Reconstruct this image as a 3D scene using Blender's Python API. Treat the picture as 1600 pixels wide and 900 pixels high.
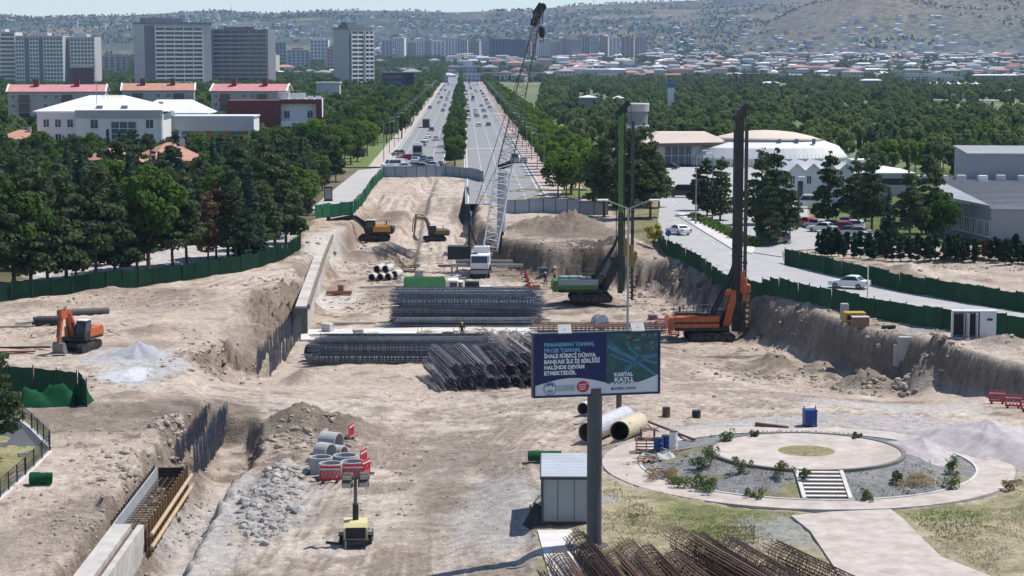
import bpy, bmesh, math, random
import numpy as np
from math import sin, cos, tan, atan, atan2, pi, radians, hypot, sqrt
from mathutils import Vector, Matrix
from mathutils.geometry import tessellate_polygon
RND = random.Random(7)
SC = bpy.context.scene
COL = SC.collection
for _o in list(bpy.data.objects):
 bpy.data.objects.remove(_o)
# ------------------------------------------------------------ camera, light, sky
H = 26.0                      # camera height above street level
FPX = 3111.0                  # 70 mm lens on a 1600 px wide frame
HOR = 88.0                    # image row of the horizon
TH = atan((450 - HOR) / FPX)
cam = bpy.data.cameras.new('camera')
cam.lens = FPX / 1600 * 36
cam.sensor_width = 36
cam.clip_start = 1.0
cam.clip_end = 40000
cam_o = bpy.data.objects.new('camera', cam)
COL.objects.link(cam_o)
cam_o.location = (0, 0, H)
cam_o.rotation_euler = (pi / 2 - TH, 0, 0)
SC.camera = cam_o
SC.view_settings.view_transform = 'Standard'
SC.view_settings.look = 'None'
SC.view_settings.exposure = 0.45
SC.view_settings.gamma = 1
SC.cycles.max_bounces = 5
SC.cycles.diffuse_bounces = 2
SC.cycles.glossy_bounces = 2
SC.cycles.transmission_bounces = 3
SC.cycles.transparent_max_bounces = 6
SC.cycles.volume_bounces = 0
SUN = Vector((5.9, 2.5, 11.2)).normalized()
SUN_EL = math.asin(SUN.z)
SUN_ROT = atan2(SUN.x, SUN.y)
wd = bpy.data.worlds.new('World')
SC.world = wd
wd.use_nodes = True
nt = wd.node_tree
bg = nt.nodes['Background']
sky = nt.nodes.new('ShaderNodeTexSky')
sky.sky_type = 'NISHITA'
sky.sun_disc = False
sky.sun_elevation = SUN_EL
sky.sun_rotation = SUN_ROT
sky.altitude = 1000
sky.air_density = 1.0
sky.dust_density = 0.3
sky.ozone_density = 3.0
nt.links.new(sky.outputs[0], bg.inputs[0])
bg.inputs[1].default_value = 0.115
sl = bpy.data.lights.new('sun', 'SUN')
sl.energy = 4.2
sl.angle = radians(0.53)
sl.color = (1.0, 0.955, 0.89)
so = bpy.data.objects.new('sun', sl)
COL.objects.link(so)
so.rotation_euler = SUN.to_track_quat('Z', 'Y').to_euler()
so.location = (60, 60, 150)
# ------------------------------------------------------------ photo pixel -> place
def ray(px, py):
 dv = (py - 450) / FPX
 return (px - 800) / FPX, cos(TH) - dv * sin(TH), -sin(TH) - dv * cos(TH)
def G(px, py, z=0.0):
 """ground point of height z seen at a photo pixel"""
 dx, fy, fz = ray(px, py)
 t = (z - H) / fz
 return Vector((dx * t, fy * t, z))
def AT(px, py, D):
 """point at distance D (along Y) seen at a photo pixel"""
 dx, fy, fz = ray(px, py)
 t = D / fy
 return Vector((dx * t, D, H + fz * t))
def PPM(v):
 """photo pixels per metre at a place"""
 return FPX / (v.y * cos(TH) + (H - v.z) * sin(TH))
# ------------------------------------------------------------ materials
MATS = {}
def mat(name, col, rough=0.7, metal=0.0, var=0.12, scale=1.5, bump=0.0, bscale=None, spec=0.3, dirt=None, dirt_amt=0.35, coord='Object', detail=5, objvar=0.0):
 if name in MATS:
  return MATS[name]
 m = bpy.data.materials.new(name)
 m.use_nodes = True
 n = m.node_tree.nodes
 L = m.node_tree.links
 b = n['Principled BSDF']
 b.inputs['Roughness'].default_value = rough
 b.inputs['Metallic'].default_value = metal
 b.inputs['Specular IOR Level'].default_value = spec
 tc = n.new('ShaderNodeTexCoord')
 if coord == 'World':
  geo = n.new('ShaderNodeNewGeometry')
  src = geo.outputs['Position']
 else:
  src = tc.outputs['Object']
 no = n.new('ShaderNodeTexNoise')
 no.inputs['Scale'].default_value = scale
 no.inputs['Detail'].default_value = detail
 no.inputs['Roughness'].default_value = 0.65
 L.new(src, no.inputs['Vector'])
 mr = n.new('ShaderNodeMapRange')
 mr.inputs['From Min'].default_value = 0.3
 mr.inputs['From Max'].default_value = 0.7
 mr.inputs['To Min'].default_value = 1 - var
 mr.inputs['To Max'].default_value = 1 + var
 L.new(no.outputs['Fac'], mr.inputs['Value'])
 mx = n.new('ShaderNodeMix')
 mx.data_type = 'RGBA'
 mx.blend_type = 'MULTIPLY'
 mx.inputs['Factor'].default_value = 1
 mx.inputs['A'].default_value = (*col, 1)
 fac = mr.outputs['Result']
 if objvar > 0:
  oi = n.new('ShaderNodeObjectInfo')
  m2 = n.new('ShaderNodeMapRange')
  m2.inputs['To Min'].default_value = 1 - objvar
  m2.inputs['To Max'].default_value = 1 + objvar
  L.new(oi.outputs['Random'], m2.inputs['Value'])
  mm = n.new('ShaderNodeMath')
  mm.operation = 'MULTIPLY'
  L.new(fac, mm.inputs[0])
  L.new(m2.outputs['Result'], mm.inputs[1])
  fac = mm.outputs[0]
 cmb = n.new('ShaderNodeCombineColor')
 for k in range(3):
  L.new(fac, cmb.inputs[k])
 L.new(cmb.outputs[0], mx.inputs['B'])
 out = mx.outputs['Result']
 if dirt:
  n2 = n.new('ShaderNodeTexNoise')
  n2.inputs['Scale'].default_value = scale * 0.37
  n2.inputs['Detail'].default_value = 7
  n2.inputs['Roughness'].default_value = 0.75
  L.new(src, n2.inputs['Vector'])
  r2 = n.new('ShaderNodeMapRange')
  r2.inputs['From Min'].default_value = 0.48
  r2.inputs['From Max'].default_value = 0.66
  r2.inputs['To Max'].default_value = dirt_amt
  L.new(n2.outputs['Fac'], r2.inputs['Value'])
  m3 = n.new('ShaderNodeMix')
  m3.data_type = 'RGBA'
  L.new(r2.outputs['Result'], m3.inputs['Factor'])
  L.new(out, m3.inputs['A'])
  m3.inputs['B'].default_value = (*dirt, 1)
  out = m3.outputs['Result']
 L.new(out, b.inputs['Base Color'])
 if bump > 0:
  nb = n.new('ShaderNodeTexNoise')
  nb.inputs['Scale'].default_value = bscale or scale * 6
  nb.inputs['Detail'].default_value = 6
  L.new(src, nb.inputs['Vector'])
  bp = n.new('ShaderNodeBump')
  bp.inputs['Strength'].default_value = bump
  bp.inputs['Distance'].default_value = 0.1
  L.new(nb.outputs['Fac'], bp.inputs['Height'])
  L.new(bp.outputs['Normal'], b.inputs['Normal'])
 MATS[name] = m
 return m
def leaf_mat(name, c1, c2, trans=0.3, scale=0.45):
 m = bpy.data.materials.new(name)
 m.use_nodes = True
 n = m.node_tree.nodes
 L = m.node_tree.links
 for x in list(n):
  n.remove(x)
 out = n.new('ShaderNodeOutputMaterial')
 tc = n.new('ShaderNodeNewGeometry')
 no = n.new('ShaderNodeTexNoise')
 no.inputs['Scale'].default_value = scale
 no.inputs['Detail'].default_value = 4
 L.new(tc.outputs['Position'], no.inputs['Vector'])
 oi = n.new('ShaderNodeObjectInfo')
 ad = n.new('ShaderNodeMath')
 ad.operation = 'MULTIPLY_ADD'
 L.new(oi.outputs['Random'], ad.inputs[0])
 ad.inputs[1].default_value = 0.5
 L.new(no.outputs['Fac'], ad.inputs[2])
 mr = n.new('ShaderNodeMapRange')
 mr.inputs['From Min'].default_value = 0.4
 mr.inputs['From Max'].default_value = 1.1
 L.new(ad.outputs[0], mr.inputs['Value'])
 mx = n.new('ShaderNodeMix')
 mx.data_type = 'RGBA'
 mx.inputs['A'].default_value = (*c1, 1)
 mx.inputs['B'].default_value = (*c2, 1)
 L.new(mr.outputs['Result'], mx.inputs['Factor'])
 d = n.new('ShaderNodeBsdfDiffuse')
 t = n.new('ShaderNodeBsdfTranslucent')
 L.new(mx.outputs['Result'], d.inputs['Color'])
 L.new(mx.outputs['Result'], t.inputs['Color'])
 ms = n.new('ShaderNodeMixShader')
 ms.inputs[0].default_value = trans
 L.new(d.outputs[0], ms.inputs[1])
 L.new(t.outputs[0], ms.inputs[2])
 L.new(ms.outputs[0], out.inputs['Surface'])
 MATS[name] = m
 return m
def glass_mat(name, col, rough=0.12):
 m = mat(name, col, rough=rough, metal=0.0, var=0.25, scale=0.35, spec=0.6)
 return m
# ------------------------------------------------------------ mesh builder and scene graph
class MB:
 def __init__(s):
  s.v = []
  s.f = []
  s.mi = []
  s.cur = 0
 def m(s, k):
  s.cur = k
  return s
 def _add(s, vs, fs):
  o = len(s.v)
  s.v.extend([tuple(q) for q in vs])
  s.f.extend([tuple(i + o for i in f) for f in fs])
  s.mi.extend([s.cur] * len(fs))
  return s
 def box(s, c, d, M=None, taper=(1, 1), shear=(0, 0)):
  """box centred in x,y, standing on z=c[2]; taper scales the top"""
  x, y, z = c
  a, b, h = d[0] / 2, d[1] / 2, d[2]
  tx, ty = taper
  vs = [(x - a, y - b, z), (x + a, y - b, z), (x + a, y + b, z), (x - a, y + b, z)]
  vs += [(x - a * tx + shear[0], y - b * ty + shear[1], z + h), (x + a * tx + shear[0], y - b * ty + shear[1], z + h),
               (x + a * tx + shear[0], y + b * ty + shear[1], z + h), (x - a * tx + shear[0], y + b * ty + shear[1], z + h)]
  if M is not None:
   vs = [M @ Vector(q) for q in vs]
  return s._add(vs, [(3, 2, 1, 0), (4, 5, 6, 7), (0, 1, 5, 4), (1, 2, 6, 5), (2, 3, 7, 6), (3, 0, 4, 7)])
 def bbox(s, c, d, bev=0.06, M=None):
  """box with bevelled vertical and top edges"""
  x, y, z = c
  a, b, h = d[0] / 2, d[1] / 2, d[2]
  e = min(bev, a * .45, b * .45, h * .45)
  def ring(ax, by, ee, zz):
   return [(x - ax + ee, y - by, zz), (x + ax - ee, y - by, zz), (x + ax, y - by + ee, zz), (x + ax, y + by - ee, zz),
     (x + ax - ee, y + by, zz), (x - ax + ee, y + by, zz), (x - ax, y + by - ee, zz), (x - ax, y - by + ee, zz)]
  vs = ring(a, b, e, z) + ring(a, b, e, z + h - e) + ring(a - e, b - e, e, z + h)
  fs = [tuple(range(7, -1, -1)), tuple(range(16, 24))]
  for r in (0, 8):
   for k in range(8):
    fs.append((r + k, r + (k + 1) % 8, r + 8 + (k + 1) % 8, r + 8 + k))
  if M is not None:
   vs = [M @ Vector(q) for q in vs]
  return s._add(vs, fs)
 def tube(s, p0, p1, r0, r1=None, n=6, cap=True):
  r1 = r0 if r1 is None else r1
  p0 = Vector(p0)
  p1 = Vector(p1)
  d = p1 - p0
  if d.length < 1e-6:
   return s
  d.normalize()
  a = d.orthogonal().normalized()
  b = d.cross(a)
  vs = []
  for p, r in ((p0, r0), (p1, r1)):
   for k in range(n):
    t = 2 * pi * (k + .5) / n
    vs.append(p + (a * cos(t) + b * sin(t)) * r)
  fs = [(k, (k + 1) % n, n + (k + 1) % n, n + k) for k in range(n)]
  if cap:
   fs += [tuple(range(n - 1, -1, -1)), tuple(range(n, 2 * n))]
  return s._add(vs, fs)
 def path(s, pts, r, n=6):
  for a, b in zip(pts[:-1], pts[1:]):
   s.tube(a, b, r, r, n)
  return s
 def beam(s, p0, p1, w, h, up=(0, 0, 1), w1=None, h1=None):
  p0 = Vector(p0)
  p1 = Vector(p1)
  d = (p1 - p0).normalized()
  up = Vector(up)
  a = d.cross(up)
  if a.length < 1e-4:
   a = d.cross(Vector((0, 1, 0)))
  a.normalize()
  b = a.cross(d).normalized()
  vs = []
  for p, ww, hh in ((p0, w, h), (p1, w1 or w, h1 or h)):
   for sx, sy in ((-1, -1), (1, -1), (1, 1), (-1, 1)):
    vs.append(p + a * sx * ww / 2 + b * sy * hh / 2)
  return s._add(vs, [(3, 2, 1, 0), (4, 5, 6, 7), (0, 1, 5, 4), (1, 2, 6, 5), (2, 3, 7, 6), (3, 0, 4, 7)])
 def prism(s, poly, axis, a, b, M=None):
  """extrude a 2d polygon along an axis ('x','y','z') from a to b"""
  n = len(poly)
  def pt(p, t):
   return {'x': (t, p[0], p[1]), 'y': (p[0], t, p[1]), 'z': (p[0], p[1], t)}[axis]
  vs = [pt(p, a) for p in poly] + [pt(p, b) for p in poly]
  if M is not None:
   vs = [M @ Vector(q) for q in vs]
  fs = [(k, (k + 1) % n, n + (k + 1) % n, n + k) for k in range(n)]
  tris = tessellate_polygon([[Vector((p[0], p[1], 0)) for p in poly]])
  for t in tris:
   fs.append(tuple(t)[::-1])
   fs.append(tuple(i + n for i in t))
  return s._add(vs, fs)
 def lathe(s, prof, n=12, M=None, c=(0, 0, 0), cap=True):
  vs = []
  for r, z in prof:
   for k in range(n):
    t = 2 * pi * k / n
    vs.append((c[0] + r * cos(t), c[1] + r * sin(t), c[2] + z))
  fs = []
  for j in range(len(prof) - 1):
   for k in range(n):
    fs.append((j * n + k, j * n + (k + 1) % n, (j + 1) * n + (k + 1) % n, (j + 1) * n + k))
  if cap and prof[0][0] > 1e-4:
   fs.append(tuple(range(n - 1, -1, -1)))
  if cap and prof[-1][0] > 1e-4:
   fs.append(tuple(range((len(prof) - 1) * n, len(prof) * n)))
  if M is not None:
   vs = [M @ Vector(q) for q in vs]
  return s._add(vs, fs)
 def face(s, vs):
  return s._add(vs, [tuple(range(len(vs)))])
 def rock(s, c, r, rng):
  t = (1 + 5 ** .5) / 2
  base = [(-1, t, 0), (1, t, 0), (-1, -t, 0), (1, -t, 0), (0, -1, t), (0, 1, t), (0, -1, -t), (0, 1, -t), (t, 0, -1), (t, 0, 1), (-t, 0, -1), (-t, 0, 1)]
  fs = [(0, 11, 5), (0, 5, 1), (0, 1, 7), (0, 7, 10), (0, 10, 11), (1, 5, 9), (5, 11, 4), (11, 10, 2), (10, 7, 6), (7, 1, 8), (3, 9, 4), (3, 4, 2), (3, 2, 6), (3, 6, 8), (3, 8, 9), (4, 9, 5), (2, 4, 11), (6, 2, 10), (8, 6, 7), (9, 8, 1)]
  sx, sy, sz = rng.uniform(.6, 1.3), rng.uniform(.6, 1.3), rng.uniform(.4, .9)
  a = rng.uniform(0, 6.28)
  vs = []
  for x, y, z in base:
   k = r / 1.9 * rng.uniform(.75, 1.2)
   x, y, z = x * k * sx, y * k * sy, z * k * sz
   vs.append((c[0] + x * cos(a) - y * sin(a), c[1] + x * sin(a) + y * cos(a), c[2] + z))
  return s._add(vs, fs)
 def mesh(s, name, mats, smooth=False):
  me = bpy.data.meshes.new(name)
  me.from_pydata(s.v, [], s.f)
  if not isinstance(mats, (list, tuple)):
   mats = [mats]
  for q in mats:
   me.materials.append(q)
  if len(mats) > 1:
   me.polygons.foreach_set('material_index', s.mi)
  if smooth:
   me.polygons.foreach_set('use_smooth', [True] * len(me.polygons))
  me.update()
  return me
 def build(s, name, mats, parent=None, smooth=False, kind=None, label=None):
  return link(name, s.mesh(name, mats, smooth), parent, kind, label)
def link(name, me, parent=None, kind=None, label=None, loc=None, rot=None):
 o = bpy.data.objects.new(name, me)
 COL.objects.link(o)
 if parent is not None:
  o.parent = parent
 if kind:
  o['kind'] = kind
 if label:
  o['label'] = label
 if loc is not None:
  o.location = loc
 if rot is not None:
  o.rotation_euler = rot
 return o
def tag(o, label, cat, group=None):
 o['label'] = label
 o['category'] = cat
 if group:
  o['group'] = group
 return o
def thing(name, label, cat, loc=(0, 0, 0), rz=0.0, group=None):
 o = bpy.data.objects.new(name, None)
 COL.objects.link(o)
 o.empty_display_size = 0.5
 o.location = loc
 o.rotation_euler = (0, 0, rz)
 return tag(o, label, cat, group)
KIDS = {}
def kids(o):
 return [c for c in o.children]
def dup(root, loc, rz=None, label=None, group=None, scale=None, rot=None):
 r = root.copy()
 COL.objects.link(r)
 r.location = loc
 if rz is not None:
  r.rotation_euler = (0, 0, rz)
 if rot is not None:
  r.rotation_euler = rot
 if scale is not None:
  r.scale = scale if hasattr(scale, '__len__') else (scale,) * 3
 if label:
  r['label'] = label
 if group:
  r['group'] = group
 def rec(a, b):
  for ch in KIDS.setdefault(a.name, list(a.children)):
   c = ch.copy()
   COL.objects.link(c)
   c.parent = b
   rec(ch, c)
 rec(root, r)
 return r
def RZ(a):
 return Matrix.Rotation(a, 4, 'Z')
def T(x, y, z):
 return Matrix.Translation((x, y, z))
# ------------------------------------------------------------ terrain
def _hash(ix, iy, seed):
 h = (ix.astype(np.int64) * 374761393 + iy.astype(np.int64) * 668265263 + seed * 974634777) & 0xFFFFFFFF
 h = ((h ^ (h >> 13)) * 1274126177) & 0xFFFFFFFF
 h = h ^ (h >> 16)
 return (h & 0xFFFFFF) / float(0xFFFFFF)
def vnoise(x, y, seed=0):
 ix = np.floor(x)
 iy = np.floor(y)
 fx = x - ix
 fy = y - iy
 ux = fx * fx * fx * (fx * (fx * 6 - 15) + 10)
 uy = fy * fy * fy * (fy * (fy * 6 - 15) + 10)
 a = _hash(ix, iy, seed)
 b = _hash(ix + 1, iy, seed)
 c = _hash(ix, iy + 1, seed)
 d = _hash(ix + 1, iy + 1, seed)
 return (a + (b - a) * ux) * (1 - uy) + (c + (d - c) * ux) * uy
def fbm(x, y, scale, octv=4, seed=0, gain=0.5):
 r = np.zeros_like(x)
 amp = 1.0
 tot = 0
 fx = x / scale
 fy = y / scale
 for k in range(octv):
  ca, sa = cos(k * 1.3), sin(k * 1.3)
  r += amp * (vnoise(fx * ca - fy * sa, fx * sa + fy * ca, seed + k * 17) - 0.5)
  tot += amp
  amp *= gain
  fx = fx * 2.03
  fy = fy * 2.03
 return r / tot * 2           # about -1..1
def sstep(a, b, x):
 t = np.clip((x - a) / (b - a), 0, 1)
 return t * t * (3 - 2 * t)
def poly_sd(X, Y, poly):
 """signed distance to polygon, positive inside"""
 d = np.full(X.shape, 1e9)
 ins = np.zeros(X.shape, bool)
 n = len(poly)
 for i in range(n):
  x0, y0 = poly[i][:2]
  x1, y1 = poly[(i + 1) % n][:2]
  ex, ey = x1 - x0, y1 - y0
  t = np.clip(((X - x0) * ex + (Y - y0) * ey) / (ex * ex + ey * ey + 1e-9), 0, 1)
  d = np.minimum(d, (X - x0 - ex * t) ** 2 + (Y - y0 - ey * t) ** 2)
  c = (y0 > Y) != (y1 > Y)
  xi = x0 + (Y - y0) * ex / (ey if abs(ey) > 1e-9 else 1e-9)
  ins ^= c & (X < xi)
 d = np.sqrt(d)
 return np.where(ins, d, -d)
def line_dist(X, Y, pts):
 d = np.full(X.shape, 1e9)
 for (x0, y0), (x1, y1) in zip(pts[:-1], pts[1:]):
  ex, ey = x1 - x0, y1 - y0
  t = np.clip(((X - x0) * ex + (Y - y0) * ey) / (ex * ex + ey * ey + 1e-9), 0, 1)
  d = np.minimum(d, (X - x0 - ex * t) ** 2 + (Y - y0 - ey * t) ** 2)
 return np.sqrt(d)
def smooth_line(px, z=0.0, sub=6):
 P = [G(x, y, z) for x, y in px]
 out = []
 for i in range(len(P) - 1):
  p0 = P[max(i - 1, 0)]
  p1 = P[i]
  p2 = P[i + 1]
  p3 = P[min(i + 2, len(P) - 1)]
  for k in range(sub):
   t = k / sub
   q = 0.5 * ((2 * p1) + (p2 - p0) * t + (2 * p0 - 5 * p1 + 4 * p2 - p3) * t * t + (3 * p1 - p0 - 3 * p2 + p3) * t ** 3)
   out.append((q.x, q.y))
 out.append((P[-1].x, P[-1].y))
 return out
PIT_PX = [(596, 284), (722, 284), (744, 300), (756, 345), (800, 374), (870, 388), (950, 392), (1005, 398), (1060, 408), (1130, 428), (1190, 450),
          (1280, 487), (1360, 512), (1450, 530), (1540, 550), (1650, 580), (1850, 640), (1850, 720), (1640, 705), (1560, 668), (1400, 650), (1200, 652), (1060, 672),
          (965, 690), (935, 720), (850, 765), (838, 830), (846, 900), (852, 1000), (860, 1250), (-60, 1250), (20, 960), (70, 900), (150, 825), (215, 765), (262, 705), (292, 655), (300, 625),
          (285, 605), (275, 585), (300, 545), (325, 505), (375, 470), (430, 440), (462, 405), (500, 372), (535, 355), (560, 335), (580, 305)]
PIT = [(G(x, y).x, G(x, y).y) for x, y in PIT_PX]
TR_PX = [(292, 652), (330, 643), (400, 648), (416, 678), (400, 705), (360, 745), (335, 800), (295, 880), (250, 1000), (90, 1000), (60, 940), (140, 845), (190, 775), (250, 700)]
TRENCH = [(G(x, y, -1).x, G(x, y, -1).y) for x, y in TR_PX]
FLOOR_PX = [(640, 290, -.1), (700, 300, -.3), (610, 300, -.2), (640, 340, -1.6), (700, 350, -2.3), (590, 340, -1.8), (600, 400, -3.8), (560, 380, -3.2), (560, 430, -4), (530, 470, -4), (700, 430, -4),
   (780, 420, -4), (850, 470, -4.4), (950, 500, -4.5), (1100, 540, -5), (1050, 580, -3.6), (1200, 580, -4.8), (1300, 590, -4.9), (1400, 615, -4.8), (1560, 628, -3.1), (1650, 650, -2.8), (1480, 612, -4.0), (1300, 650, -1.8), (1150, 640, -2.0), (1500, 662, -2.2),
   (1060, 660, -1), (900, 660, -1.3), (980, 660, -.6), (560, 600, -2.6), (700, 640, -2), (700, 590, -2.7), (650, 540, -3.4), (560, 480, -4), (460, 560, -3.6), (400, 600, -3.2), (350, 560, -2.6),
   (430, 520, -4), (310, 628, -.7), (400, 638, -1.3), (520, 645, -1.6), (290, 600, -.8), (620, 700, -1.5), (720, 750, -1.2), (650, 850, -1), (790, 850, -.4), (830, 780, -.3), (500, 880, -1.0), (560, 800, -1.2), (440, 800, -1.6), (300, 900, -1.6),
   (400, 720, -1.9), (480, 700, -1.6), (850, 720, -.6), (650, 1000, -.8), (300, 1100, -1.2), (820, 1000, -.3), (200, 880, -1.6), (260, 760, -1.8)]
FLOOR = [(G(x, y, z).x, G(x, y, z).y, z) for x, y, z in FLOOR_PX]
# cut width control (px, py, width)
CUTW = [(G(x, y, -2).x, G(x, y, -2).y, w) for x, y, w in [(1050, 430, 5.5), (1150, 470, 4.5), (1300, 540, 2.2), (1450, 570, 1.6), (1560, 600, 1.8), (900, 420, 4), (820, 400, 3), (750, 330, 2.2), (660, 285, 8), (585, 320, 3),
  (530, 370, 2.5), (470, 420, 4), (400, 480, 6), (340, 540, 9), (300, 600, 4), (290, 650, 2), (200, 780, 3.4), (90, 890, 3.4), (845, 830, .8), (900, 740, 2.5), (1060, 670, 5), (1250, 650, 6), (1500, 660, 8)]]
# mounds: px, py, z at foot, half width (px), half depth (m), height, roughness
MOUNDS = []
def mound(px, py, z, wpx, dep, h, rough=.35, ang=0):
 c = G(px, py, z)
 MOUNDS.append((c.x, c.y, wpx / PPM(c), dep, h, rough, ang))
mound(885, 356, 0, 90, 11, 2.3, 1.0)
mound(820, 358, 0, 45, 7, 1.3, .5)
mound(985, 388, 0, 45, 7, 1.2, .5)
mound(925, 472, -4.4, 52, 4.5, 1.8, .5)
mound(895, 478, -4.4, 75, 4, .7, .5)
mound(960, 432, -4.2, 45, 7, 1.6, .5)
mound(470, 668, -1.6, 75, 4.5, 1.9, .6)
mound(545, 668, -1.6, 50, 3.5, .9, .6)
mound(1210, 568, -4.5, 50, 4.5, 1.5, .6)
mound(1350, 606, -4.7, 60, 3, 2.0, .8)
mound(1445, 616, -4.7, 45, 2.4, 2.6, .7)
mound(1395, 614, -4.7, 90, 3, 1.0, .8)
mound(1280, 582, -4.7, 55, 4, 1.4, .7)
mound(1570, 538, 0, 70, 4, .9, .4)
mound(640, 395, -3.6, 30, 5, .8, .5)
mound(560, 400, -3.6, 35, 5, 1.0, .6)
mound(560, 500, -3.9, 40, 4, .7, .6)
mound(600, 470, -3.9, 30, 4, .8, .6)
mound(620, 335, -1.6, 40, 9, 1.0, .6)
mound(470, 595, -3.0, 40, 4, .9, .6)
mound(240, 522, 0, 40, 3, 1.1, .7)
mound(300, 462, 0, 80, 6, .8, .5)
mound(180, 458, 0, 110, 4, .7, .5)
mound(60, 478, 0, 80, 4, .6, .5)
mound(420, 455, 0, 40, 5, .9, .6)
mound(170, 640, 0, 110, 4, .5, .6)
mound(430, 760, -1.8, 45, 10, .9, .9)
mound(200, 620, 0, 60, 3, .4, .5)
mound(1500, 408, 0, 150, 5, .9, .5)
mound(1420, 425, 0, 110, 5, .9, .5)
mound(960, 405, -1, 50, 7, 1.0, .5)
mound(1130, 520, -5, 45, 5, .9, .7)
mound(600, 640, -1.6, 45, 3, .5, .5)
def interp(X, Y, pts, power=3.0):
 num = np.zeros_like(X)
 den = np.zeros_like(X)
 for x, y, v in pts:
  w = 1.0 / (((X - x) * 1.6) ** 2 + ((Y - y) * 0.8) ** 2 + 4.0) ** (power / 2)
  num += w * v
  den += w
 return num / den
PAVED = []       # world polygons that get a flat bed
def paved_px(px, z=0.0):
 PAVED.append([(G(x, y, z).x, G(x, y, z).y) for x, y in px])
RIGHT_ROAD_PX = [(1028, 345), (1036, 268), (1085, 252), (1180, 262), (1262, 322), (1262, 340), (1400, 372), (1380, 388), (1290, 388), (1222, 392), (1224, 414), (1320, 434), (1400, 455), (1500, 472), (1700, 505),
                 (1700, 545), (1600, 522), (1500, 512), (1400, 497), (1290, 476), (1175, 446), (1100, 418), (1045, 394), (1030, 372)]
PLAZA_C = Vector((18.9, 125.7, 0))
paved_px(RIGHT_ROAD_PX)
PATH_PX = [(1236, 806), (1300, 800), (1392, 796), (1412, 812), (1470, 870), (1560, 905), (1620, 960), (1480, 960), (1330, 960), (1306, 890), (1266, 830)]
paved_px(PATH_PX)
WALK_L_PX = [(478, 334), (510, 306), (560, 266), (600, 262), (603, 266), (555, 322), (545, 332)]
paved_px(WALK_L_PX)
TRACKS = [smooth_line(q, -1.5) for q in [
 [(720, 960), (700, 860), (690, 760), (670, 690), (620, 645), (520, 628), (380, 628), (250, 618), (150, 598), (0, 592)],
 [(690, 760), (760, 680), (860, 632), (1000, 612), (1200, 632), (1450, 652), (1650, 690)],
 [(1230, 620), (1060, 562), (900, 500), (830, 482), (780, 452), (720, 392), (705, 350), (690, 318), (650, 296)],
 [(1680, 650), (1400, 622), (1200, 580), (1060, 545), (980, 520)],
 [(860, 940), (770, 800), (730, 720), (760, 650)],
 [(620, 940), (640, 820), (650, 740), (640, 670)],
 [(0, 520), (180, 508), (330, 478), (440, 440)],
 [(600, 330), (630, 312), (690, 312), (700, 345)], [(560, 940), (600, 800), (640, 700), (700, 660)], [(800, 940), (745, 820), (700, 740), (640, 680)], [(660, 940), (675, 840), (720, 740), (800, 670)],
 [(680, 288), (702, 305), (706, 335), (690, 372)], [(840, 640), (1000, 628), (1200, 650), (1400, 672)], [(480, 880), (520, 800), (590, 720), (610, 660)], [(740, 960), (715, 860), (665, 760), (620, 690)], [(820, 880), (790, 760), (810, 690), (900, 640)], [(1100, 560), (1000, 590), (840, 622), (700, 640)], [(1500, 640), (1300, 612), (1150, 590), (1040, 570)], [(560, 640), (660, 700), (700, 800), (760, 960)], [(0, 610), (150, 612), (300, 634), (480, 640), (620, 625)]]]
DITCH = [(1.3, 1.9, smooth_line([(672, 292), (660, 318), (645, 352), (632, 392)], -2)), (1.5, 1.6, smooth_line([(738, 306), (728, 345), (722, 374)], -2)), (.8, 1.2, smooth_line([(592, 318), (575, 340), (560, 368)], -2))]
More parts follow.
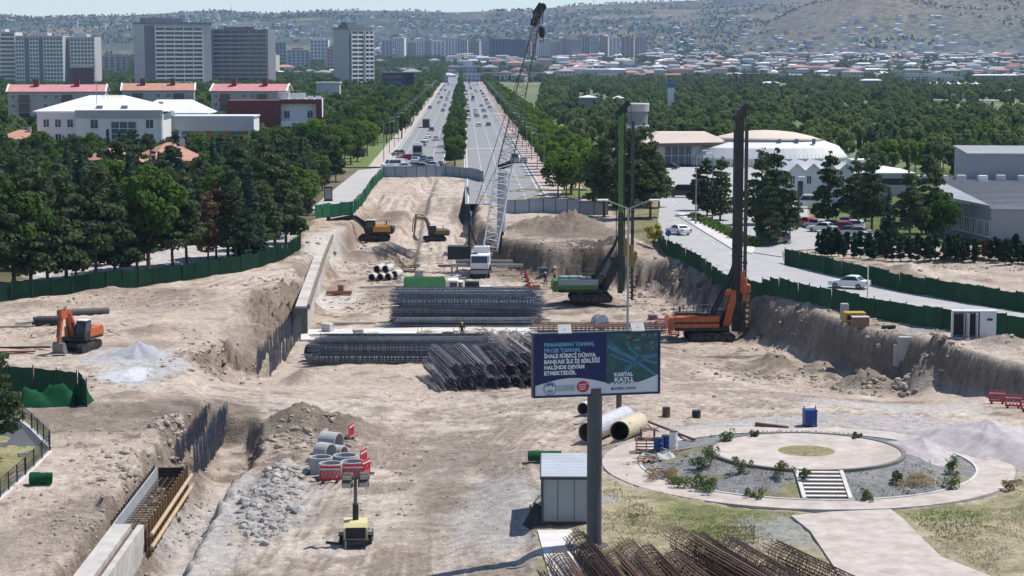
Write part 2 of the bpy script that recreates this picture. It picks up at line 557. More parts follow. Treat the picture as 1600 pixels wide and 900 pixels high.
def terrain(X, Y, want_col=False):
 """ground height (and the soil colour, some shade painted in) at X, Y arrays"""
 z = np.zeros_like(X)
 near = Y < 470
 if want_col:
  C = np.zeros(X.shape + (3,))
  # far: open land
  C[:] = (0.14, 0.155, 0.08)
 if near.any():
  x = X[near]
  y = Y[near]
  n1 = fbm(x, y, 9, 4, 1)
  n2 = fbm(x, y, 2.2, 4, 5)
  n3 = fbm(x, y, .8, 3, 9)
  sd = poly_sd(x, y, PIT)
  flr = interp(x, y, FLOOR)
  w = interp(x, y, CUTW)
  rag = n1 * 1.2 + n2 * .8 + n3 * .25
  s = np.clip((sd + rag * np.clip(w / 3, .3, 1.2)) / w, 0, 1)
  s = np.where(s < .5, 2 * s * s, 1 - 2 * (1 - s) ** 2) * .7 + s * .3
  zz = flr * s
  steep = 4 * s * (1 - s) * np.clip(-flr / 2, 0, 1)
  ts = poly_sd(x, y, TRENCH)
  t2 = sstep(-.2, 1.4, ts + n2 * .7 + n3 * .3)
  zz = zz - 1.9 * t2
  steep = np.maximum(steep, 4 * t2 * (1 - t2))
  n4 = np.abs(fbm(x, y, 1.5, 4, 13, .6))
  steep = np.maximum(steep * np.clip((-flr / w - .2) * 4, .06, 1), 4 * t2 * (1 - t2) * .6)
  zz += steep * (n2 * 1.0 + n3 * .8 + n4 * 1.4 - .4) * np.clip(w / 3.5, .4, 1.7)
  soil = np.zeros_like(x)
  for cx, cy, rx, ry, h, rough, ang in MOUNDS:
   sel = (np.abs(x - cx) < rx * 1.5) & (np.abs(y - cy) < ry * 1.5)
   if not sel.any():
    continue
   q = np.sqrt(((x[sel] - cx) / rx) ** 2 + ((y[sel] - cy) / ry) ** 2)
   q = q + (n1[sel] * .35 + n2[sel] * .3) * rough
   k = np.clip(1 - q, 0, 1)
   k = np.where(k < .25, k * k * 2, k - .125)
   zz[sel] += h * k * 1.15 * (1 + rough * (.7 * n2[sel] + .45 * n3[sel]))
   soil[sel] = np.maximum(soil[sel], np.clip(k * 2.2, 0, 1))
  # flat things: plaza, roads
  pv = np.zeros_like(x)
  for poly in PAVED:
   d = poly_sd(x, y, poly)
   pv = np.maximum(pv, sstep(-.25, .35, d))
  rr = np.hypot(x - PLAZA_C.x, y - PLAZA_C.y)
  ring = 1 - sstep(12.7, 13.2, rr)
  pv = np.maximum(pv, ring)
  td = np.full(x.shape, 99.)
  rut = np.zeros_like(x)
  for tr in TRACKS:
   d = line_dist(x, y, tr) + n1 * .45
   td = np.minimum(td, d)
   for off in (.75, 1.3, 2.3, 2.85, 4.2):
    rut = np.maximum(rut, np.exp(-((d - off) / .24) ** 2))
  road = 1 - sstep(3.5, 6.5, td)
  amp = (1 - .9 * pv)
  flat = amp * (1 - .75 * road)
  for dp, wd, ln in DITCH:
   zz -= dp * (1 - sstep(wd * .5, wd, line_dist(x, y, ln) + n2 * .4))
  zz += n1 * .22 * flat + n2 * .16 * flat + n3 * .07 * amp - rut * .10 * amp * np.clip(-flr, 0, 1)
  zz -= .14 * pv
  zz[y > 455] = -.15
  bl = sstep(425, 455, y)
  zz = zz * (1 - bl) - .15 * bl
  # planted slope round the platform
  sl = np.clip((10.6 - rr) / 3.9, 0, 1)
  zz = np.where(rr < 10.7, .72 * sl + n3 * .04, zz)
  z[near] = zz
  if want_col:
   light = np.array((.485, .402, .33))
   mid = np.array((.335, .268, .21))
   dark = np.array((.185, .148, .118))
   red = np.array((.40, .29, .215))
   chalk = np.array((.60, .535, .465))
   m1 = fbm(x, y, 14, 5, 31)
   m2 = fbm(x, y, 3.2, 5, 41, .7)
   m3 = fbm(x * .5, y, 1.1, 3, 47, .7)
   st = fbm(x * 1.0, y * .25, 2.0, 4, 53, .6)
   a = np.clip(.42 + m1 * .55 + m2 * .5, 0, 1)[:, None]
   c = light * (1 - a) + mid * a
   b = sstep(.05, .42, m2 * .8 + m3 * .45 + m1 * .35)[:, None] * .85
   c = c * (1 - b) + dark * b
   k = sstep(.2, .6, -m2 * .6 + st * .6)[:, None] * .65
   c = c * (1 - k) + chalk * k
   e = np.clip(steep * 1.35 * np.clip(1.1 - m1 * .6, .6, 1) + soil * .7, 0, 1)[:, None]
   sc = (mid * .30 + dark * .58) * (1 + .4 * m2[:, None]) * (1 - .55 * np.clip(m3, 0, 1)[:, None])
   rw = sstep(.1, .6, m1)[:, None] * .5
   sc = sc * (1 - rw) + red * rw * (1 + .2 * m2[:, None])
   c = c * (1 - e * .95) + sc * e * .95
   lf = (1 - sstep(-36, -10, x))[:, None] * sstep(150, 185, y)[:, None]
   c = c * (1 - lf * .22) + red * np.array((1.15, 1.15, 1.1)) * lf * .22
   t = (1 - sstep(1.5, 5.5, td))[:, None] * (1 - e)
   lt = (light * .55 + chalk * .5) * (1 + .22 * m2[:, None] + .22 * m3[:, None])
   c = c * (1 - t * .62) + lt * t * .62
   ru = (rut * sstep(-.35, .15, m2 + m1 * .4) * (1 - e[:, 0]))[:, None] * .85
   c = c * (1 - ru) + (mid * .5 + dark * .4) * ru
   for gpx, gz, rx, ry, amt in DAMP_SHADE:
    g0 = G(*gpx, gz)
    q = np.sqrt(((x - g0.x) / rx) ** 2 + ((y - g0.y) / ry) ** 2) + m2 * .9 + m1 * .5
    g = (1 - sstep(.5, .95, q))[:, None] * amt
    c = c * (1 - g) + (dark * (1.0 if amt < 1 else .55) * (1 + .35 * m3[:, None])) * g  # full-strength patch is painted shade, darker than the damp soil
   # crushed stone
   for gpx, gz, rx, ry, cc, amt in GRAVEL:
    g0 = G(*gpx, gz)
    q = np.sqrt(((x - g0.x) / rx) ** 2 + ((y - g0.y) / ry) ** 2) + m2 * .45 + m1 * .25
    g = (1 - sstep(.55, 1.05, q))[:, None] * amt
    c = c * (1 - g) + np.array(cc) * (1 + .25 * m2[:, None] + .12 * m3[:, None]) * g
   # grass of the plaza
   outr = sstep(13.0, 13.9, rr)
   gz = sstep(1.0, 2.4, x + m2 * 1.2) * (1 - sstep(121, 126, y + m1 * 4)) * outr
   gz = np.maximum(gz, sstep(28, 29.5, x + m2) * (1 - sstep(126, 131, y + m1 * 3)) * outr)
   dry = np.array((.36, .31, .20))
   grn = np.array((.20, .215, .085))
   grv = np.array((.33, .325, .32))
   gm = sstep(-.15, .5, m1 + m2 * .5)[:, None]
   gc = (dry * (1 - gm) + grn * gm) * (1 + .45 * m3[:, None])
   gv = sstep(.15, .5, fbm(x, y, 5, 3, 77))[:, None] * .7
   gc = gc * (1 - gv) + grv * gv
   c = c * (1 - gz[:, None]) + gc * gz[:, None]
   bed = (1 - sstep(10.4, 10.9, rr))[:, None]
   bm = sstep(.1, .5, fbm(x, y, 2.5, 4, 88))[:, None]
   c = c * (1 - bed) + (np.array((.24, .235, .235)) * (1 - bm) + np.array((.25, .225, .12)) * bm) * (1 + .3 * m3[:, None]) * bed
   # park and street ground outside the site
   for poly, cc, sft in ZONES:
    d = poly_sd(x, y, poly)
    g = sstep(-sft, sft, d + m2 * 1.0)[:, None]
    c = c * (1 - g) + np.array(cc) * (1 + .5 * m2[:, None] + .3 * m1[:, None]) * g
   C[near] = c
 far = Y >= 470
 if far.any():
  x = X[far]
  y = Y[far]
  u = x / y
  px = 800 + u * FPX
  zf = np.full_like(x, -.15)
  plain = sstep(2000, 3900, y) * 21.0 * (1 + .0 * u)
  pxs = [-900, 0, 60, 130, 200, 300, 350, 420, 500, 560, 640, 700, 760, 800, 850, 900, 1000, 1100, 1200, 1400, 2600]
  sky_y = [30, 25, 28, 26, 25, 19, 17, 22, 18, 17, 18, 22, 21, 20, 15, 10, 5, 1, -3, -8, -10]
  sk = np.interp(px, pxs, sky_y)
  crest = 26 + 7600 * (HOR - sk) / FPX
  rid = fbm(x, y, 900, 5, 61)
  f = sstep(4000, 7800, y)
  back = np.clip((y - 4000) / 3600, 0, 1.25)
  hill = 21 + (crest - 21) * (f * .55 + np.clip(back, 0, 1) * .45) + rid * 42 * np.clip(back, 0, 1) * (1 - .85 * sstep(.8, 1.0, back))
  hill = np.where(back > 1.0, crest - (back - 1) * 160, hill)
  zf += np.where(y > 3900, hill * 1.0 + .15, plain)
  # nearer bare hill on the right
  rh = sstep(1080, 1330, px + rid * 60) * sstep(3900, 5600, y)
  rise = np.interp(px, [1000, 1150, 1250, 1400, 1600, 2600], [0, 60, 150, 230, 250, 260])
  bump = rise * (sstep(3900, 5900, y) * .7 + .3 * np.clip((y - 3900) / 2000, 0, 1)) * (1 - .0 * y) + fbm(x, y, 420, 5, 71) * 26 * sstep(4000, 5200, y)
  zf = np.maximum(zf, np.where(rise > 1, 21 * sstep(2000, 3900, y) + bump * sstep(1000, 1120, px), -99))
  z[far] = zf
  if want_col:
   m1 = fbm(x, y, 420, 5, 81)
   m2 = fbm(x, y * .6, 130, 5, 91, .6)
   grass = np.array((.25, .19, .135))
   olive = np.array((.062, .078, .058))
   pale = np.array((.36, .30, .22))
   urban = np.array((.21, .20, .185))
   hillf = sstep(3900, 5200, y)[:, None]
   rhf = (sstep(1080, 1260, px + m1 * 130) * sstep(3950, 4700, y + m1 * 500))[:, None]
   a = sstep(-.35, .25, m1 * .6 + m2 * .7 + .22)[:, None] * (1 - .72 * rhf)
   hc = grass * (1 - a) + olive * a
   p = sstep(.28, .6, -m2 * .6 + m1 * .5)[:, None] * .8
   hc = hc * (1 - p) + pale * p
   top = sstep(6300, 7300, y)[:, None] * .45 * (px < 1050)[:, None]
   hc = hc * (1 - top) + grass * 1.05 * top
   ub = sstep(2000, 2500, y)[:, None] * (1 - hillf)
   um = (.5 + .5 * np.clip(m2 * 1.5, -1, 1))[:, None]
   C_f = np.array((.15, .17, .085)) * (1 + .4 * m2[:, None])
   uc = urban * um + olive * (1 - um)
   C_f = C_f * (1 - ub) + uc * ub
   C_f = C_f * (1 - hillf) + hc * hillf
   C[far] = C_f
 if want_col:
  return z, np.clip(C, .02, .8)
 return z
def pw(px, z=0.0):
 return [(G(x, y, z).x, G(x, y, z).y) for x, y in px]
GRAVEL = [((330, 800), -2, 3.5, 14, (.47, .44, .415), .75), ((290, 880), -1.6, 3.2, 8, (.47, .44, .40), .75), ((500, 420), -3.8, 3, 30, (.52, .48, .44), .7), ((520, 470), -4, 4, 14, (.55, .51, .47), .7),
          ((430, 780), -1.8, 3, 12, (.36, .345, .335), .6), ((1500, 690), -.5, 9, 16, (.43, .40, .40), .7), ((1180, 670), -.5, 8, 7, (.42, .41, .40), .7),
          ((230, 575), 0, 3.4, 9, (.44, .43, .43), .9), ((180, 555), 0, 3.0, 6, (.44, .43, .43), .8), ((800, 520), -3.8, 14, 6, (.56, .52, .48), .75), ((700, 515), -3.8, 8, 6, (.56, .52, .48), .75),
          ((780, 790), -.8, 3, 14, (.40, .39, .385), .55), ((1400, 640), -3, 10, 6, (.50, .485, .475), .5)]
DAMP_SHADE = [((470, 668), -1.6, 4.5, 6, .8), ((545, 672), -1.6, 3.5, 4, .6), ((350, 668), -2.5, 3.5, 5, .9), ((400, 540), -2, 3, 10, .4), ((560, 400), -3.5, 4, 9, .7), ((612, 340), -1.6, 3.5, 12, .8), ((440, 470), -.5, 4, 8, .6), ((1210, 568), -4.5, 4, 5, .5), ((1350, 604), -4.7, 6, 4, .6),
  ((900, 478), -4.4, 8, 5, .8), ((920, 400), -1, 4.5, 13, 1), ((880, 362), 0, 11, 15, .95), ((800, 400), -2, 5, 9, .8), ((840, 420), -3, 6, 8, .7), ((60, 650), 0, 5, 5, .6), ((170, 662), 0, 6, 5, .7), ((270, 645), -.6, 3, 4, .8), ((250, 470), 0, 6, 9, .45), ((280, 455), 0, 5, 4, .5), ((640, 405), -3.7, 4, 5, .6), ((690, 770), -1, 1.8, 9, .55), ((735, 705), -1, 3, 6, .6), ((780, 790), -.8, 1.2, 8, .5),  # the full-strength patch puts the bank's shade into the soil colour
  ((520, 470), -4, 5, 6, .4), ((600, 460), -4, 3, 8, .6), ((660, 318), -1, 1.5, 12, .5), ((715, 330), -1.5, 1.6, 16, .8), ((1060, 555), -4, 7, 4, .4), ((1250, 625), -3, 10, 3, .4), ((160, 800), -.2, 4, 7, .5), ((60, 840), 0, 3, 6, .4), ((520, 800), -1.2, 2, 4, .4), ((640, 850), -1, 2, 5, .35), ((210, 540), 0, 4, 3, .5), ((240, 515), 0, 3, 3, .8), ((1150, 530), -5, 5, 5, .5), ((430, 520), -3.5, 3, 6, .5)]  # long narrow patches near the ditches paint the shade inside them
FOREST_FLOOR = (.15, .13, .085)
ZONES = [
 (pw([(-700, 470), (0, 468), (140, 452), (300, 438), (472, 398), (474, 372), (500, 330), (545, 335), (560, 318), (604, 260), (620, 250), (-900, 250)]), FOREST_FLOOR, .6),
 (pw([(40, 440), (240, 425), (455, 385), (470, 360), (380, 362), (200, 398), (40, 425)]), (.46, .43, .41), .8),
 (pw([(760, 318), (950, 322), (1000, 380), (1035, 392), (1040, 250), (760, 250)]), (.20, .18, .10), .5),
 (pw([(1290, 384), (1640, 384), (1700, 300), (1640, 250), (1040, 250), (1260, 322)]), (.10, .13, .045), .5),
 (pw([(1380, 408), (1700, 408), (1700, 470), (1600, 452), (1430, 428)]), (.43, .36, .29), .5),
 (pw([(-300, 780), (0, 776), (76, 706), (76, 680), (20, 640), (-300, 640)]), (.30, .28, .14), .3),
]
def hz(x, y):
 return float(terrain(np.array([float(x)]), np.array([float(y)]))[0])
def P(px, py, dz=0.0):
 """point of the built ground seen at a photo pixel"""
 dx, fy, fz = ray(px, py)
 zs = np.linspace(7, -9, 321)
 t = (zs - H) / fz
 h = terrain(dx * t, fy * t)
 d = zs - h
 i = int(np.argmax(d < 0)) if (d < 0).any() else len(zs) - 1
 i = max(i, 1)
 f = d[i - 1] / (d[i - 1] - d[i] + 1e-9)
 tt = t[i - 1] + (t[i] - t[i - 1]) * min(max(f, 0), 1)
 g = Vector((dx * tt, fy * tt, 0))
 g.z = hz(g.x, g.y) + dz
 return g
def ground_mat():
 m = bpy.data.materials.new('soil')
 m.use_nodes = True
 n = m.node_tree.nodes
 L = m.node_tree.links
 b = n['Principled BSDF']
 b.inputs['Roughness'].default_value = .95
 b.inputs['Specular IOR Level'].default_value = .1
 at = n.new('ShaderNodeAttribute')
 at.attribute_name = 'soil_colour'
 geo = n.new('ShaderNodeNewGeometry')
 def noise(scale, det, rough=.6):
  q = n.new('ShaderNodeTexNoise')
  q.inputs['Scale'].default_value = scale
  q.inputs['Detail'].default_value = det
  q.inputs['Roughness'].default_value = rough
  L.new(geo.outputs['Position'], q.inputs['Vector'])
  return q
 n1 = noise(1.3, 9, .72)
 n2 = noise(7.0, 4, .6)
 def mrange(src, lo, hi, a=.3, bb=.7):
  r = n.new('ShaderNodeMapRange')
  r.inputs['From Min'].default_value = a
  r.inputs['From Max'].default_value = bb
  r.inputs['To Min'].default_value = lo
  r.inputs['To Max'].default_value = hi
  L.new(src, r.inputs['Value'])
  return r.outputs[0]
 f = n.new('ShaderNodeMath')
 f.operation = 'MULTIPLY'
 L.new(mrange(n1.outputs['Fac'], .66, 1.28), f.inputs[0])
 n4 = noise(3.4, 5, .7)
 n5 = noise(.055, 5, .75)
 L.new(mrange(n4.outputs['Fac'], 1.08, .62, .55, .66), f.inputs[1])
 mx = n.new('ShaderNodeVectorMath')
 mx.operation = 'SCALE'
 sp = n.new('ShaderNodeSeparateXYZ')
 L.new(geo.outputs['Position'], sp.inputs[0])
 scr = n.new('ShaderNodeMath')
 scr.operation = 'MULTIPLY'
 L.new(mrange(sp.outputs['Y'], 0, 1, 3700, 4300), scr.inputs[0])
 L.new(mrange(n5.outputs['Fac'], 0, .85, .47, .56), scr.inputs[1])
 sm = n.new('ShaderNodeMix')
 sm.data_type = 'RGBA'
 L.new(scr.outputs[0], sm.inputs['Factor'])
 L.new(at.outputs['Color'], sm.inputs['A'])
 sm.inputs['B'].default_value = (.035, .048, .036, 1)
 L.new(sm.outputs['Result'], mx.inputs[0])
 L.new(f.outputs[0], mx.inputs['Scale'])
 L.new(mx.outputs[0], b.inputs['Base Color'])
 ad = n.new('ShaderNodeMath')
 ad.operation = 'MULTIPLY_ADD'
 L.new(n2.outputs['Fac'], ad.inputs[0])
 ad.inputs[1].default_value = .35
 L.new(n1.outputs['Fac'], ad.inputs[2])
 bp = n.new('ShaderNodeBump')
 bp.inputs['Strength'].default_value = .9
 bp.inputs['Distance'].default_value = .38
 L.new(ad.outputs[0], bp.inputs['Height'])
 L.new(bp.outputs['Normal'], b.inputs['Normal'])
 return m
def build_ground():
 rows = [45.0]
 while rows[-1] < 470:
  d = rows[-1]
  rows.append(d * (1.0035 if 90 < d < 300 else 1.006))
 while rows[-1] < 2000:
  rows.append(rows[-1] * 1.03)
 while rows[-1] < 12500:
  rows.append(rows[-1] * 1.011)
 D = np.array(rows)
 half = list(np.arange(0, .30, .0011)) + list(np.arange(.30, .75, .015))
 u = np.array(sorted(set([-a for a in half] + half)))
 Y, U = np.meshgrid(D, u, indexing='ij')
 X = U * Y
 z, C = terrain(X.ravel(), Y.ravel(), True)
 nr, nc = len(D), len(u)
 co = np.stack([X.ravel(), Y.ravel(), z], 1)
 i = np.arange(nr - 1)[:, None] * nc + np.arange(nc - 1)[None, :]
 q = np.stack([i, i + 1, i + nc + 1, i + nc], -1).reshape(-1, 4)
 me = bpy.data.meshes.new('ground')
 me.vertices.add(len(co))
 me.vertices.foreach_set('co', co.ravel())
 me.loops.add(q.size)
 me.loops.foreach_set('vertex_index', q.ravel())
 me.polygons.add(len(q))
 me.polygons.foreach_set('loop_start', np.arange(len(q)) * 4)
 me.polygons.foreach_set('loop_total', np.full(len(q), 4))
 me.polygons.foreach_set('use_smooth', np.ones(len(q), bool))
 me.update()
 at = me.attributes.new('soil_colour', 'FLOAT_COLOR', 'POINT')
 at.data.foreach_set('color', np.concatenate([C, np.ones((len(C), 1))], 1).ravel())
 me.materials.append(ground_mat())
 o = link('ground', me, kind='structure')
 print('ground quads', len(q))
 return o
build_ground()
# ------------------------------------------------------------ roads, pavements
asphalt = mat('asphalt', (.225, .228, .232), .9, var=.14, scale=.25, bump=.15, bscale=30, dirt=(.27, .26, .25), dirt_amt=.6, coord='World')
asphalt_old = mat('worn_asphalt', (.36, .358, .352), .9, var=.12, scale=.3, bump=.15, bscale=30, dirt=(.36, .34, .31), dirt_amt=.6, coord='World')
paint = mat('road_paint', (.62, .62, .60), .7, var=.2, scale=2, coord='World')
concrete = mat('concrete', (.42, .40, .375), .85, var=.15, scale=.8, bump=.2, dirt=(.30, .27, .24), dirt_amt=.5)
concrete_pale = mat('pale_concrete', (.56, .535, .505), .85, var=.12, scale=.7, bump=.15, dirt=(.40, .36, .31), dirt_amt=.5)
paving = mat('pinkish_paving', (.44, .385, .345), .9, var=.22, scale=.9, bump=.2, bscale=14, dirt=(.34, .285, .23), dirt_amt=.95, coord='World')
paving_red = mat('red_paving', (.45, .34, .30), .9, var=.15, scale=.5, dirt=(.40, .33, .29), dirt_amt=.6, coord='World')
kerbm = mat('kerb_stone', (.50, .49, .47), .85, var=.12, scale=1)
grassm = mat('grass', (.105, .15, .035), .95, var=.45, scale=1.2, coord='World', dirt=(.25, .23, .10), dirt_amt=.5)
def sheet(name, poly, z, m, thick=.2, kind='structure'):
 """slab from a world polygon, top at z (number or function)"""
 tri = tessellate_polygon([[Vector((x, y, 0)) for x, y in poly]])
 n = len(poly)
 top = [(x, y, z) for x, y in poly]
 bot = [(x, y, z - thick) for x, y in poly]
 fs = []
 for t in tri:
  a, b, c = (Vector(top[i]) for i in t)
  fs.append(tuple(t) if (b - a).cross(c - a).z > 0 else tuple(t)[::-1])
 fs += [(i, n + i, n + (i + 1) % n, (i + 1) % n) for i in range(n)]
 me = bpy.data.meshes.new(name)
 me.from_pydata(top + bot, [], fs)
 me.materials.append(m)
 me.update()
 return link(name, me, kind=kind)
VPU = (724 - 800) / FPX
def BL(lat, D):
 """boulevard frame: lateral metres, distance -> world"""
 z = 0.0 if D < 2000 else 21.0 * float(sstep(2000, 3900, np.array(D)))
 return Vector((VPU * D + lat, D, z))
def strip(name, l0, l1, D0, D1, dz, m, kind='structure', step=120, build=True, mb=None):
 b = mb or MB()
 n = max(1, int((D1 - D0) / step))
 for k in range(n):
  a = D0 + (D1 - D0) * k / n
  c = D0 + (D1 - D0) * (k + 1) / n
  p = [BL(l0, a), BL(l1, a), BL(l1, c), BL(l0, c)]
  b.face([(q.x, q.y, q.z + dz) for q in p])
 if mb is None:
  return b.build(name, m, kind=kind)
strip('road', -18.6, -4.4, 440, 2450, .02, asphalt)
strip('road', .3, 15.4, 352, 2450, .02, asphalt)
strip('median_strip', -4.4, .3, 452, 2450, .10, mat('median_soil', (.17, .16, .08), .95, var=.3, scale=1, coord='World'))
strip('pavement', 15.4, 23.5, 352, 2450, .13, paving_red)
strip('pavement', -22.5, -18.6, 470, 2450, .13, paving)
strip('grass_verge', -32, -22.5, 470, 700, .06, grassm)
strip('service_road', 25.5, 31.5, 470, 1500, .03, asphalt_old)
b = MB()
for lat, w in ((-18.65, .25), (-4.4, .25), (.3, .25), (15.4, .25)):
 d0 = 455 if lat < 10 else 352
 strip('', lat - w / 2, lat + w / 2, d0, 2500, .15, None, mb=b)
b.build('kerb', kerbm, kind='structure')
b = MB()
for lat in (4.1, 7.8, 11.5):
 d = 354
 while d < 1500:
  strip('', lat - .09, lat + .09, d, d + 4.5, .034, None, mb=b)
  d += 10
for lat in (-8.0, -11.6, -15.2):
 d = 462
 while d < 1500:
  strip('', lat - .09, lat + .09, d, d + 4.5, .034, None, mb=b)
  d += 10
for lat in (.9, 14.6, -5.0, -18.0):
 strip('', lat - .1, lat + .1, 354 if lat > 0 else 460, 2200, .034, None, mb=b)
strip('', .9, 14.6, 566, 567.6, .038, None, mb=b)
b.build('road_marking', paint, kind='structure')
# red and white kerb posts read as a row along the pavement
sheet('road', pw(RIGHT_ROAD_PX), .0, asphalt_old)
sheet('pavement', pw(WALK_L_PX), .05, mat('grey_paving', (.40, .385, .37), .9, var=.12, scale=.4, coord='World', dirt=(.30, .28, .26)))
sheet('pavement', pw([(1058, 334), (1072, 333), (1150, 372), (1180, 388), (1176, 397), (1146, 391)]), .12, concrete_pale)
sheet('grass_island', pw([(1078, 338), (1100, 338), (1150, 362), (1180, 383), (1160, 382)]), .15, grassm)
sheet('grass_island', pw([(1285, 335), (1340, 335), (1372, 352), (1330, 352)]), .10, grassm)
sheet('lawn', pw([(876, 298), (892, 293), (932, 300), (920, 312), (880, 310)]), .16, grassm)
sheet('path', pw(PATH_PX), .03, paving)
b = MB()
q = pw([(1040, 335), (1056, 335), (1146, 390), (1222, 402)])
for a, c in zip(q[1:-1], q[2:]):
 b.beam((a[0], a[1], .06), (c[0], c[1], .06), .3, .14)
b.build('kerb', kerbm, kind='structure')
b = MB()
for q in ([(1052, 340), (1100, 372), (1165, 410)], [(1046, 380), (1110, 405), (1175, 432), (1290, 462), (1400, 482), (1600, 507)], [(1040, 300), (1060, 322)]):
 pts = pw(q)
 for a, c in zip(pts[:-1], pts[1:]):
  a = Vector((*a, .012))
  c = Vector((*c, .012))
  L_ = (c - a).length
  k = 0
  while k < L_:
   e = min(k + 3, L_)
   b.beam(a + (c - a) * k / L_, a + (c - a) * e / L_, .14, .016)
   k += 7
b.build('road_marking', paint, kind='structure')
# junction stones of the round garden
def ring_slab(name, c, r0, r1, z, m, n=96, thick=.22, kind='structure', parent=None, a0=0, a1=2 * pi, zfun=None):
 vs, fs = [], []
 for k in range(n + 1):
  t = a0 + (a1 - a0) * k / n
  for r, zz in ((r0, z), (r1, z), (r1, z - thick), (r0, z - thick)):
   vs.append((c.x + r * cos(t), c.y + r * sin(t), zz))
 for k in range(n):
  for j in range(4):
   fs.append((k * 4 + j, k * 4 + (j + 1) % 4, (k + 1) * 4 + (j + 1) % 4, (k + 1) * 4 + j))
 me = bpy.data.meshes.new(name)
 me.from_pydata(vs, [], fs)
 me.materials.append(m)
 me.update()
 return link(name, me, parent, kind=kind)
ring_slab('path', PLAZA_C, 10.75, 13.1, .035, paving)
# ------------------------------------------------------------ fences
net_green = leaf_mat('green_net', (.012, .036, .022), (.02, .056, .034), .25, .5)
net_bright = leaf_mat('bright_green_net', (.025, .12, .065), (.04, .17, .09), .3, .5)
steel_dark = mat('dark_steel', (.045, .048, .052), .55, .4, var=.15, scale=3)
steel_grey = mat('grey_steel', (.27, .28, .29), .5, .3, var=.12, scale=2)
panel_grey = mat('grey_sheet', (.31, .36, .40), .6, .1, var=.10, scale=.8, dirt=(.20, .20, .20))
def net_panel_mesh(L_, h, seed, m, sag=.12):
 r = random.Random(seed)
 nx, ny = 6, 4
 vs, fs = [], []
 for j in range(ny + 1):
  for i in range(nx + 1):
   e = sin(pi * i / nx)
   vs.append((L_ * i / nx, r.uniform(-sag, sag) * e * (.4 + .6 * sin(pi * j / ny)), -.35 + (h + .35) * j / ny + (r.uniform(-.10, .04) * e if j == ny else 0)))
 for j in range(ny):
  for i in range(nx):
   a = j * (nx + 1) + i
   fs.append((a, a + 1, a + nx + 2, a + nx + 1))
 me = bpy.data.meshes.new('net_panel')
 me.from_pydata(vs, [], fs)
 me.materials.append(m)
 me.polygons.foreach_set('use_smooth', [True] * len(fs))
 return me
def ribbed_panel_mesh(L_, h, m):
 b = MB()
 b.box((L_ / 2, 0, -.3), (L_, .03, h + .3))
 k = .2
 while k < L_ - .1:
  b.box((k, -.03, -.3), (.12, .03, h + .28))
  k += .4
 b.box((L_ / 2, -.035, h - .08), (L_, .05, .08))
 return b.mesh('sheet_panel', m)
def walk(pts, step):
 """points every `step` metres along a polyline"""
 out = []
 carry = 0.0
 for a, c in zip(pts[:-1], pts[1:]):
  a, c = Vector(a), Vector(c)
  L_ = (c - a).length
  d = carry
  while d < L_:
   out.append(a + (c - a) * d / L_)
   d += step
  carry = d - L_
 out.append(Vector(pts[-1]))
 return out
def fence(name, label, px, h, step, meshes, pname, post_m, group=None, z=None, sub=8, post_r=.05, smoothl=True):
 base = smooth_line(px, 0, sub) if smoothl else [(G(x, y).x, G(x, y).y) for x, y in px]
 pts = walk(base, step)
 if (pts[-1] - pts[-2]).length < step * .4:
  pts.pop(-2)
 root = thing(name, label, 'fence', (pts[0].x, pts[0].y, 0), 0, group)
 o0 = Vector((pts[0].x, pts[0].y, 0))
 pm = MB().tube((0, -.06, -.3), (0, -.06, h + .08), post_r, n=5).mesh('post', post_m)
 for k in range(len(pts)):
  a = pts[k]
  za = hz(a.x, a.y) if z is None else z
  link('post', pm, root, loc=(a.x - o0.x, a.y - o0.y, za))
  if k + 1 < len(pts):
   c = pts[k + 1]
   zc = hz(c.x, c.y) if z is None else z
   d = c - a
   o = link(pname, meshes[k % len(meshes)], root, loc=(a.x - o0.x, a.y - o0.y, min(za, zc) * .5 + max(za, zc) * .5), rot=(RND.uniform(-.06, .06) if pname == 'net_panel' else 0, 0, atan2(d.y, d.x)))
   o.scale = ((d.length + .02) / step, 1, RND.uniform(.93, 1.05) if pname == 'net_panel' else 1)
 return root
nets = [net_panel_mesh(2.4, 2.0, 100 + k, net_green) for k in range(5)]
netsb = [net_panel_mesh(2.4, 2.2, 200 + k, net_bright) for k in range(5)]
sheets = [ribbed_panel_mesh(2.4, 2.3, panel_grey)]
fence('net_fence', 'long curving dark green net fence below the pine wood', [(-260, 490), (-60, 476), (0, 470), (120, 460), (250, 444), (340, 431), (410, 416), (450, 402), (470, 388)], 2.1, 2.4, nets, 'net_panel', steel_dark)
fence('net_fence', 'bright green net fence climbing from the excavator to the grey sheet fence', [(493, 342), (520, 338), (552, 336), (567, 318), (584, 293), (600, 276)], 2.2, 2.4, netsb, 'net_panel', steel_dark, smoothl=False)
fence('net_fence', 'dark green net fence between the pit edge and the curving road', [(1028, 378), (1040, 396), (1070, 410), (1175, 450), (1290, 481), (1400, 502), (1500, 517), (1640, 532), (1800, 545)], 2.1, 2.4, nets, 'net_panel', steel_dark)
fence('net_fence', 'dark green net fence on the far side of the curving road', [(1226, 411), (1260, 420), (1320, 434), (1400, 453), (1500, 471), (1640, 492), (1800, 512)], 2.1, 2.4, nets, 'net_panel', steel_dark)
fence('sheet_fence', 'grey metal sheet fence across the closed left carriageway', [(600, 277), (640, 277), (700, 275), (725, 277), (742, 280), (755, 284)], 2.3, 2.4, sheets, 'sheet_panel', steel_dark, smoothl=False)
fence('sheet_fence', 'grey metal sheet fence behind the brown soil mound', [(782, 332), (850, 332), (905, 335), (950, 335)], 2.3, 2.4, sheets, 'sheet_panel', steel_dark, smoothl=False)
fence('sheet_fence', 'short grey metal sheet fence beside the crane boom', [(732, 292), (734, 312), (738, 334)], 2.3, 2.4, sheets, 'sheet_panel', steel_dark, smoothl=False)
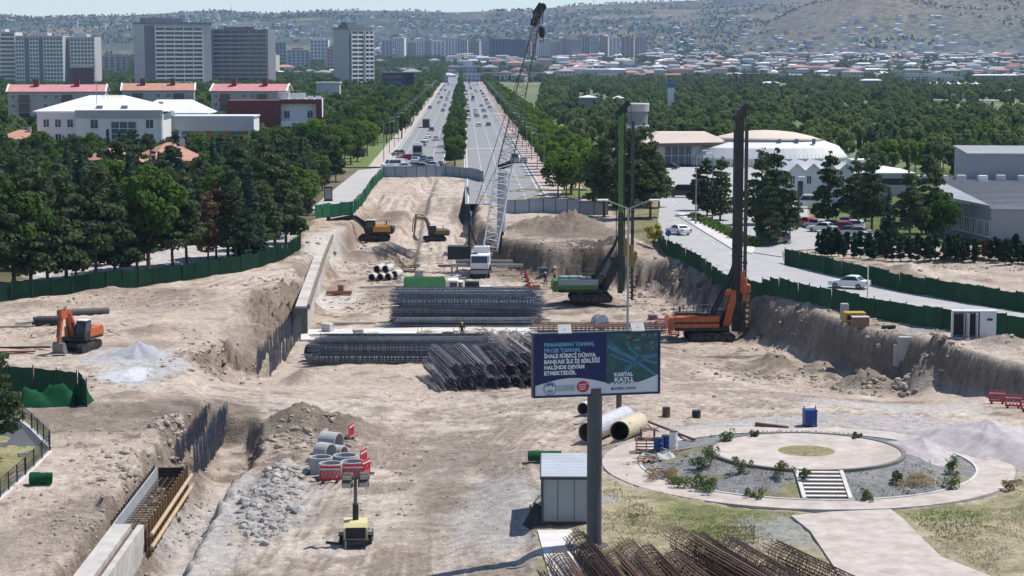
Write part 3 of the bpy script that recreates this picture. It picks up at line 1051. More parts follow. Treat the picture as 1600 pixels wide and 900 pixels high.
fence('net_fence', 'dark green net fence behind the draped net at the left edge', [(-30, 606), (20, 608), (75, 613), (120, 619), (136, 638)], 2.1, 2.4, nets, 'net_panel', steel_dark, smoothl=False)
# ------------------------------------------------------------ trees
bark = mat('bark', (.13, .095, .07), .95, var=.3, scale=3, bump=.4)
bark_pale = mat('pale_bark', (.22, .19, .16), .95, var=.3, scale=3, bump=.4)
leaf_pine = leaf_mat('pine_needles', (.042, .072, .038), (.115, .145, .065), .36, .6)
leaf_spruce = leaf_mat('spruce_needles', (.03, .058, .045), (.08, .12, .075), .34, .6)
leaf_broad = leaf_mat('broad_leaves', (.055, .115, .026), (.13, .20, .05), .45, .6)
leaf_bright = leaf_mat('bright_leaves', (.085, .165, .025), (.17, .26, .05), .45, .6)
leaf_park = leaf_mat('park_leaves', (.07, .125, .055), (.20, .25, .09), .5, .05)
leaf_brown = leaf_mat('dry_needles', (.14, .085, .05), (.20, .13, .075), .25)
leaf_yellow = leaf_mat('yellow_leaves', (.22, .20, .03), (.34, .29, .05), .4)
leaf_hedge = leaf_mat('cypress_leaves', (.02, .045, .03), (.05, .085, .045), .2, .8)
def leaf_cloud(clumps, n, size, rng, up=.35, flat=1.0, cluster=True):
 """clumps: (centre, radius vec); leaf quads near the clump surface"""
 wts = np.array([max(r[0] * r[1], r[0] * r[2]) for _, r in clumps])
 idx = rng.choice(len(clumps), n, p=wts / wts.sum())
 C = np.array([c for c, _ in clumps])[idx]
 R = np.array([r for _, r in clumps])[idx]
 d = rng.normal(size=(n, 3))
 d[:, 2] += up
 d /= np.linalg.norm(d, axis=1)[:, None]
 rad = rng.uniform(.62, 1.05, n) ** .7
 p = C + d * R * rad[:, None]
 nn = d * .8 + rng.normal(size=(n, 3)) * .55
 nn[:, 2] += .25
 nn /= np.linalg.norm(nn, axis=1)[:, None]
 t = np.cross(nn, rng.normal(size=(n, 3)))
 t /= np.linalg.norm(t, axis=1)[:, None]
 bt = np.cross(nn, t)
 s = size * rng.uniform(.6, 1.35, n)[:, None]
 v = np.stack([p - t * s * .5 - bt * s * .3, p + t * s * .5 - bt * s * .42, p + t * s * .38 + bt * s * .45, p - t * s * .45 + bt * s * .32], 1).reshape(-1, 3)
 return v
def quads_mesh(name, v, m):
 n = len(v) // 4
 me = bpy.data.meshes.new(name)
 me.vertices.add(n * 4)
 me.vertices.foreach_set('co', v.ravel())
 me.loops.add(n * 4)
 me.loops.foreach_set('vertex_index', np.arange(n * 4))
 me.polygons.add(n)
 me.polygons.foreach_set('loop_start', np.arange(n) * 4)
 me.polygons.foreach_set('loop_total', np.full(n, 4))
 me.update()
 me.materials.append(m)
 return me
def tree_meshes(kind, seed, h, n, size, m, bm):
 """crown and trunk meshes of a tree of height h"""
 rng = np.random.default_rng(seed)
 clumps = []
 tb = MB()
 if kind == 'pine':
  lean = rng.normal(size=2) * .25
  tb.tube((0, 0, -.3), (lean[0] * .5, lean[1] * .5, h * .5), .017 * h, .011 * h, 6)
  tb.tube((lean[0] * .5, lean[1] * .5, h * .5), (lean[0], lean[1], h * .95), .011 * h, .003 * h, 5)
  z0 = h * rng.uniform(.16, .30)
  z = z0
  while z < h * .97:
   f = (z - z0) / (h - z0)
   prof = (1 - f) ** .85 * (.55 + .45 * min(1, f * 4 + .35))
   k = 5 if f < .5 else (4 if f < .8 else 3)
   a0 = rng.uniform(0, 6.28)
   for j in range(k):
    a = a0 + j * 6.28 / k + rng.normal() * .3
    R = h * .27 * prof * rng.uniform(.55, 1.25) + .2
    c = np.array((lean[0] * z / h + cos(a) * R * .72, lean[1] * z / h + sin(a) * R * .72, z + rng.normal() * .25))
    rr = h * .064 * rng.uniform(.65, 1.4) * (1.12 - .5 * f)
    clumps.append((c, np.array((rr * 1.35, rr * 1.35, rr * .6))))
    if f < .75:
     tb.tube((lean[0] * z / h, lean[1] * z / h, z - .35), tuple(c), .004 * h, .0015 * h, 4, False)
   z += h * .086 * rng.uniform(.8, 1.25)
  clumps.append((np.array((lean[0], lean[1], h * .96)), np.array((.5, .5, .7)) * h * .06))
 elif kind == 'spruce':
  tb.tube((0, 0, -.3), (0, 0, h * .97), .014 * h, .002 * h, 6)
  z = h * .07
  while z < h * .98:
   f = z / h
   R = h * .20 * (1 - f) ** .9 + .08
   k = max(4, int(8 * (1 - f)))
   a0 = rng.uniform(0, 6.28)
   for j in range(k):
    a = a0 + j * 6.28 / k + rng.normal() * .2
    rl = R * rng.uniform(.8, 1.15)
    clumps.append((np.array((cos(a) * rl * .62, sin(a) * rl * .62, z - rl * .12)), np.array((rl * .42, rl * .42, h * .035))))
    if f < .8:
     tb.tube((0, 0, z), (cos(a) * rl * .8, sin(a) * rl * .8, z - rl * .15), .004 * h, .001 * h, 3, False)
   z += h * .058
 elif kind == 'poplar':
  tb.tube((0, 0, -.3), (0, 0, h * .9), .014 * h, .003 * h, 6)
  for k in range(22):
   f = rng.uniform(.12, .97)
   R = h * .11 * sin(pi * min(1, f * .9 + .12)) ** .7
   a = rng.uniform(0, 6.28)
   clumps.append((np.array((cos(a) * R * .6, sin(a) * R * .6, f * h)), np.array((1, 1, 1.7)) * h * .052))
 else:
  fork = h * rng.uniform(.22, .32)
  tb.tube((0, 0, -.3), (0, 0, fork), .022 * h, .016 * h, 7)
  nb = 6
  for j in range(nb):
   a = j * 6.28 / nb + rng.normal() * .35
   e = (cos(a) * h * .2, sin(a) * h * .2, h * rng.uniform(.55, .75))
   tb.tube((0, 0, fork - .1), e, .010 * h, .003 * h, 5, False)
  tb.tube((0, 0, fork - .1), (0, 0, h * .8), .012 * h, .003 * h, 5, False)
  for k in range(26):
   d = rng.normal(size=3)
   d /= np.linalg.norm(d)
   r = rng.uniform(.45, 1) ** .5
   wz = .33 * h
   c = np.array((d[0] * h * .29 * r, d[1] * h * .29 * r, h * .62 + d[2] * wz * r))
   rr = h * rng.uniform(.075, .145)
   clumps.append((c, np.array((rr, rr, rr * .8))))
 v = leaf_cloud(clumps, n, size, rng)
 v[:, 2] = np.maximum(v[:, 2], .3)
 crown = quads_mesh('crown', v, m)
 trunk = tb.mesh('trunk', bm)
 return crown, trunk
TREES = {}
def tree_kind(key, kind, h, n, size, m, bm, variants):
 TREES[key] = [tree_meshes(kind, hash_seed(key) + k, h, n, size, m, bm) + (h,) for k in range(variants)]
def hash_seed(s):
 return sum(ord(c) * (i + 3) for i, c in enumerate(s)) % 9973
tree_kind('pine', 'pine', 12, 3600, .36, leaf_pine, bark, 4)
tree_kind('brown', 'pine', 10, 2000, .34, leaf_brown, bark, 1)
tree_kind('spruce', 'spruce', 11, 2800, .34, leaf_spruce, bark, 2)
tree_kind('broad', 'broad', 10, 3400, .36, leaf_broad, bark, 3)
tree_kind('bright', 'broad', 9, 3400, .34, leaf_bright, bark_pale, 2)
tree_kind('poplar', 'poplar', 9, 800, .48, leaf_park, bark, 1)
tree_kind('park', 'broad', 8, 800, .6, leaf_park, bark, 3)
tree_kind('parkc', 'spruce', 8, 700, .52, leaf_park, bark, 1)
tree_kind('yellow', 'broad', 5, 1200, .24, leaf_yellow, bark, 1)
tree_kind('cypress', 'poplar', 3.4, 700, .22, leaf_hedge, bark, 3)
NAMES = {'pine': 'pine_tree', 'brown': 'pine_tree', 'spruce': 'spruce_tree', 'broad': 'broadleaf_tree', 'bright': 'broadleaf_tree', 'poplar': 'park_tree', 'park': 'park_tree', 'parkc': 'park_tree', 'yellow': 'broadleaf_tree', 'cypress': 'cypress_shrub'}
CATS = {'cypress': 'shrub'}
def tree(key, x, y, h, label, group=None, z=None, wide=1.0):
 cr, tr, h0 = TREES[key][RND.randrange(len(TREES[key]))]
 zz = (hz(x, y) if z is None else z)
 r = thing(NAMES[key], label, CATS.get(key, 'tree'), (x, y, zz), RND.uniform(0, 6.28), group)
 s = h / h0
 r.scale = (s * wide, s * wide, s)
 link('crown', cr, r)
 link('trunk', tr, r)
 return r
BUILT = []      # footprints (x0,y0,x1,y1) kept free of trees
def free(x, y, pad=2.0):
 for a in BUILT:
  if a[0] - pad < x < a[2] + pad and a[1] - pad < y < a[3] + pad:
   return False
 return True
GRID = {}
def far_enough(x, y, d):
 k = (int(x // 4), int(y // 4))
 for i in range(k[0] - 3, k[0] + 4):
  for j in range(k[1] - 3, k[1] + 4):
   for q in GRID.get((i, j), ()):
    if (q[0] - x) ** 2 + (q[1] - y) ** 2 < d * d:
     return False
 GRID.setdefault(k, []).append((x, y))
 return True
def inpoly(x, y, poly):
 c = False
 n = len(poly)
 for i in range(n):
  x0, y0 = poly[i]
  x1, y1 = poly[(i + 1) % n]
  if (y0 > y) != (y1 > y) and x < x0 + (y - y0) * (x1 - x0) / (y1 - y0):
   c = not c
 return c
# ------------------------------------------------------------ buildings
glass = glass_mat('dark_glass', (.035, .05, .065), .15)
glass_blue = glass_mat('blue_glass', (.05, .085, .13), .12)
render_white = mat('white_render', (.66, .65, .64), .85, var=.06, scale=.15, dirt=(.48, .46, .44), dirt_amt=.4)
render_grey = mat('grey_render', (.45, .44, .445), .85, var=.06, scale=.15)
render_warm = mat('warm_grey_render', (.40, .37, .36), .85, var=.07, scale=.15, dirt=(.33, .30, .29))
render_dark = mat('dark_render', (.19, .195, .215), .8, var=.08, scale=.15)
white_frame = mat('white_frame', (.70, .70, .69), .6, var=.05)
roof_red = mat('red_roof', (.34, .155, .135), .85, var=.14, scale=.4, dirt=(.33, .17, .14))
roof_pink = mat('pink_roof', (.50, .22, .23), .85, var=.12, scale=.4, dirt=(.42, .23, .22))
roof_orange = mat('orange_roof', (.43, .225, .165), .85, var=.14, scale=.4, dirt=(.40, .22, .16))
roof_white = mat('white_roof', (.66, .66, .66), .6, var=.06, scale=.3, dirt=(.55, .54, .53))
roof_grey = mat('grey_roof', (.30, .30, .31), .65, .1, var=.12, scale=.15, dirt=(.22, .22, .23), dirt_amt=.6)
maroon = mat('maroon_cladding', (.14, .035, .035), .6, var=.1, scale=.4)
brickm = mat('mauve_brick', (.16, .10, .105), .85, var=.1, scale=.5)
dome_beige = mat('beige_dome', (.60, .50, .42), .7, var=.06, scale=.2, dirt=(.52, .44, .38))
def footprint(root, w, d, rz):
 x, y = root.location.x, root.location.y
 xs, ys = [], []
 for a, c in ((-w / 2, 0), (w / 2, 0), (w / 2, d), (-w / 2, d)):
  xs.append(x + a * cos(rz) - c * sin(rz))
  ys.append(y + a * sin(rz) + c * cos(rz))
 BUILT.append((min(xs), min(ys), max(xs), max(ys)))
def building(name, label, pxc, D, w, d, rz=0, z=0, group=None, cat='building'):
 root = thing(name, label, cat, (AT(pxc, 0, D).x, D, z), rz, group)
 footprint(root, w, d, rz)
 return root
def px_w(p0, p1, D):
 return (p1 - p0) * D / FPX
def px_z(py, D):
 return AT(800, py, D).z
WIN = {}
def window(root, x, z, ww, wh, y=0, rz=0, fm=white_frame, gm=glass, bars=1):
 key = (round(ww, 2), round(wh, 2), fm.name, gm.name, bars)
 if key not in WIN:
  b = MB()
  b.m(0)
  t = .08
  b.box((0, -.04, 0), (ww, .10, t)).box((0, -.04, wh - t), (ww, .10, t))
  b.box((-ww / 2 + t / 2, -.04, t), (t, .10, wh - 2 * t)).box((ww / 2 - t / 2, -.04, t), (t, .10, wh - 2 * t))
  for k in range(bars):
   b.box((-ww / 2 + ww * (k + 1) / (bars + 1), -.04, t), (t, .08, wh - 2 * t))
  b.box((0, -.14, -.06), (ww + .2, .24, .06))
  b.m(1).box((0, -.01, t), (ww - 2 * t, .03, wh - 2 * t))
  WIN[key] = b.mesh('window', [fm, gm])
 return link('window', WIN[key], root, loc=(x, y, z), rot=(0, 0, rz))
def gable(b, w, d, z, rise, over=.5, th=.2, axis='x'):
 """gable roof with ridge along x over a w x d plan whose front is y=0"""
 y0, y1 = -over, d + over
 x0, x1 = -w / 2 - over, w / 2 + over
 m = d / 2
 p = [(x0, y0, z), (x1, y0, z), (x1, m, z + rise), (x0, m, z + rise), (x1, y1, z), (x0, y1, z)]
 q = [(a, c, e + th) for a, c, e in p]
 b._add(p + q, [(0, 3, 2, 1), (3, 5, 4, 2), (6, 7, 8, 9), (9, 8, 10, 11), (0, 1, 7, 6), (4, 5, 11, 10), (1, 2, 8, 7), (2, 4, 10, 8), (3, 0, 6, 9), (5, 3, 9, 11)])
def hip(b, w, d, z, rise, over=.6, ins=None, th=.25):
 x0, x1, y0, y1 = -w / 2 - over, w / 2 + over, -over, d + over
 i = min(w, d) / 2 if ins is None else ins
 m = d / 2
 if w >= d:
  r0, r1 = (x0 + i, m), (x1 - i, m)
  top = [(r0[0], r0[1], z + rise), (r1[0], r1[1], z + rise)]
  base = [(x0, y0, z), (x1, y0, z), (x1, y1, z), (x0, y1, z)]
  up = [(a, c, e + th) for a, c, e in base]
  t2 = [(a, c, e + th) for a, c, e in top]
  b._add(base + up + t2, [(3, 2, 1, 0), (0, 1, 5, 4), (1, 2, 6, 5), (2, 3, 7, 6), (3, 0, 4, 7), (4, 5, 9, 8), (5, 6, 9), (6, 7, 8, 9), (7, 4, 8)])
 else:
  base = [(x0, y0, z), (x1, y0, z), (x1, y1, z), (x0, y1, z)]
  up = [(a, c, e + th) for a, c, e in base]
  t2 = [(0, y0 + i, z + rise + th), (0, y1 - i, z + rise + th)]
  b._add(base + up + t2, [(3, 2, 1, 0), (0, 1, 5, 4), (1, 2, 6, 5), (2, 3, 7, 6), (3, 0, 4, 7), (4, 5, 8), (5, 6, 9, 8), (6, 7, 9), (7, 4, 8, 9)])
# ---- towers
balc_white = mat('balcony_white', (.74, .74, .73), .7, var=.04)
def balcony_stack(root, x0, x1, h, fl, cols, wm, gm, proud=1.1, z0=3.0, par=1.15, fin=True):
 w = x1 - x0
 c = (x0 + x1) / 2
 ph = (h - z0) / fl
 wm = balc_white if wm is render_white else wm
 pm = MB()
 pm.box((0, -proud / 2, 0), (w, proud, .25)).box((0, -proud + .07, .25), (w, .14, par - .25))
 pmesh = pm.mesh('balcony', wm)
 gmsh = MB().box((0, -.03, 0), (w - .3, .06, ph - .5)).mesh('window_band', gm)
 for k in range(fl):
  link('balcony', pmesh, root, loc=(c, 0, z0 + k * ph))
  link('window_band', gmsh, root, loc=(c, 0, z0 + k * ph + .3))
 if fin:
  fmesh = MB().box((0, -proud / 2 - .02, 0), (.35, proud, h - z0)).mesh('fin_wall', wm)
  for k in range(cols + 1):
   link('fin_wall', fmesh, root, loc=(x0 + w * k / cols, 0, z0 + .01))
def grid_stack(root, x0, x1, h, fl, cols, wm, gm, z0=3.0):
 w = x1 - x0
 c = (x0 + x1) / 2
 ph = (h - z0) / fl
 wm = balc_white
 gmsh = MB().box((0, -.04, 0), (w / cols * .62, .08, ph * .62)).mesh('window', gm)
 band = MB().box((0, -.22, 0), (w, .44, ph * .26)).mesh('floor_band', wm)
 for k in range(fl):
  link('floor_band', band, root, loc=(c, 0, z0 + k * ph - ph * .13))
  for j in range(cols):
   link('window', gmsh, root, loc=(x0 + w * (j + .5) / cols, 0, z0 + k * ph + ph * .22))
 fmesh = MB().box((0, -.15, 0), (w / cols * .16, .30, h - z0)).mesh('pilaster', wm)
 for k in range(cols + 1):
  link('pilaster', fmesh, root, loc=(x0 + w * k / cols, 0, z0 + .02))
def crown_box(root, w, d, h, m, k=.6, hh=3.2):
 MB().box((0, d / 2, h), (w * k, d * .6, hh)).build('lift_house', m, root)
 b = MB()
 for sx in (-1, 1):
  b.box((sx * (w / 2 - .15), d / 2, h), (.3, d, 1.1))
 b.box((0, .15, h), (w - .62, .3, 1.1)).box((0, d - .15, h), (w - .62, .3, 1.1))
 b.build('parapet', m, root)
D_ = 1500
def tower(label, p0, p1, ytop, D, d, rz, wm, cat='apartment tower'):
 w = px_w(p0, p1, D)
 h = px_z(ytop, D)
 r = building('apartment_tower', label, (p0 + p1) / 2, D, w, d, rz, 0, None, cat)
 MB().box((0, d / 2, 0), (w, d, h)).build('wall', wm, r)
 return r, w, h
r, w, h = tower('pale striped apartment tower cut by the left edge of the photo', -70, 22, 52, 1480, 22, 0, render_white)
balcony_stack(r, -w / 2 + 1, w / 2 - .5, h, 13, 4, render_white, glass_blue)
crown_box(r, w, 22, h, render_grey)
r, w, h = tower('pale apartment tower with dark blue window grid and two dark recesses', 22, 96, 58, 1470, 24, 0, render_grey)
grid_stack(r, -w / 2 + .3, -w / 2 + 6.5, h, 13, 3, render_white, glass_blue)
MB().box((-w / 2 + 8.6, -.06, 2), (3.6, .12, h - 2.5)).build('dark_recess', render_dark, r)
grid_stack(r, -w / 2 + 10.6, -w / 2 + 17, h, 13, 3, render_white, glass_blue)
MB().box((-w / 2 + 18.8, -.06, 2), (3.0, .12, h - 2.5)).build('dark_recess', render_dark, r)
grid_stack(r, -w / 2 + 20.6, w / 2 - .3, h, 13, 6, render_white, glass_blue)
crown_box(r, w, 24, h, render_grey, .3)
r, w, h = tower('apartment tower with window grid and one dark recess beside the mauve block', 97, 146, 60, 1480, 24, 0, render_grey)
MB().box((-w / 2 + 2.6, -.06, 2), (4.6, .12, h - 2.5)).build('dark_recess', render_dark, r)
grid_stack(r, -w / 2 + 5.2, w / 2 - .3, h, 13, 7, render_white, glass_blue)
crown_box(r, w, 24, h, render_grey, .4)
# the big slab
D = 1500
w = 52.0
rz = radians(27)
r = building('apartment_tower', 'long grey slab tower with bright balcony bands and a blank end wall', 277, D, w, 27, rz, 0, None, 'apartment tower')
h = px_z(38, D)
MB().box((0, 13.5, 0), (w, 27, h)).build('wall', render_grey, r)
MB().box((-w / 2 + 4, -.08, 1), (7.4, .16, h - 2)).build('dark_recess', render_dark, r)
balcony_stack(r, -w / 2 + 8.4, w / 2 - 7.4, h - 2.5, 14, 5, render_white, glass)
MB().box((0, 13.5, h), (w + 1.0, 28, 1.6)).build('cornice', render_dark, r)
MB().box((-8, 14, h + 1.6), (30, 12, 3)).build('lift_house', render_dark, r)
r, w, h = tower('dark blue grey slab tower right of the bright balcony slab', 322, 418, 48, 1560, 26, radians(-6), render_dark)
balcony_stack(r, -w / 2 + 5, w / 2 - 1, h, 13, 6, mat('slate_band', (.33, .33, .37), .8), glass, .9)
crown_box(r, w, 26, h, render_dark, .5)
rz = radians(42)
r = building('apartment_tower', 'tall lone tower with a blank grey left face and white balconies on the right', 563, 1500, 22.5, 19, rz, 0, None, 'apartment tower')
h = px_z(46, 1500)
MB().box((0, 9.5, 0), (22.5, 19, h)).build('wall', render_grey, r)
MB().box((-10.2, -.08, 1), (1.9, .16, h - 2)).build('dark_recess', render_dark, r)
balcony_stack(r, -9, 2.4, h - 1.5, 13, 2, render_white, glass)
balcony_stack(r, 3.2, 11, h - 1.5, 13, 2, render_white, glass, 2.0)
MB().box((0, 9.5, h), (23.3, 19.8, 1.2)).build('cornice', render_dark, r)
MB().box((-2, 9.5, h + 1.2), (15, 12, 2.0)).box((-4, 9.5, h + 3.2), (9, 8, 2.2)).build('lift_house', render_dark, r)
# ---- mauve block
D = 980
w = px_w(109, 145, D)
r = building('brick_block', 'windowless mauve block rising behind the pink roofs', 127, D, w, 12, radians(20))
MB().box((0, 6, 0), (w * .9, 12, px_z(106, D))).build('wall', brickm, r)
MB().box((0, 6, px_z(106, D)), (w * .93, 12.3, .5)).build('coping', render_warm, r)
# ---- three walk-up blocks with red roofs
def walkup(label, p0, p1, yr, ye, D, roof, rz, seed, split=None):
 w = px_w(p0, p1, D)
 he = px_z(ye, D)
 r = building('apartment_block', label, (p0 + p1) / 2, D, w, 11, rz, 0, 'walk-up blocks with red roofs', 'apartment block')
 b = MB().box((0, 5.5, 0), (w, 11, he))
 for sx in (-1, 1):
  b.prism([(0, he), (11, he), (5.5, px_z(yr, D + 5) - .05)], 'x', sx * w / 2 - .15, sx * w / 2 + .15)
 b.build('wall', render_warm, r)
 b = MB()
 gable(b, w, 11, he, px_z(yr, D + 5) - he, .35)
 ro = b.build('roof', roof, r)
 for sx in (-1, 1):
  bb = MB()
  q = [(sx * (w / 2 + .35), -.4, he + .1), (sx * (w / 2 + .35), 5.5, px_z(yr, D + 5) + .25), (sx * (w / 2 + .35), 11.4, he + .1)]
  bb.beam(q[0], q[1], .5, .35).beam(q[1], q[2], .5, .35)
  bb.build('verge', white_frame, ro)
 for fx in (-.22, .2):
  MB().box((w * fx, 4.2, he + .8), (1.6, 1.4, px_z(yr, D) - he + 1.0)).build('chimney', mat('red_chimney', (.20, .05, .05), .8), ro)
 rr = random.Random(seed)
 n = int(w / 3.1)
 for fl in range(4):
  z = he - 2.2 - fl * 2.9
  if z < .5:
   break
  for k in range(n):
   x = -w / 2 + w * (k + .5) / n
   if k % 4 == 1:
    b = MB().m(0).box((x, -.05, z - .9), (3.4, .1, 2.3)).m(1).box((x, -.5, z - 1.1), (3.5, 1.0, .2)).box((x, -.95, z - .9), (3.5, .1, .95))
    b.build('balcony', [glass, mat('brown_parapet', (.20, .11, .10), .8)], r)
   elif k % 4 != 2:
    window(r, x, z, 1.3, 1.4)
 return r
walkup('pink roofed walk-up block at the far left behind the white school', 10, 158, 133, 144, 640, roof_pink, radians(6), 1)
walkup('orange roofed walk-up block in the middle behind the white school', 189, 299, 131, 142, 660, roof_orange, radians(7), 2)
walkup('pink roofed walk-up block behind the maroon modern building', 327, 444, 132, 143, 660, roof_pink, radians(-4), 3)
# ---- white school
D = 480
cx = 150
wm_ = px_w(52, 248, D)
r = building('school_building', 'large white school with pale hipped roof and a glazed stair bay', cx, D, wm_, 26, radians(3), 0, None, 'school')
ze = px_z(176, D)
sx0 = -wm_ / 2
b = MB().box((sx0 + 4.8, 14.2, 0), (9.6, 24, ze))
b.box((sx0 + 9.62 + (wm_ - 9.6) / 2, 13, 0), (wm_ - 9.6, 26, ze - .4))
b.build('wall', render_white, r)
MB().box((sx0 + 9.6 + (wm_ - 9.6) / 2, -.15, ze - 1.3), (wm_ - 9.4, .3, 1.9)).build('parapet', render_warm, r)
b = MB()
hip(b, wm_ * 1.02, 22, ze + .05, 3.6, .8, 12)
rf = b.build('roof', roof_white, r)
rf.location = (0, 3.5, 0)
b = MB()
for k in range(5):
 b.beam((2.5 + k * 1.4, -.5 + 3, ze + .9), (-1.2 + k * 1.0, 11, ze + 3.9), .16, .2)
b.build('roof_rib', render_grey, rf)
for k in (0, 1):
 MB().bbox((-.5 + k * 6, 1.5, ze + .4), (1.5, 1.2, 1.2)).build('roof_unit', mat('roof_unit_grey', (.25, .25, .26), .6), rf)
for fl in range(3):
 z = ze - 3.6 - fl * 3.5
 for x in (2.2, 5.0, 7.9):
  window(r, sx0 + x, z, 1.5, 2.0, 2.2, gm=glass, bars=1)
 for x in (14.0, 27.2):
  window(r, sx0 + x, z - .2, 1.9, 2.2, 0, gm=glass, bars=1)
b = MB()
b.m(1).box((sx0 + 21, -.05, 0), (6.2, .1, ze - 2.2))
for k in range(4):
 b.m(0).box((sx0 + 18 + k * 2, -.13, 0), (.14, .1, ze - 2.2))
for k in range(7):
 b.m(0).box((sx0 + 21, -.12, .6 + k * 1.35), (6.2, .1, .12))
b.build('curtain_wall', [white_frame, glass_blue], r)
MB().tube((sx0 + wm_ - .3, -.25, 0), (sx0 + wm_ - .3, -.25, ze), .12, n=6).build('downpipe', white_frame, r)
MB().tube((sx0 + 13.5, 8, ze), (sx0 + 13.5, 8, ze + 13), .10, .05, n=5).build('flag_mast', steel_grey, r)
D = 530
w = px_w(205, 318, D)
r = building('hall_building', 'pale hipped roof hall joined to the right of the white school', 262, D, w, 16, 0, 0, None, 'hall')
ze = px_z(178, D)
MB().box((0, 8, 0), (w - 1.5, 16, ze)).build('wall', render_warm, r)
b = MB()
hip(b, w, 16, ze, 3.4, .5, 5.5)
rf = b.build('roof', roof_white, r)
MB().bbox((-3, 4, ze + 1.6), (1.2, 1.2, 1.6)).build('chimney', render_grey, rf)
D = 500
w = px_w(246, 392, D)
r = building('classroom_wing', 'long flat wing with grey fascia above blue and orange panels', 319, D, w, 12, 0, 0, None, 'school wing')
zt = px_z(183, D)
MB().box((0, 6, 0), (w, 12, zt - .01)).build('wall', render_white, r)
MB().box((0, -.3, zt - 3.4), (w + .4, .6, 3.4)).build('fascia', render_grey, r)
MB().box((0, 5.6, zt), (w + .6, 12.6, .35)).build('roof', roof_white, r)
for k in range(8):
 MB().box((-w / 2 + 6.5 + k * 2.1, -.09, zt - 6.2), (2.0, .18, 2.6)).build('facade_panel', [mat('blue_panel', (.05, .12, .28), .5), mat('orange_panel', (.34, .09, .045), .6)][k % 2], r)
 if k % 2 == 0:
  window(r, -w / 2 + 6.5 + k * 2.1, zt - 5.9, 1.4, 1.5, -.19)
# ---- maroon modern building
D = 560
w = px_w(354, 500, D)
r = building('office_building', 'modern building in a maroon frame with white recessed balconies', 427, D, w, 15, radians(4), 0, None, 'office building')
zt = px_z(155, D)
wl = px_w(354, 436, D)
MB().box((-w / 2 + wl / 2, 7.5, 0), (wl, 15, px_z(157, D))).build('wall', maroon, r)
wr = w - wl
xc = -w / 2 + wl + wr / 2
MB().box((xc, 8.4, 0), (wr, 13.2, zt)).build('wall', render_white, r)
b = MB().box((xc, .85, zt - 1.3), (wr, 1.7, 1.3))
b.box((xc + wr / 2 - .8, .85, 0), (1.6, 1.7, zt - 1.3))
b.build('frame', maroon, r)
for z, hh in ((zt - 7.6, 1.5), (zt - 11.4, 1.5)):
 MB().box((xc - .9, .55, z), (wr - 2.0, 2.2, hh)).build('balcony', render_white, r)
for k in range(5):
 for z in (zt - 5.4, zt - 9.3):
  if k in (0, 3) or z < zt - 6:
   window(r, xc - wr / 2 + 1.7 + k * 2.15, z, 1.6, 2.2, 1.72)
for k in range(4):
 MB().prism([(0, 0), (1.2, 0), (0, .9)], 'x', xc - 3.0 + k * 2.3, xc - 1.2 + k * 2.3, T(0, 3, zt)).build('skylight', roof_white, r)
MB().bbox((xc - 5.2, 6, zt), (3, 3, 1.8)).bbox((xc - 1, 8, zt), (4, 3, 1.5)).build('roof_plant', mat('plant_metal', (.45, .46, .47), .5, .3), r)
# ---- houses in the pines and beyond
def house(label, pxc, D, w, d, h, rise, roof, wall=render_white, rz=0, z=0, group=None, chim=True, kind='hip', pane=True):
 r = building('house', label, pxc, D, w, d, rz, z, group, 'house')
 MB().box((0, d / 2, 0), (w, d, h)).build('wall', wall, r)
 b = MB()
 (hip if kind == 'hip' else gable)(b, w, d, h, rise)
 rf = b.build('roof', roof, r)
 if chim:
  MB().box((w * .2, d * .4, h), (.9, .7, rise + .9)).build('chimney', render_warm, rf)
 if pane:
  n = max(2, int(w / 3.2))
  for k in range(n):
   for f in range(max(1, int(h / 3))):
    window(r, -w / 2 + w * (k + .5) / n, 1.0 + f * 2.9, 1.2, 1.3)
 return r
house('house with a salmon hipped roof showing between the dark pines', 275, 372, 11, 11, 6.4, 3.2, roof_orange, rz=.5)
house('smaller house with a salmon roof left of the one between the pines', 195, 368, 10, 9, 6.2, 2.6, roof_orange, rz=.9)
house('house with a pale orange roof at the left edge below the walk-up block', 20, 470, 10, 10, 6.4, 2.0, roof_orange)
house('small white house with a red roof below the dark slab tower', 431, 1020, 10, 9, 7.5, 2.2, roof_red)
r = building('shed', 'long white flat roofed shed in front of the lone tower', 511, 1000, 12, 8)
MB().box((0, 4, 0), (11.5, 8, 12.6)).build('wall', render_grey, r)
MB().box((0, 4, 12.6), (12.5, 9, .6)).build('roof', roof_white, r)
D = 1250
w = px_w(600, 648, D)
r = building('office_building', 'low dark glass office beside the lone tower', 622, D, w, 16, radians(8), 0, None, 'office building')
h = px_z(114, D)
MB().box((0, 8, 0), (w, 16, h)).build('wall', mat('navy_cladding', (.05, .055, .085), .4), r)
for k in range(4):
 MB().box((-3, -.1, 2.5 + k * 3.3), (w - 9, .2, 1.6)).build('window_band', glass_blue, r)
MB().box((w / 2 - 3, -.1, 0), (5, .2, h)).build('stair_panel', mat('black_cladding', (.02, .022, .03), .4), r)
MB().box((0, 8, h), (w + .6, 16.6, .5)).build('roof', render_dark, r)
r = building('shed', 'low grey shed right of the dark glass office', 661, 1270, 11, 9)
MB().box((0, 4.5, 0), (11, 9, 7.5)).build('wall', render_dark, r)
MB().box((0, 4.5, 7.5), (11.6, 9.6, .5)).build('roof', roof_grey, r)
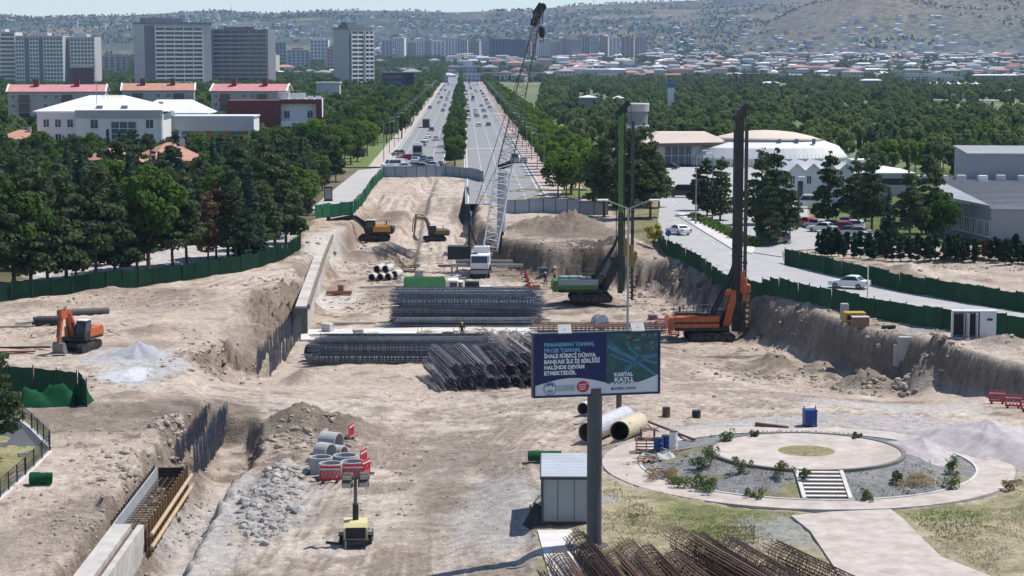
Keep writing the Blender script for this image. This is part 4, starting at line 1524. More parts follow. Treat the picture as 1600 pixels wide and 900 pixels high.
# ---- domed halls on the right
D = 478
r = building('domed_hall', 'hall with a faceted beige roof above a brown fascia', 1072, D, 21, 17, 0, 0, None, 'hall')
zt, ze = px_z(208, D), px_z(223, D)
def fac(px, z, y):
 return (px_w(1072, px, D), y, z)
pts = [fac(1001, ze - .6, 0), fac(1143, ze, 0), fac(1146, ze, 17), fac(998, ze - .4, 17), fac(1034, zt, 4.5), fac(1108, zt, 4.5), fac(1110, zt, 12), fac(1032, zt, 12)]
fs = [(0, 1, 5, 4), (1, 2, 6, 5), (2, 3, 7, 6), (3, 0, 4, 7), (4, 5, 6, 7), (3, 2, 1, 0)]
b = MB()
b._add(pts, fs)
b.build('roof', dome_beige, r)
MB().beam(fac(1018, ze - .55, -.35), fac(1146, ze - .25, -.35), .7, .8).build('fascia', mat('brown_fascia', (.20, .13, .11), .6), r)
MB().box((0, 9, 0), (19, 15, ze - .7)).build('wall', render_white, r)
b = MB().m(1).box((px_w(1072, 1063, D), 1.46, 0), (6.6, .1, ze - 1))
for k in range(5):
 b.m(0).box((px_w(1072, 1063, D) - 3.2 + k * 1.6, 1.38, 0), (.14, .12, ze - 1))
b.m(0).box((px_w(1072, 1063, D), 1.39, 2.2), (6.6, .1, .14))
b.build('curtain_wall', [white_frame, glass_blue], r)
D = 470
r = building('domed_hall', 'wide low dome with a white skirt and beige crown', 1212, D, 40, 34, 0, 0, None, 'hall')
zt, ze = px_z(207, D), px_z(247, D)
Rr = px_w(1078, 1342, D) / 2
b = MB()
prof = [(Rr * .985, 0), (Rr * .99, ze - .8), (Rr, ze - .6), (Rr, ze - .2), (Rr * .90, ze + (zt - ze) * .36), (Rr * .72, ze + (zt - ze) * .58)]
b.lathe(prof, 40, M=T(0, Rr * .8, 0) @ Matrix.Diagonal((1, .8, 1, 1)))
b.build('skirt', render_white, r, smooth=False)
b = MB()
prof = [(Rr * .72, ze + (zt - ze) * .58 + .12), (Rr * .55, ze + (zt - ze) * .77), (Rr * .36, ze + (zt - ze) * .91), (Rr * .16, zt - .12), (0.0, zt)]
b.lathe(prof, 40, M=T(0, Rr * .8, 0) @ Matrix.Diagonal((1, .8, 1, 1)))
b.build('crown_roof', dome_beige, r, smooth=True)
for k in range(3):
 MB().bbox((2 + k * 4.2, 4.5 + k * .8, ze + (zt - ze) * .5), (.8, .6, 1.3)).build('roof_vent', render_dark, r)
b = MB()
for k in range(64):
 t = pi + pi * k / 63
 b.tube(((Rr + 2) * cos(t), Rr * .8 + (Rr + 2) * .8 * sin(t), 0), ((Rr + 2) * cos(t), Rr * .8 + (Rr + 2) * .8 * sin(t), 3.0), .05, n=4)
b.build('railing', white_frame, r, kind='stuff')
D = 500
r = building('water_tower', 'round grey tower ringed with dark bands behind the green drill mast', 999, D, 6, 6, 0, 0, None, 'tower')
R_ = px_w(982, 1015, D) / 2
zt = px_z(164, D)
MB().lathe([(R_ * .88, 0), (R_ * .88, zt - 8.6)], 20, c=(0, 3, 0)).build('shaft', render_grey, r, smooth=False)
z = zt - 8.6
for k, (hh, mm, rr_) in enumerate([(2.2, render_grey, 1.0), (1.3, render_white, 1.06), (3.4, render_dark, .95), (1.7, render_warm, 1.08)]):
 MB().lathe([(R_ * rr_, z + .01), (R_ * rr_, z + hh)], 20, c=(0, 3, 0)).build('ring_storey', mm, r)
 z += hh
MB().lathe([(R_ * 1.1, z + .01), (R_ * 1.1, z + .35)], 20, c=(0, 3, 0)).build('roof', render_white, r)
# ---- gabled white building, low white block, warehouses
D = 352
w = px_w(1236, 1340, D)
r = building('gabled_building', 'white building with a saw-tooth row of gables behind the pines', 1288, D, w, 16, radians(4), 0, None, 'building')
ze = px_z(268, D)
MB().box((0, 8, 0), (w, 16, ze)).build('wall', render_white, r)
n = 4
for k in range(n):
 x0 = -w / 2 + w * k / n
 x1 = x0 + w / n
 m = (x0 + x1) / 2
 MB().prism([(x0, ze), (x1, ze), (m, ze + 1.3)], 'y', .01, 15.9).build('gable_wall', render_white, r)
 b = MB()
 for a, c in ((x0, m), (x1, m)):
  b.beam((a + (a - m) * .06, 7.8, ze + .02), (c, 7.8, ze + 1.42), 16.8, .16, up=(0, 0, 1))
 b.build('roof', roof_white, r)
 window(r, m - .7, ze - 2.2, .9, 1.5)
 if k == 0:
  MB().box((m + .7, -.04, .3), (.9, .1, ze - 2)).build('glazed_door', glass, r)
D = 372
w = px_w(1340, 1432, D)
r = building('clinic_building', 'low block with a bright white stepped roof behind the pines', 1386, D, w, 14, 0, 0, None, 'building')
ze = px_z(272, D)
MB().box((0, 7, 0), (w, 14, ze)).build('wall', render_grey, r)
b = MB()
hip(b, w, 14, ze, 1.0, .5, 3)
b.build('roof', roof_white, r)
MB().box((-3, 8, ze + .8), (4, 5, 1.6)).build('roof_lantern', roof_white, r)
MB().box((0, -.06, ze - 2), (w * .9, .12, 1.2)).build('window_band', glass, r)
zr = 5.0
A_, B_, C_, E_ = G(1549, 326, zr), G(1478, 312, zr), G(1463, 282, zr), G(1760, 280, zr)
F_ = G(1760, 330, zr)
r = thing('warehouse', 'large grey warehouse with a ribbed low roof at the right edge', 'warehouse', (A_.x, A_.y, 0))
BUILT.append((A_.x - 3, A_.y - 1, E_.x, E_.y))
loc = [(q.x - A_.x, q.y - A_.y) for q in (A_, F_, E_, C_, B_)]
b = MB().prism(loc, 'z', 0, zr)
b.build('wall', mat('warehouse_cladding', (.27, .285, .31), .6, .1, var=.05, scale=.2), r)
off = [(q[0] * 1.0 + (-.3 if i in (3, 4, 0) else .3), q[1] + (-.3 if i in (0, 1) else .3)) for i, q in enumerate(loc)]
rf = MB().prism(off, 'z', zr + .003, zr + .30).build('roof', roof_grey, r)
rib = MB()
for k in range(26):
 t = k / 25
 p0 = Vector((*loc[0], 0)).lerp(Vector((*loc[3], 0)), t)
 p1 = Vector((*loc[1], 0)).lerp(Vector((*loc[2], 0)), t)
 rib.beam((p0.x, p0.y, zr + .36), (p1.x, p1.y, zr + .36), .5, .14)
rib.build('roof_rib', mat('roof_rib_grey', (.24, .24, .255), .6, .2), rf, kind='stuff')
for k in range(8):
 MB().bbox((2 + k * 3.3, loc[3][1] - 6 - (k % 2) * 1.2, zr + .3), (1.4, 1.4, 1.0)).build('roof_fan', render_grey if k % 3 else roof_white, rf)
d = Vector((*loc[4], 0)) - Vector((*loc[0], 0))
an = atan2(-d.y, -d.x)
for k in range(7):
 t = (k + .5) / 7
 q = Vector((*loc[4], 0)).lerp(Vector((*loc[0], 0)), t)
 window(r, q.x, 1.0, 1.9, 2.2, q.y, an, bars=2)
b = MB()
for a, c in ((loc[0], loc[1]), (loc[4], loc[0]), (loc[3], loc[4])):
 b.beam((a[0] - .2, a[1] - .33, zr + .25), (c[0] - .2, c[1] - .33, zr + .25), .12, .5)
b.build('gutter', mat('pale_metal', (.55, .56, .57), .5, .2), r)
D = 335
r = building('warehouse', 'tall grey warehouse behind the ribbed roof at the right edge', 1590, D, px_w(1525, 1660, D), 30, radians(-8), 0, None, 'warehouse')
w = px_w(1525, 1660, D)
b = MB().box((0, 15, 0), (w, 30, px_z(243, D)))
b.build('wall', mat('warehouse_cladding', (.27, .285, .31)), r)
MB().box((0, 15, px_z(243, D)), (w + .6, 30.6, .35)).build('roof', roof_grey, r)
MB().box((w * .1, -.1, 1), (3, .2, 3.4)).build('roller_door', render_dark, r)
# ---- park roofs and tents
def tent(label, pxc, py, D, wpx, hh, z=0):
 w = px_w(0, wpx, D)
 r = thing('canopy_tent', label, 'tent', (AT(pxc, 0, D).x, D, z), 0, 'white canopies in the park')
 zt = px_z(py, D)
 b = MB()
 n = 8
 vs = []
 for j, f in enumerate((0, .3, .65, 1)):
  for k in range(n):
   t = 2 * pi * k / n + .4
   rad = w / 2 * f * (1 + (.18 if k % 2 else -.12) * f)
   vs.append((rad * cos(t), rad * sin(t), zt - hh * (f ** .6) + (.35 * hh if k % 2 and f == 1 else 0)))
 fs = []
 for j in range(3):
  for k in range(n):
   fs.append((j * n + k, j * n + (k + 1) % n, (j + 1) * n + (k + 1) % n, (j + 1) * n + k))
 b._add(vs, fs)
 b.build('membrane', mat('tent_membrane', (.78, .77, .75), .7, var=.04), r)
 b = MB().tube((0, 0, 0), (0, 0, zt), .12, n=5)
 for k in range(0, n, 2):
  t = 2 * pi * k / n + .4
  b.tube((w * .45 * cos(t), w * .45 * sin(t), 0), (w * .45 * cos(t), w * .45 * sin(t), zt - hh * .9), .08, n=4)
 b.build('mast', steel_grey, r)
 BUILT.append((r.location.x - w / 2, D - w / 2, r.location.x + w / 2, D + w / 2))
tent('pointed white canopy right behind the wide dome', 1300, 206, 640, 30, 2.4)
tent('winged white canopy between park trees above the pines', 1348, 208, 640, 36, 3.0)
tent('small white canopy partly hidden by park trees', 1403, 209, 650, 20, 2.4)
for k, x in enumerate((1458, 1467, 1484, 1500, 1513, 1528)):
 tent('small white butterfly canopy in the far row of six in the park', x, 127, 1500, 12, 2.2)
D = 1150
r = building('pavilion', 'long pavilion with a white and red roof among the park trees', 1512, D, px_w(1440, 1583, D), 14, 0, 0, None, 'pavilion')
w = px_w(1440, 1583, D)
zt = px_z(157, D)
MB().box((-w * .1, 7, 0), (w * .7, 12, zt - .8)).build('wall', render_dark, r)
MB().prism([(-w / 2, zt - .6), (w / 2, zt - .9), (w / 2 - 4, zt), (-w / 2 + 4, zt + .5)], 'y', -.5, 14).build('roof', roof_white, r)
MB().box((w * .13, -.7, zt - 1.6), (7, .4, 1.4)).build('sign_board', mat('red_sign', (.45, .03, .03), .5), r)
MB().box((-w * .15, 12, zt), (w * .45, 6, 3.4)).build('stand', render_dark, r)
D = 1500
r = building('pavilion', 'rusty brown tower frame standing above the park trees', 1160, D, 22, 10, 0, 0, None, 'pavilion')
fm = mat('rust_frame', (.13, .075, .06), .8)
zt = px_z(117, D)
b = MB()
for x in (-8, -3, 3, 8):
 b.box((x, 0, 0), (.5, .5, zt)).box((x, 7, 0), (.5, .5, zt))
b.build('column', fm, r)
for z in (zt - 7, zt - 3.5, zt):
 MB().box((0, 3.5, z), (18, 9, .7)).build('deck', fm, r)
r = building('pavilion', 'blue panel kiosk standing in the park wood', 1050, 900, 3.5, 3, 0, 0, None, 'kiosk')
MB().box((0, 1.5, 0), (2.6, 3, 12.0)).build('wall', render_white, r)
MB().box((0, 1.5, 12.0), (3.4, 3.2, 2.4)).build('sign_panel', mat('kiosk_blue', (.06, .16, .38), .5), r)
for px, py, D, wp, lab in ((920, 153, 900, 26, 'low white roof in a clearing of the park wood'), (968, 154, 930, 15, 'narrow white roof beside the clearing of the park wood'), (1207, 130, 1500, 26, 'long white roof at the far edge of the park'), (1365, 126, 1550, 32, 'pale green shed roof at the far edge of the park'),
                           (1560, 118, 1900, 70, 'long pale roof at the right edge beyond the park'), (1585, 143, 1200, 12, 'tiny white roof at the right edge of the park')):
 w = px_w(0, wp, D)
 r = building('park_shed', lab, px, D, w, 8, 0, 0, None, 'shed')
 zt = px_z(py, D)
 MB().box((0, 4, 0), (w * .95, 8, zt - .01)).build('wall', render_dark, r)
 b = MB()
 hip(b, w, 8, zt, 1.0, .4, 3)
 b.build('roof', roof_white, r)
# ---- the far town
r_ = random.Random(21)
wall_cols = [render_white, render_warm, mat('pale_blue_render', (.42, .45, .48), .8), mat('buff_render', (.46, .40, .34), .8), mat('rose_render', (.44, .34, .32), .8)]
def far_block(name, label, pxc, D, w, d, h, wm, z, group, cat, floors, cols):
 b = MB()
 b.m(0).box((0, d / 2, -2), (w, d, h + 2))
 for k in range(cols):
  x = -w / 2 + w * (k + .5) / cols
  b.m(1).box((x, -.1, 1.5), (w / cols * .45, .2, h - 3))
 ph = h / floors
 for f in range(floors):
  b.m(0).box((0, -.3, f * ph + ph * .7), (w * .96, .6, ph * .38))
 b.m(2).box((0, d / 2, h + .01), (w * .5, d * .5, 2.6))
 o = b.build(name, [wm, glass, roof_red if r_.random() < .35 else render_grey])
 o.location = (AT(pxc, 0, D).x, D, z)
 o.rotation_euler = (0, 0, r_.uniform(-.25, .35))
 return tag(o, label, cat, group)
def plain_z(D):
 return 21 * float(sstep(2000, 3900, np.array(float(D)))) - .2
cname = {0: 'white', 1: 'grey', 2: 'pale blue', 3: 'buff', 4: 'rose'}
x = 596
k = 0
while x < 1008:
 D = r_.uniform(3450, 3850)
 wpx = r_.uniform(11, 20)
 ci = r_.randrange(5)
 top = r_.uniform(59, 66) if x < 880 else r_.uniform(56, 63)
 z = plain_z(D)
 far_block('apartment_tower', 'far %s apartment tower in the row %s' % (cname[ci], 'left of the crane boom' if x < 800 else 'right of the crane boom'), x + wpx / 2, D, px_w(0, wpx, D), 16, px_z(top, D) - z, wall_cols[ci], z, 'far row of apartment towers at the foot of the hills', 'apartment tower', 12, r_.randint(3, 5))
 x += wpx + r_.uniform(-2, 2.5)
for x0, x1, yt, D in ((768, 800, 61, 3300), (800, 822, 62, 3320)):
 z = plain_z(D)
 far_block('apartment_tower', 'far dark blue apartment slab just left of the crane boom', (x0 + x1) / 2, D, px_w(x0, x1, D), 18, px_z(yt, D) - z, mat('slate_render', (.14, .16, .22), .8), z, 'far row of apartment towers at the foot of the hills', 'apartment tower', 12, 6)
for x0, x1, yt, D, ci in ((418, 446, 66, 2900, 1), (448, 482, 78, 2700, 2), (484, 512, 62, 3100, 0), (510, 532, 76, 2600, 4), (415, 430, 86, 2300, 3), (150, 196, 88, 2400, 1)):
 z = plain_z(D)
 far_block('apartment_block', 'far %s apartment block left of the lone tower' % cname[ci], (x0 + x1) / 2, D, px_w(x0, x1, D), 14, px_z(yt, D) - z, wall_cols[ci], z, 'far blocks behind the slab towers', 'apartment block', 7, 5)
# far town houses
hm = []
for k in range(9):
 b = MB()
 w, d, h = [(12, 10, 6), (16, 11, 6.5), (22, 12, 7), (14, 12, 9), (34, 16, 6.5), (18, 12, 9), (12, 12, 6), (46, 18, 7), (26, 12, 10)][k]
 b.m(0).box((0, d / 2, -1), (w, d, h + 1))
 b.m(2)
 for f in range(int(h / 3)):
  n = int(w / 3.5)
  for j in range(n):
   b.box((-w / 2 + w * (j + .5) / n, -.04, 1 + f * 3), (1.4, .1, 1.4))
 b.m(1)
 if k in (4, 7):
  b.box((0, d / 2, h), (w + 1, d + 1, .5))
 else:
  hip(b, w, d, h, 2.4)
 wmat = wall_cols[k % 5]
 rmat = [roof_red, roof_white, roof_pink, roof_grey, roof_white, roof_orange, render_dark, roof_grey, roof_red][k]
 hm.append((b.mesh('house', [wmat, rmat, glass]), ['red', 'white', 'pink', 'grey', 'flat white', 'orange', 'dark', 'flat grey', 'red'][k], ['white', 'grey', 'pale blue', 'buff', 'rose', 'white', 'grey', 'pale blue', 'buff'][k]))
n = 0
while n < 290:
 px = r_.uniform(735, 1640) if r_.random() < .84 else r_.uniform(430, 700)
 D = r_.uniform(1950, 3900)
 if px < 1000 and D > 3350:
  continue
 u = (px - 800) / FPX
 if abs(px - 735) < 22:
  continue
 ki = r_.choice([0, 1, 1, 3, 3, 4, 5, 6, 6, 7, 7, 3, 6, 4])
 me, rc, wc = hm[ki]
 side = 'right of the crane boom' if px > 850 else ('left of the boulevard' if px < 720 else 'behind the boulevard trees')
 o = link('house', me, loc=(u * D, D, plain_z(D)), rot=(0, 0, r_.uniform(-.5, .5)))
 s = r_.uniform(.8, 1.25)
 o.scale = (s, s, s)
 tag(o, 'far %s house with a %s roof %s' % (wc, rc, side), 'house', 'houses of the far town')
 n += 1
r = building('shop_hall', 'bright white hall closing the far end of the boulevard', 722, 2600, 45, 20, 0, plain_z(2600), None, 'hall')
MB().box((0, 10, -1), (38, 20, 8)).build('wall', render_warm, r)
MB().box((0, 9, 7.02), (46, 24, 1.8)).build('roof', roof_white, r)
r = building('shop_hall', 'long low building with dark openings right of the boulevard end', 800, 2050, 62, 16, 0, plain_z(2050), None, 'hall')
MB().box((0, 8, -1), (62, 16, 10)).build('wall', render_warm, r)
for k in range(7):
 MB().box((-25 + k * 8.2, -.1, 1), (4.5, .2, 4.6)).build('opening', glass, r)
MB().box((0, 8, 9.02), (63, 17, .8)).build('roof', roof_pink, r)
# small houses and trees scattered over the hillsides
b = MB()
rw = random.Random(5)
rr = np.random.default_rng(9)
us = rr.uniform(-.30, .30, 2600)
Ds = 3900 + 3500 * rr.uniform(0, 1, 2600) ** 1.3
zs = terrain(us * Ds, Ds)[0] if isinstance(terrain(us[:1] * Ds[:1], Ds[:1]), tuple) else terrain(us * Ds, Ds)
cl = fbm(us * Ds, Ds, 700, 3, 303)
for u, D, z, c in zip(us, Ds, zs, cl):
 if c < -.15 or (u > .12 and D > 4800):
  continue
 w = rw.uniform(8, 15)
 b.m(rw.choice([0, 0, 1, 2])).box((u * D, D, z - 2), (w, 10, rw.uniform(7, 12)))
 b.m(rw.choice([3, 3, 4, 4, 5])).box((u * D, D, z + rw.uniform(5, 9)), (w + 1, 11, 1.2), taper=(.6, .4))
for k in range(620):
 u, D = rw.uniform(-.03, .29), rw.uniform(2050, 3950)
 if D < 2050 + 900 * max(0, .1 - u) * 8 and u < .02:
  continue
 z = plain_z(D)
 hh = rw.choice([5, 6, 7, 9, 12])
 w = rw.uniform(9, 26)
 b.m(rw.choice([0, 1, 2, 2])).box((u * D, D, z - 1), (w, 11, hh + 1))
 b.m(rw.choice([3, 4, 5, 5, 5, 5])).box((u * D, D, z + hh + .01), (w + 1, 12, 1.6), taper=(.7, .3))
b.build('town_houses', [render_white, render_warm, render_grey, roof_red, roof_white, roof_grey], kind='stuff')
for px, yb, yt, D in ((928, 14, -6, 7400), (361, 18, 9, 7300), (503, 20, 12, 7300)):
 r = thing('radio_mast', 'thin radio mast on the ridge %s' % ('right of the crane hook' if px > 900 else ('left of the lone tower' if px > 400 else 'above the slab tower')), 'mast', (AT(px, 0, D).x, D, px_z(yb, D) - 15))
 hh = px_z(yt, D) - px_z(yb, D) + 15
 b = MB()
 b.tube((0, 0, 0), (0, 0, hh), 1.1, .7, 4)
 for k in range(1, 4):
  b.tube((0, 0, hh * k / 4), (2.5, 0, hh * k / 4 + 1), .8, n=4)
 b.build('lattice', steel_grey, r)
# ------------------------------------------------------------ planting
# left wood: individual trees from the fence back, then one mass
FOR_L = pw([(-260, 484), (-60, 468), (0, 462), (120, 452), (250, 436), (340, 422), (410, 405), (446, 388), (466, 352), (478, 328), (512, 296), (556, 258), (590, 236), (620, 226), (640, 200), (400, 200), (-700, 210)])
KEEP = [pw([(228, 418), (330, 398), (330, 380), (226, 396)]), pw([(290, 405), (420, 385), (440, 360), (380, 362), (290, 388)])]
def label_for(key, x, y, h):
 px = 800 + x / y * FPX
 zone = 'in the front rows above the green fence' if y < 275 else ('deep in the wood left of the site' if y < 345 else 'at the back of the wood')
 if px > 470:
  zone = 'beside the pale closed road'
 mark = 'at the left edge' if px < 60 else ('below the white school' if px < 180 else ('below the joined hall' if px < 300 else ('below the maroon building' if px < 420 else 'at the site end')))
 size = 'tall' if h > 12 else ('medium' if h > 10.4 else 'low')
 return '%s %s %s, %s' % (size, {'pine': 'tiered pine', 'spruce': 'pointed spruce', 'broad': 'round broadleaf tree', 'brown': 'dying brown pine'}[key], zone, mark)
rt = random.Random(77)
cnt = 0
yy = 236.0
front = []
for px, py, h, key in [(430, 388, 14.2, 'pine'), (447, 380, 12.5, 'pine'), (405, 392, 13, 'pine'), (356, 402, 12, 'pine'), (325, 408, 9, 'brown'), (338, 404, 10, 'brown'), (292, 413, 12, 'pine'), (270, 417, 12.5, 'pine'), (232, 424, 13, 'broad'), (214, 424, 11, 'pine'),
      (180, 432, 12, 'pine'), (150, 436, 14, 'pine'), (118, 436, 9, 'brown'), (104, 440, 13.5, 'pine'), (75, 444, 13, 'pine'), (48, 446, 14.5, 'pine'), (22, 448, 12, 'broad'), (-10, 452, 14, 'pine'), (-40, 456, 14, 'pine'), (205, 400, 14, 'spruce'), (60, 420, 15, 'spruce'),
      (130, 410, 15, 'spruce'), (190, 380, 15, 'pine'), (458, 345, 12, 'pine'), (470, 330, 11, 'pine'), (440, 340, 13.5, 'pine'), (513, 282, 10, 'pine'), (530, 268, 10, 'broad'), (500, 290, 9.5, 'spruce'), (548, 258, 10, 'broad'), (480, 305, 11, 'pine'), (412, 362, 14, 'pine')]:
 g = P(px, py)
 front.append((g.x, g.y, h, key))
 far_enough(g.x, g.y, .1)
for x, y, h, key in front:
 tree(key, x, y, h, label_for(key, x, y, h), 'trees of the wood left of the site')
 cnt += 1
tries = 0
while cnt < 255 and tries < 9000:
 tries += 1
 u = rt.uniform(-.262, -.06)
 y = 245 + (440 - 245) * rt.random() ** .9
 x = u * y
 if not inpoly(x, y, FOR_L) or any(inpoly(x, y, k) for k in KEEP) or not free(x, y, 2.5) or not far_enough(x, y, 5.0):
  continue
 key = rt.choices(['pine', 'spruce', 'broad', 'brown'], [56, 26, 15, 3])[0]
 h = rt.uniform(8.5, 13.5) if key != 'brown' else rt.uniform(7, 10)
 if y > 330:
  h *= .80
 tree(key, x, y, h, label_for(key, x, y, h), 'trees of the wood left of the site')
 cnt += 1
print('left trees', cnt)
# boulevard trees
def bl_tree(key, lat, D, h, label, group):
 q = BL(lat, D)
 tree(key, q.x, q.y, h, label, group, z=q.z + .05)
D = 466
k = 0
while D < 1500:
 bl_tree('broad' if k < 3 else rt.choice(['spruce', 'spruce', 'broad']), (-2.1 if k < 3 else rt.choice((-3.2, -.9))) + rt.uniform(-.3, .3), D, 7.5 if k < 3 else rt.uniform(6, 7.5), 'tree in the median strip between the carriageways, %s' % ('nearest the fence' if k < 1 else ('rounded, near the fence' if k < 3 else 'in the long middle row')), 'trees of the median strip')
 D += rt.uniform(8, 11) * (1 + D / 3000) * (1 if k < 3 else .55)
 k += 1
D = 366
k = 0
while D < 1500:
 for lat in (19.6, 24.5):
  if rt.random() < .85:
   kk, hh = ('bright' if rt.random() < .75 else 'broad'), rt.uniform(7, 9)
   bl_tree(kk, lat + rt.uniform(-.8, .8), D + rt.uniform(-2, 2), hh, '%s%s tree in the %s row right of the boulevard' % ('tall ' if hh > 8.3 else ('low ' if hh < 7.6 else ''), 'light green' if kk == 'bright' else 'mid green', 'kerb' if lat < 22 else 'outer') + (', by the grey fence' if D < 420 else (', near part' if D < 560 else (', half way along' if D < 800 else (', beyond half way' if D < 1100 else ', far end')))), 'street trees right of the boulevard')
 D += rt.uniform(9, 12) * (1 + D / 2500)
D = 480
while D < 1300:
 for lat in (-21.5, -27, -33, -39):
  if rt.random() < .85 and not (lat > -25 and D < 600):
   h = rt.uniform(7.5, 10.5)
   bl_tree(rt.choice(['broad', 'broad', 'bright', 'pine']), lat + rt.uniform(-2, 2), D + rt.uniform(-3, 3), h, 'full green tree on the bank left of the left carriageway' + (', near the traffic queue' if D < 620 else (', half way along' if D < 900 else ', far along')), 'trees left of the boulevard')
 D += rt.uniform(10, 13) * (1 + D / 2500)
# bright trees and the dark pines right of the boulevard
for px, py, h, key, lab in [(872, 310, 8.6, 'bright', 'bright green round tree by the lawn patch beside the red pavement'), (905, 312, 9.4, 'bright', 'tall bright green tree standing on the lawn patch'), (893, 305, 9, 'broad', 'mid green tree behind the lawn patch'),
       (944, 338, 13.5, 'pine', 'dark pine just left of the green drill mast'), (982, 342, 15, 'pine', 'broad dark pine right behind the green drill mast'), (1016, 341, 13.6, 'pine', 'dark pine above the yellow shrub'), (964, 325, 15, 'pine', 'dark pine behind the green drill mast, second row'),
       (1000, 322, 14.5, 'pine', 'dark pine between the mast and the parking entrance, second row'), (938, 318, 11, 'broad', 'shadowy green tree between the bright trees and the pines'), (1030, 325, 9.5, 'pine', 'smaller dark pine at the edge of the parking road'),
       (1022, 388, 3.6, 'yellow', 'yellow green bush at the bend of the road by the net fence'),
       (1105, 338, 9.8, 'pine', 'pine left of the orange drill mast beside the parking road'), (1125, 345, 10.4, 'pine', 'pine close left of the orange drill mast'), (1090, 330, 8, 'pine', 'short pine left of the orange drill mast'),
       (1188, 352, 12.2, 'pine', 'tall pine close right of the orange drill mast'), (1210, 372, 13, 'pine', 'tall pine in front of the parked cars'), (1228, 380, 10, 'pine', 'spreading pine left of the parking cars'), (1200, 385, 9, 'pine', 'low pine beside the orange mast foot'),
       (1294, 352, 11.6, 'pine', 'open tiered pine in front of the gabled building'), (1338, 352, 10.5, 'pine', 'dark pine on the lawn right of the gabled building'), (1362, 366, 11.6, 'pine', 'tall dark pine behind the clipped hedge'), (1352, 345, 10, 'pine', 'dark pine on the lawn, second row'),
       (1388, 378, 8, 'spruce', 'small spruce behind the clipped hedge'), (1422, 380, 10.2, 'pine', 'round topped pine left of the ribbed warehouse'), (1455, 374, 11, 'pine', 'broad pine at the corner of the ribbed warehouse'), (1440, 365, 9, 'pine', 'pine behind the round topped one by the warehouse'), (1475, 378, 7.5, 'broad', 'low tree against the ribbed warehouse windows')]:
 g = P(px, py)
 tree(key, g.x, g.y, h, lab, 'pines along the parking road' if key == 'pine' else None)
 far_enough(g.x, g.y, .1)
# clipped cypress hedge
px = 1278
k = 0
while px < 1640:
 for row in (0, 1):
  g = P(px + rt.uniform(-3, 3) + row * 4, 394 + (px - 1278) * .040 + row * 7 + rt.uniform(-2, 2))
  if rt.random() < .93 and not (1525 < px < 1552 and row == 1):
   row_h = rt.uniform(2.2, 3.5)
   tree('cypress', g.x, g.y, row_h, '%s cypress in the %s row of the warehouse hedge, %s' % ('tall grey green' if row_h > 3 else ('low grey green' if row_h < 2.6 else 'grey green'), ('rear', 'front')[row], 'left end' if px < 1360 else ('left half' if px < 1440 else ('right half' if px < 1520 else 'right end'))), 'cypress hedge before the warehouse', wide=1.5)
 px += rt.uniform(8, 11)
for px, py, h in ((1536, 405, 2.8), (1545, 406, 2.4), (1512, 404, 2.0)):
 g = P(px, py)
 tree('brown', g.x, g.y, h, 'dead brown cypress in the hedge before the warehouse', 'dead shrubs in the hedge')
# low hedge on the traffic island
b = leaf_cloud([(np.array(P(1085 + k * 6.2, 343 + k * 2.9)) + np.array((0, 0, .5)), np.array((1.1, 1.3, .7))) for k in range(16)], 1500, .4, np.random.default_rng(4))
tag(link('hedge', quads_mesh('hedge', b, leaf_broad)), 'low green hedge on the traffic island beside the white car', 'hedge')
# tree at the left edge in front
g = P(-8, 728)
tree('pine', g.x - .5, g.y + 2, 7.4, 'green pine cut by the left edge above the black railing')
# masses: park wood on the right and the wood between the left buildings
def scatter_mass(name, pts, keys, seed):
 rng = np.random.default_rng(seed)
 n = len(pts)
 me = bpy.data.meshes.new(name)
 me.vertices.add(n)
 me.vertices.foreach_set('co', np.array([(p[0], p[1], p[2]) for p in pts]).ravel())
 a = me.attributes.new('rot', 'FLOAT_VECTOR', 'POINT')
 rr = np.zeros((n, 3))
 rr[:, 2] = rng.uniform(0, 6.28, n)
 a.data.foreach_set('vector', rr.ravel())
 a = me.attributes.new('size', 'FLOAT', 'POINT')
 a.data.foreach_set('value', np.array([p[3] for p in pts]))
 a = me.attributes.new('pick', 'INT', 'POINT')
 a.data.foreach_set('value', rng.integers(0, len(keys), n).astype(np.int32))
 o = link(name, me, kind='stuff')
 ng = bpy.data.node_groups.new(name, 'GeometryNodeTree')
 ng.interface.new_socket('Geometry', in_out='INPUT', socket_type='NodeSocketGeometry')
 ng.interface.new_socket('Geometry', in_out='OUTPUT', socket_type='NodeSocketGeometry')
 N, L = ng.nodes, ng.links
 gi = N.new('NodeGroupInput')
 go = N.new('NodeGroupOutput')
 j = N.new('GeometryNodeJoinGeometry')
 def attr(nm, dt):
  q = N.new('GeometryNodeInputNamedAttribute')
  q.data_type = dt
  q.inputs['Name'].default_value = nm
  return q.outputs['Attribute']
 for k, src in enumerate(keys):
  ip = N.new('GeometryNodeInstanceOnPoints')
  oi = N.new('GeometryNodeObjectInfo')
  oi.inputs['Object'].default_value = src
  oi.inputs['As Instance'].default_value = True
  cmp = N.new('FunctionNodeCompare')
  cmp.data_type = 'INT'
  cmp.operation = 'EQUAL'
  L.new(attr('pick', 'INT'), cmp.inputs[2])
  cmp.inputs[3].default_value = k
  L.new(gi.outputs[0], ip.inputs['Points'])
  L.new(cmp.outputs[0], ip.inputs['Selection'])
  L.new(oi.outputs['Geometry'], ip.inputs['Instance'])
  L.new(attr('rot', 'FLOAT_VECTOR'), ip.inputs['Rotation'])
  L.new(attr('size', 'FLOAT'), ip.inputs['Scale'])
  L.new(ip.outputs[0], j.inputs[0])
 L.new(j.outputs[0], go.inputs[0])
 md = o.modifiers.new('scatter', 'NODES')
 md.node_group = ng
 return o
PARK = []
rp = random.Random(31)
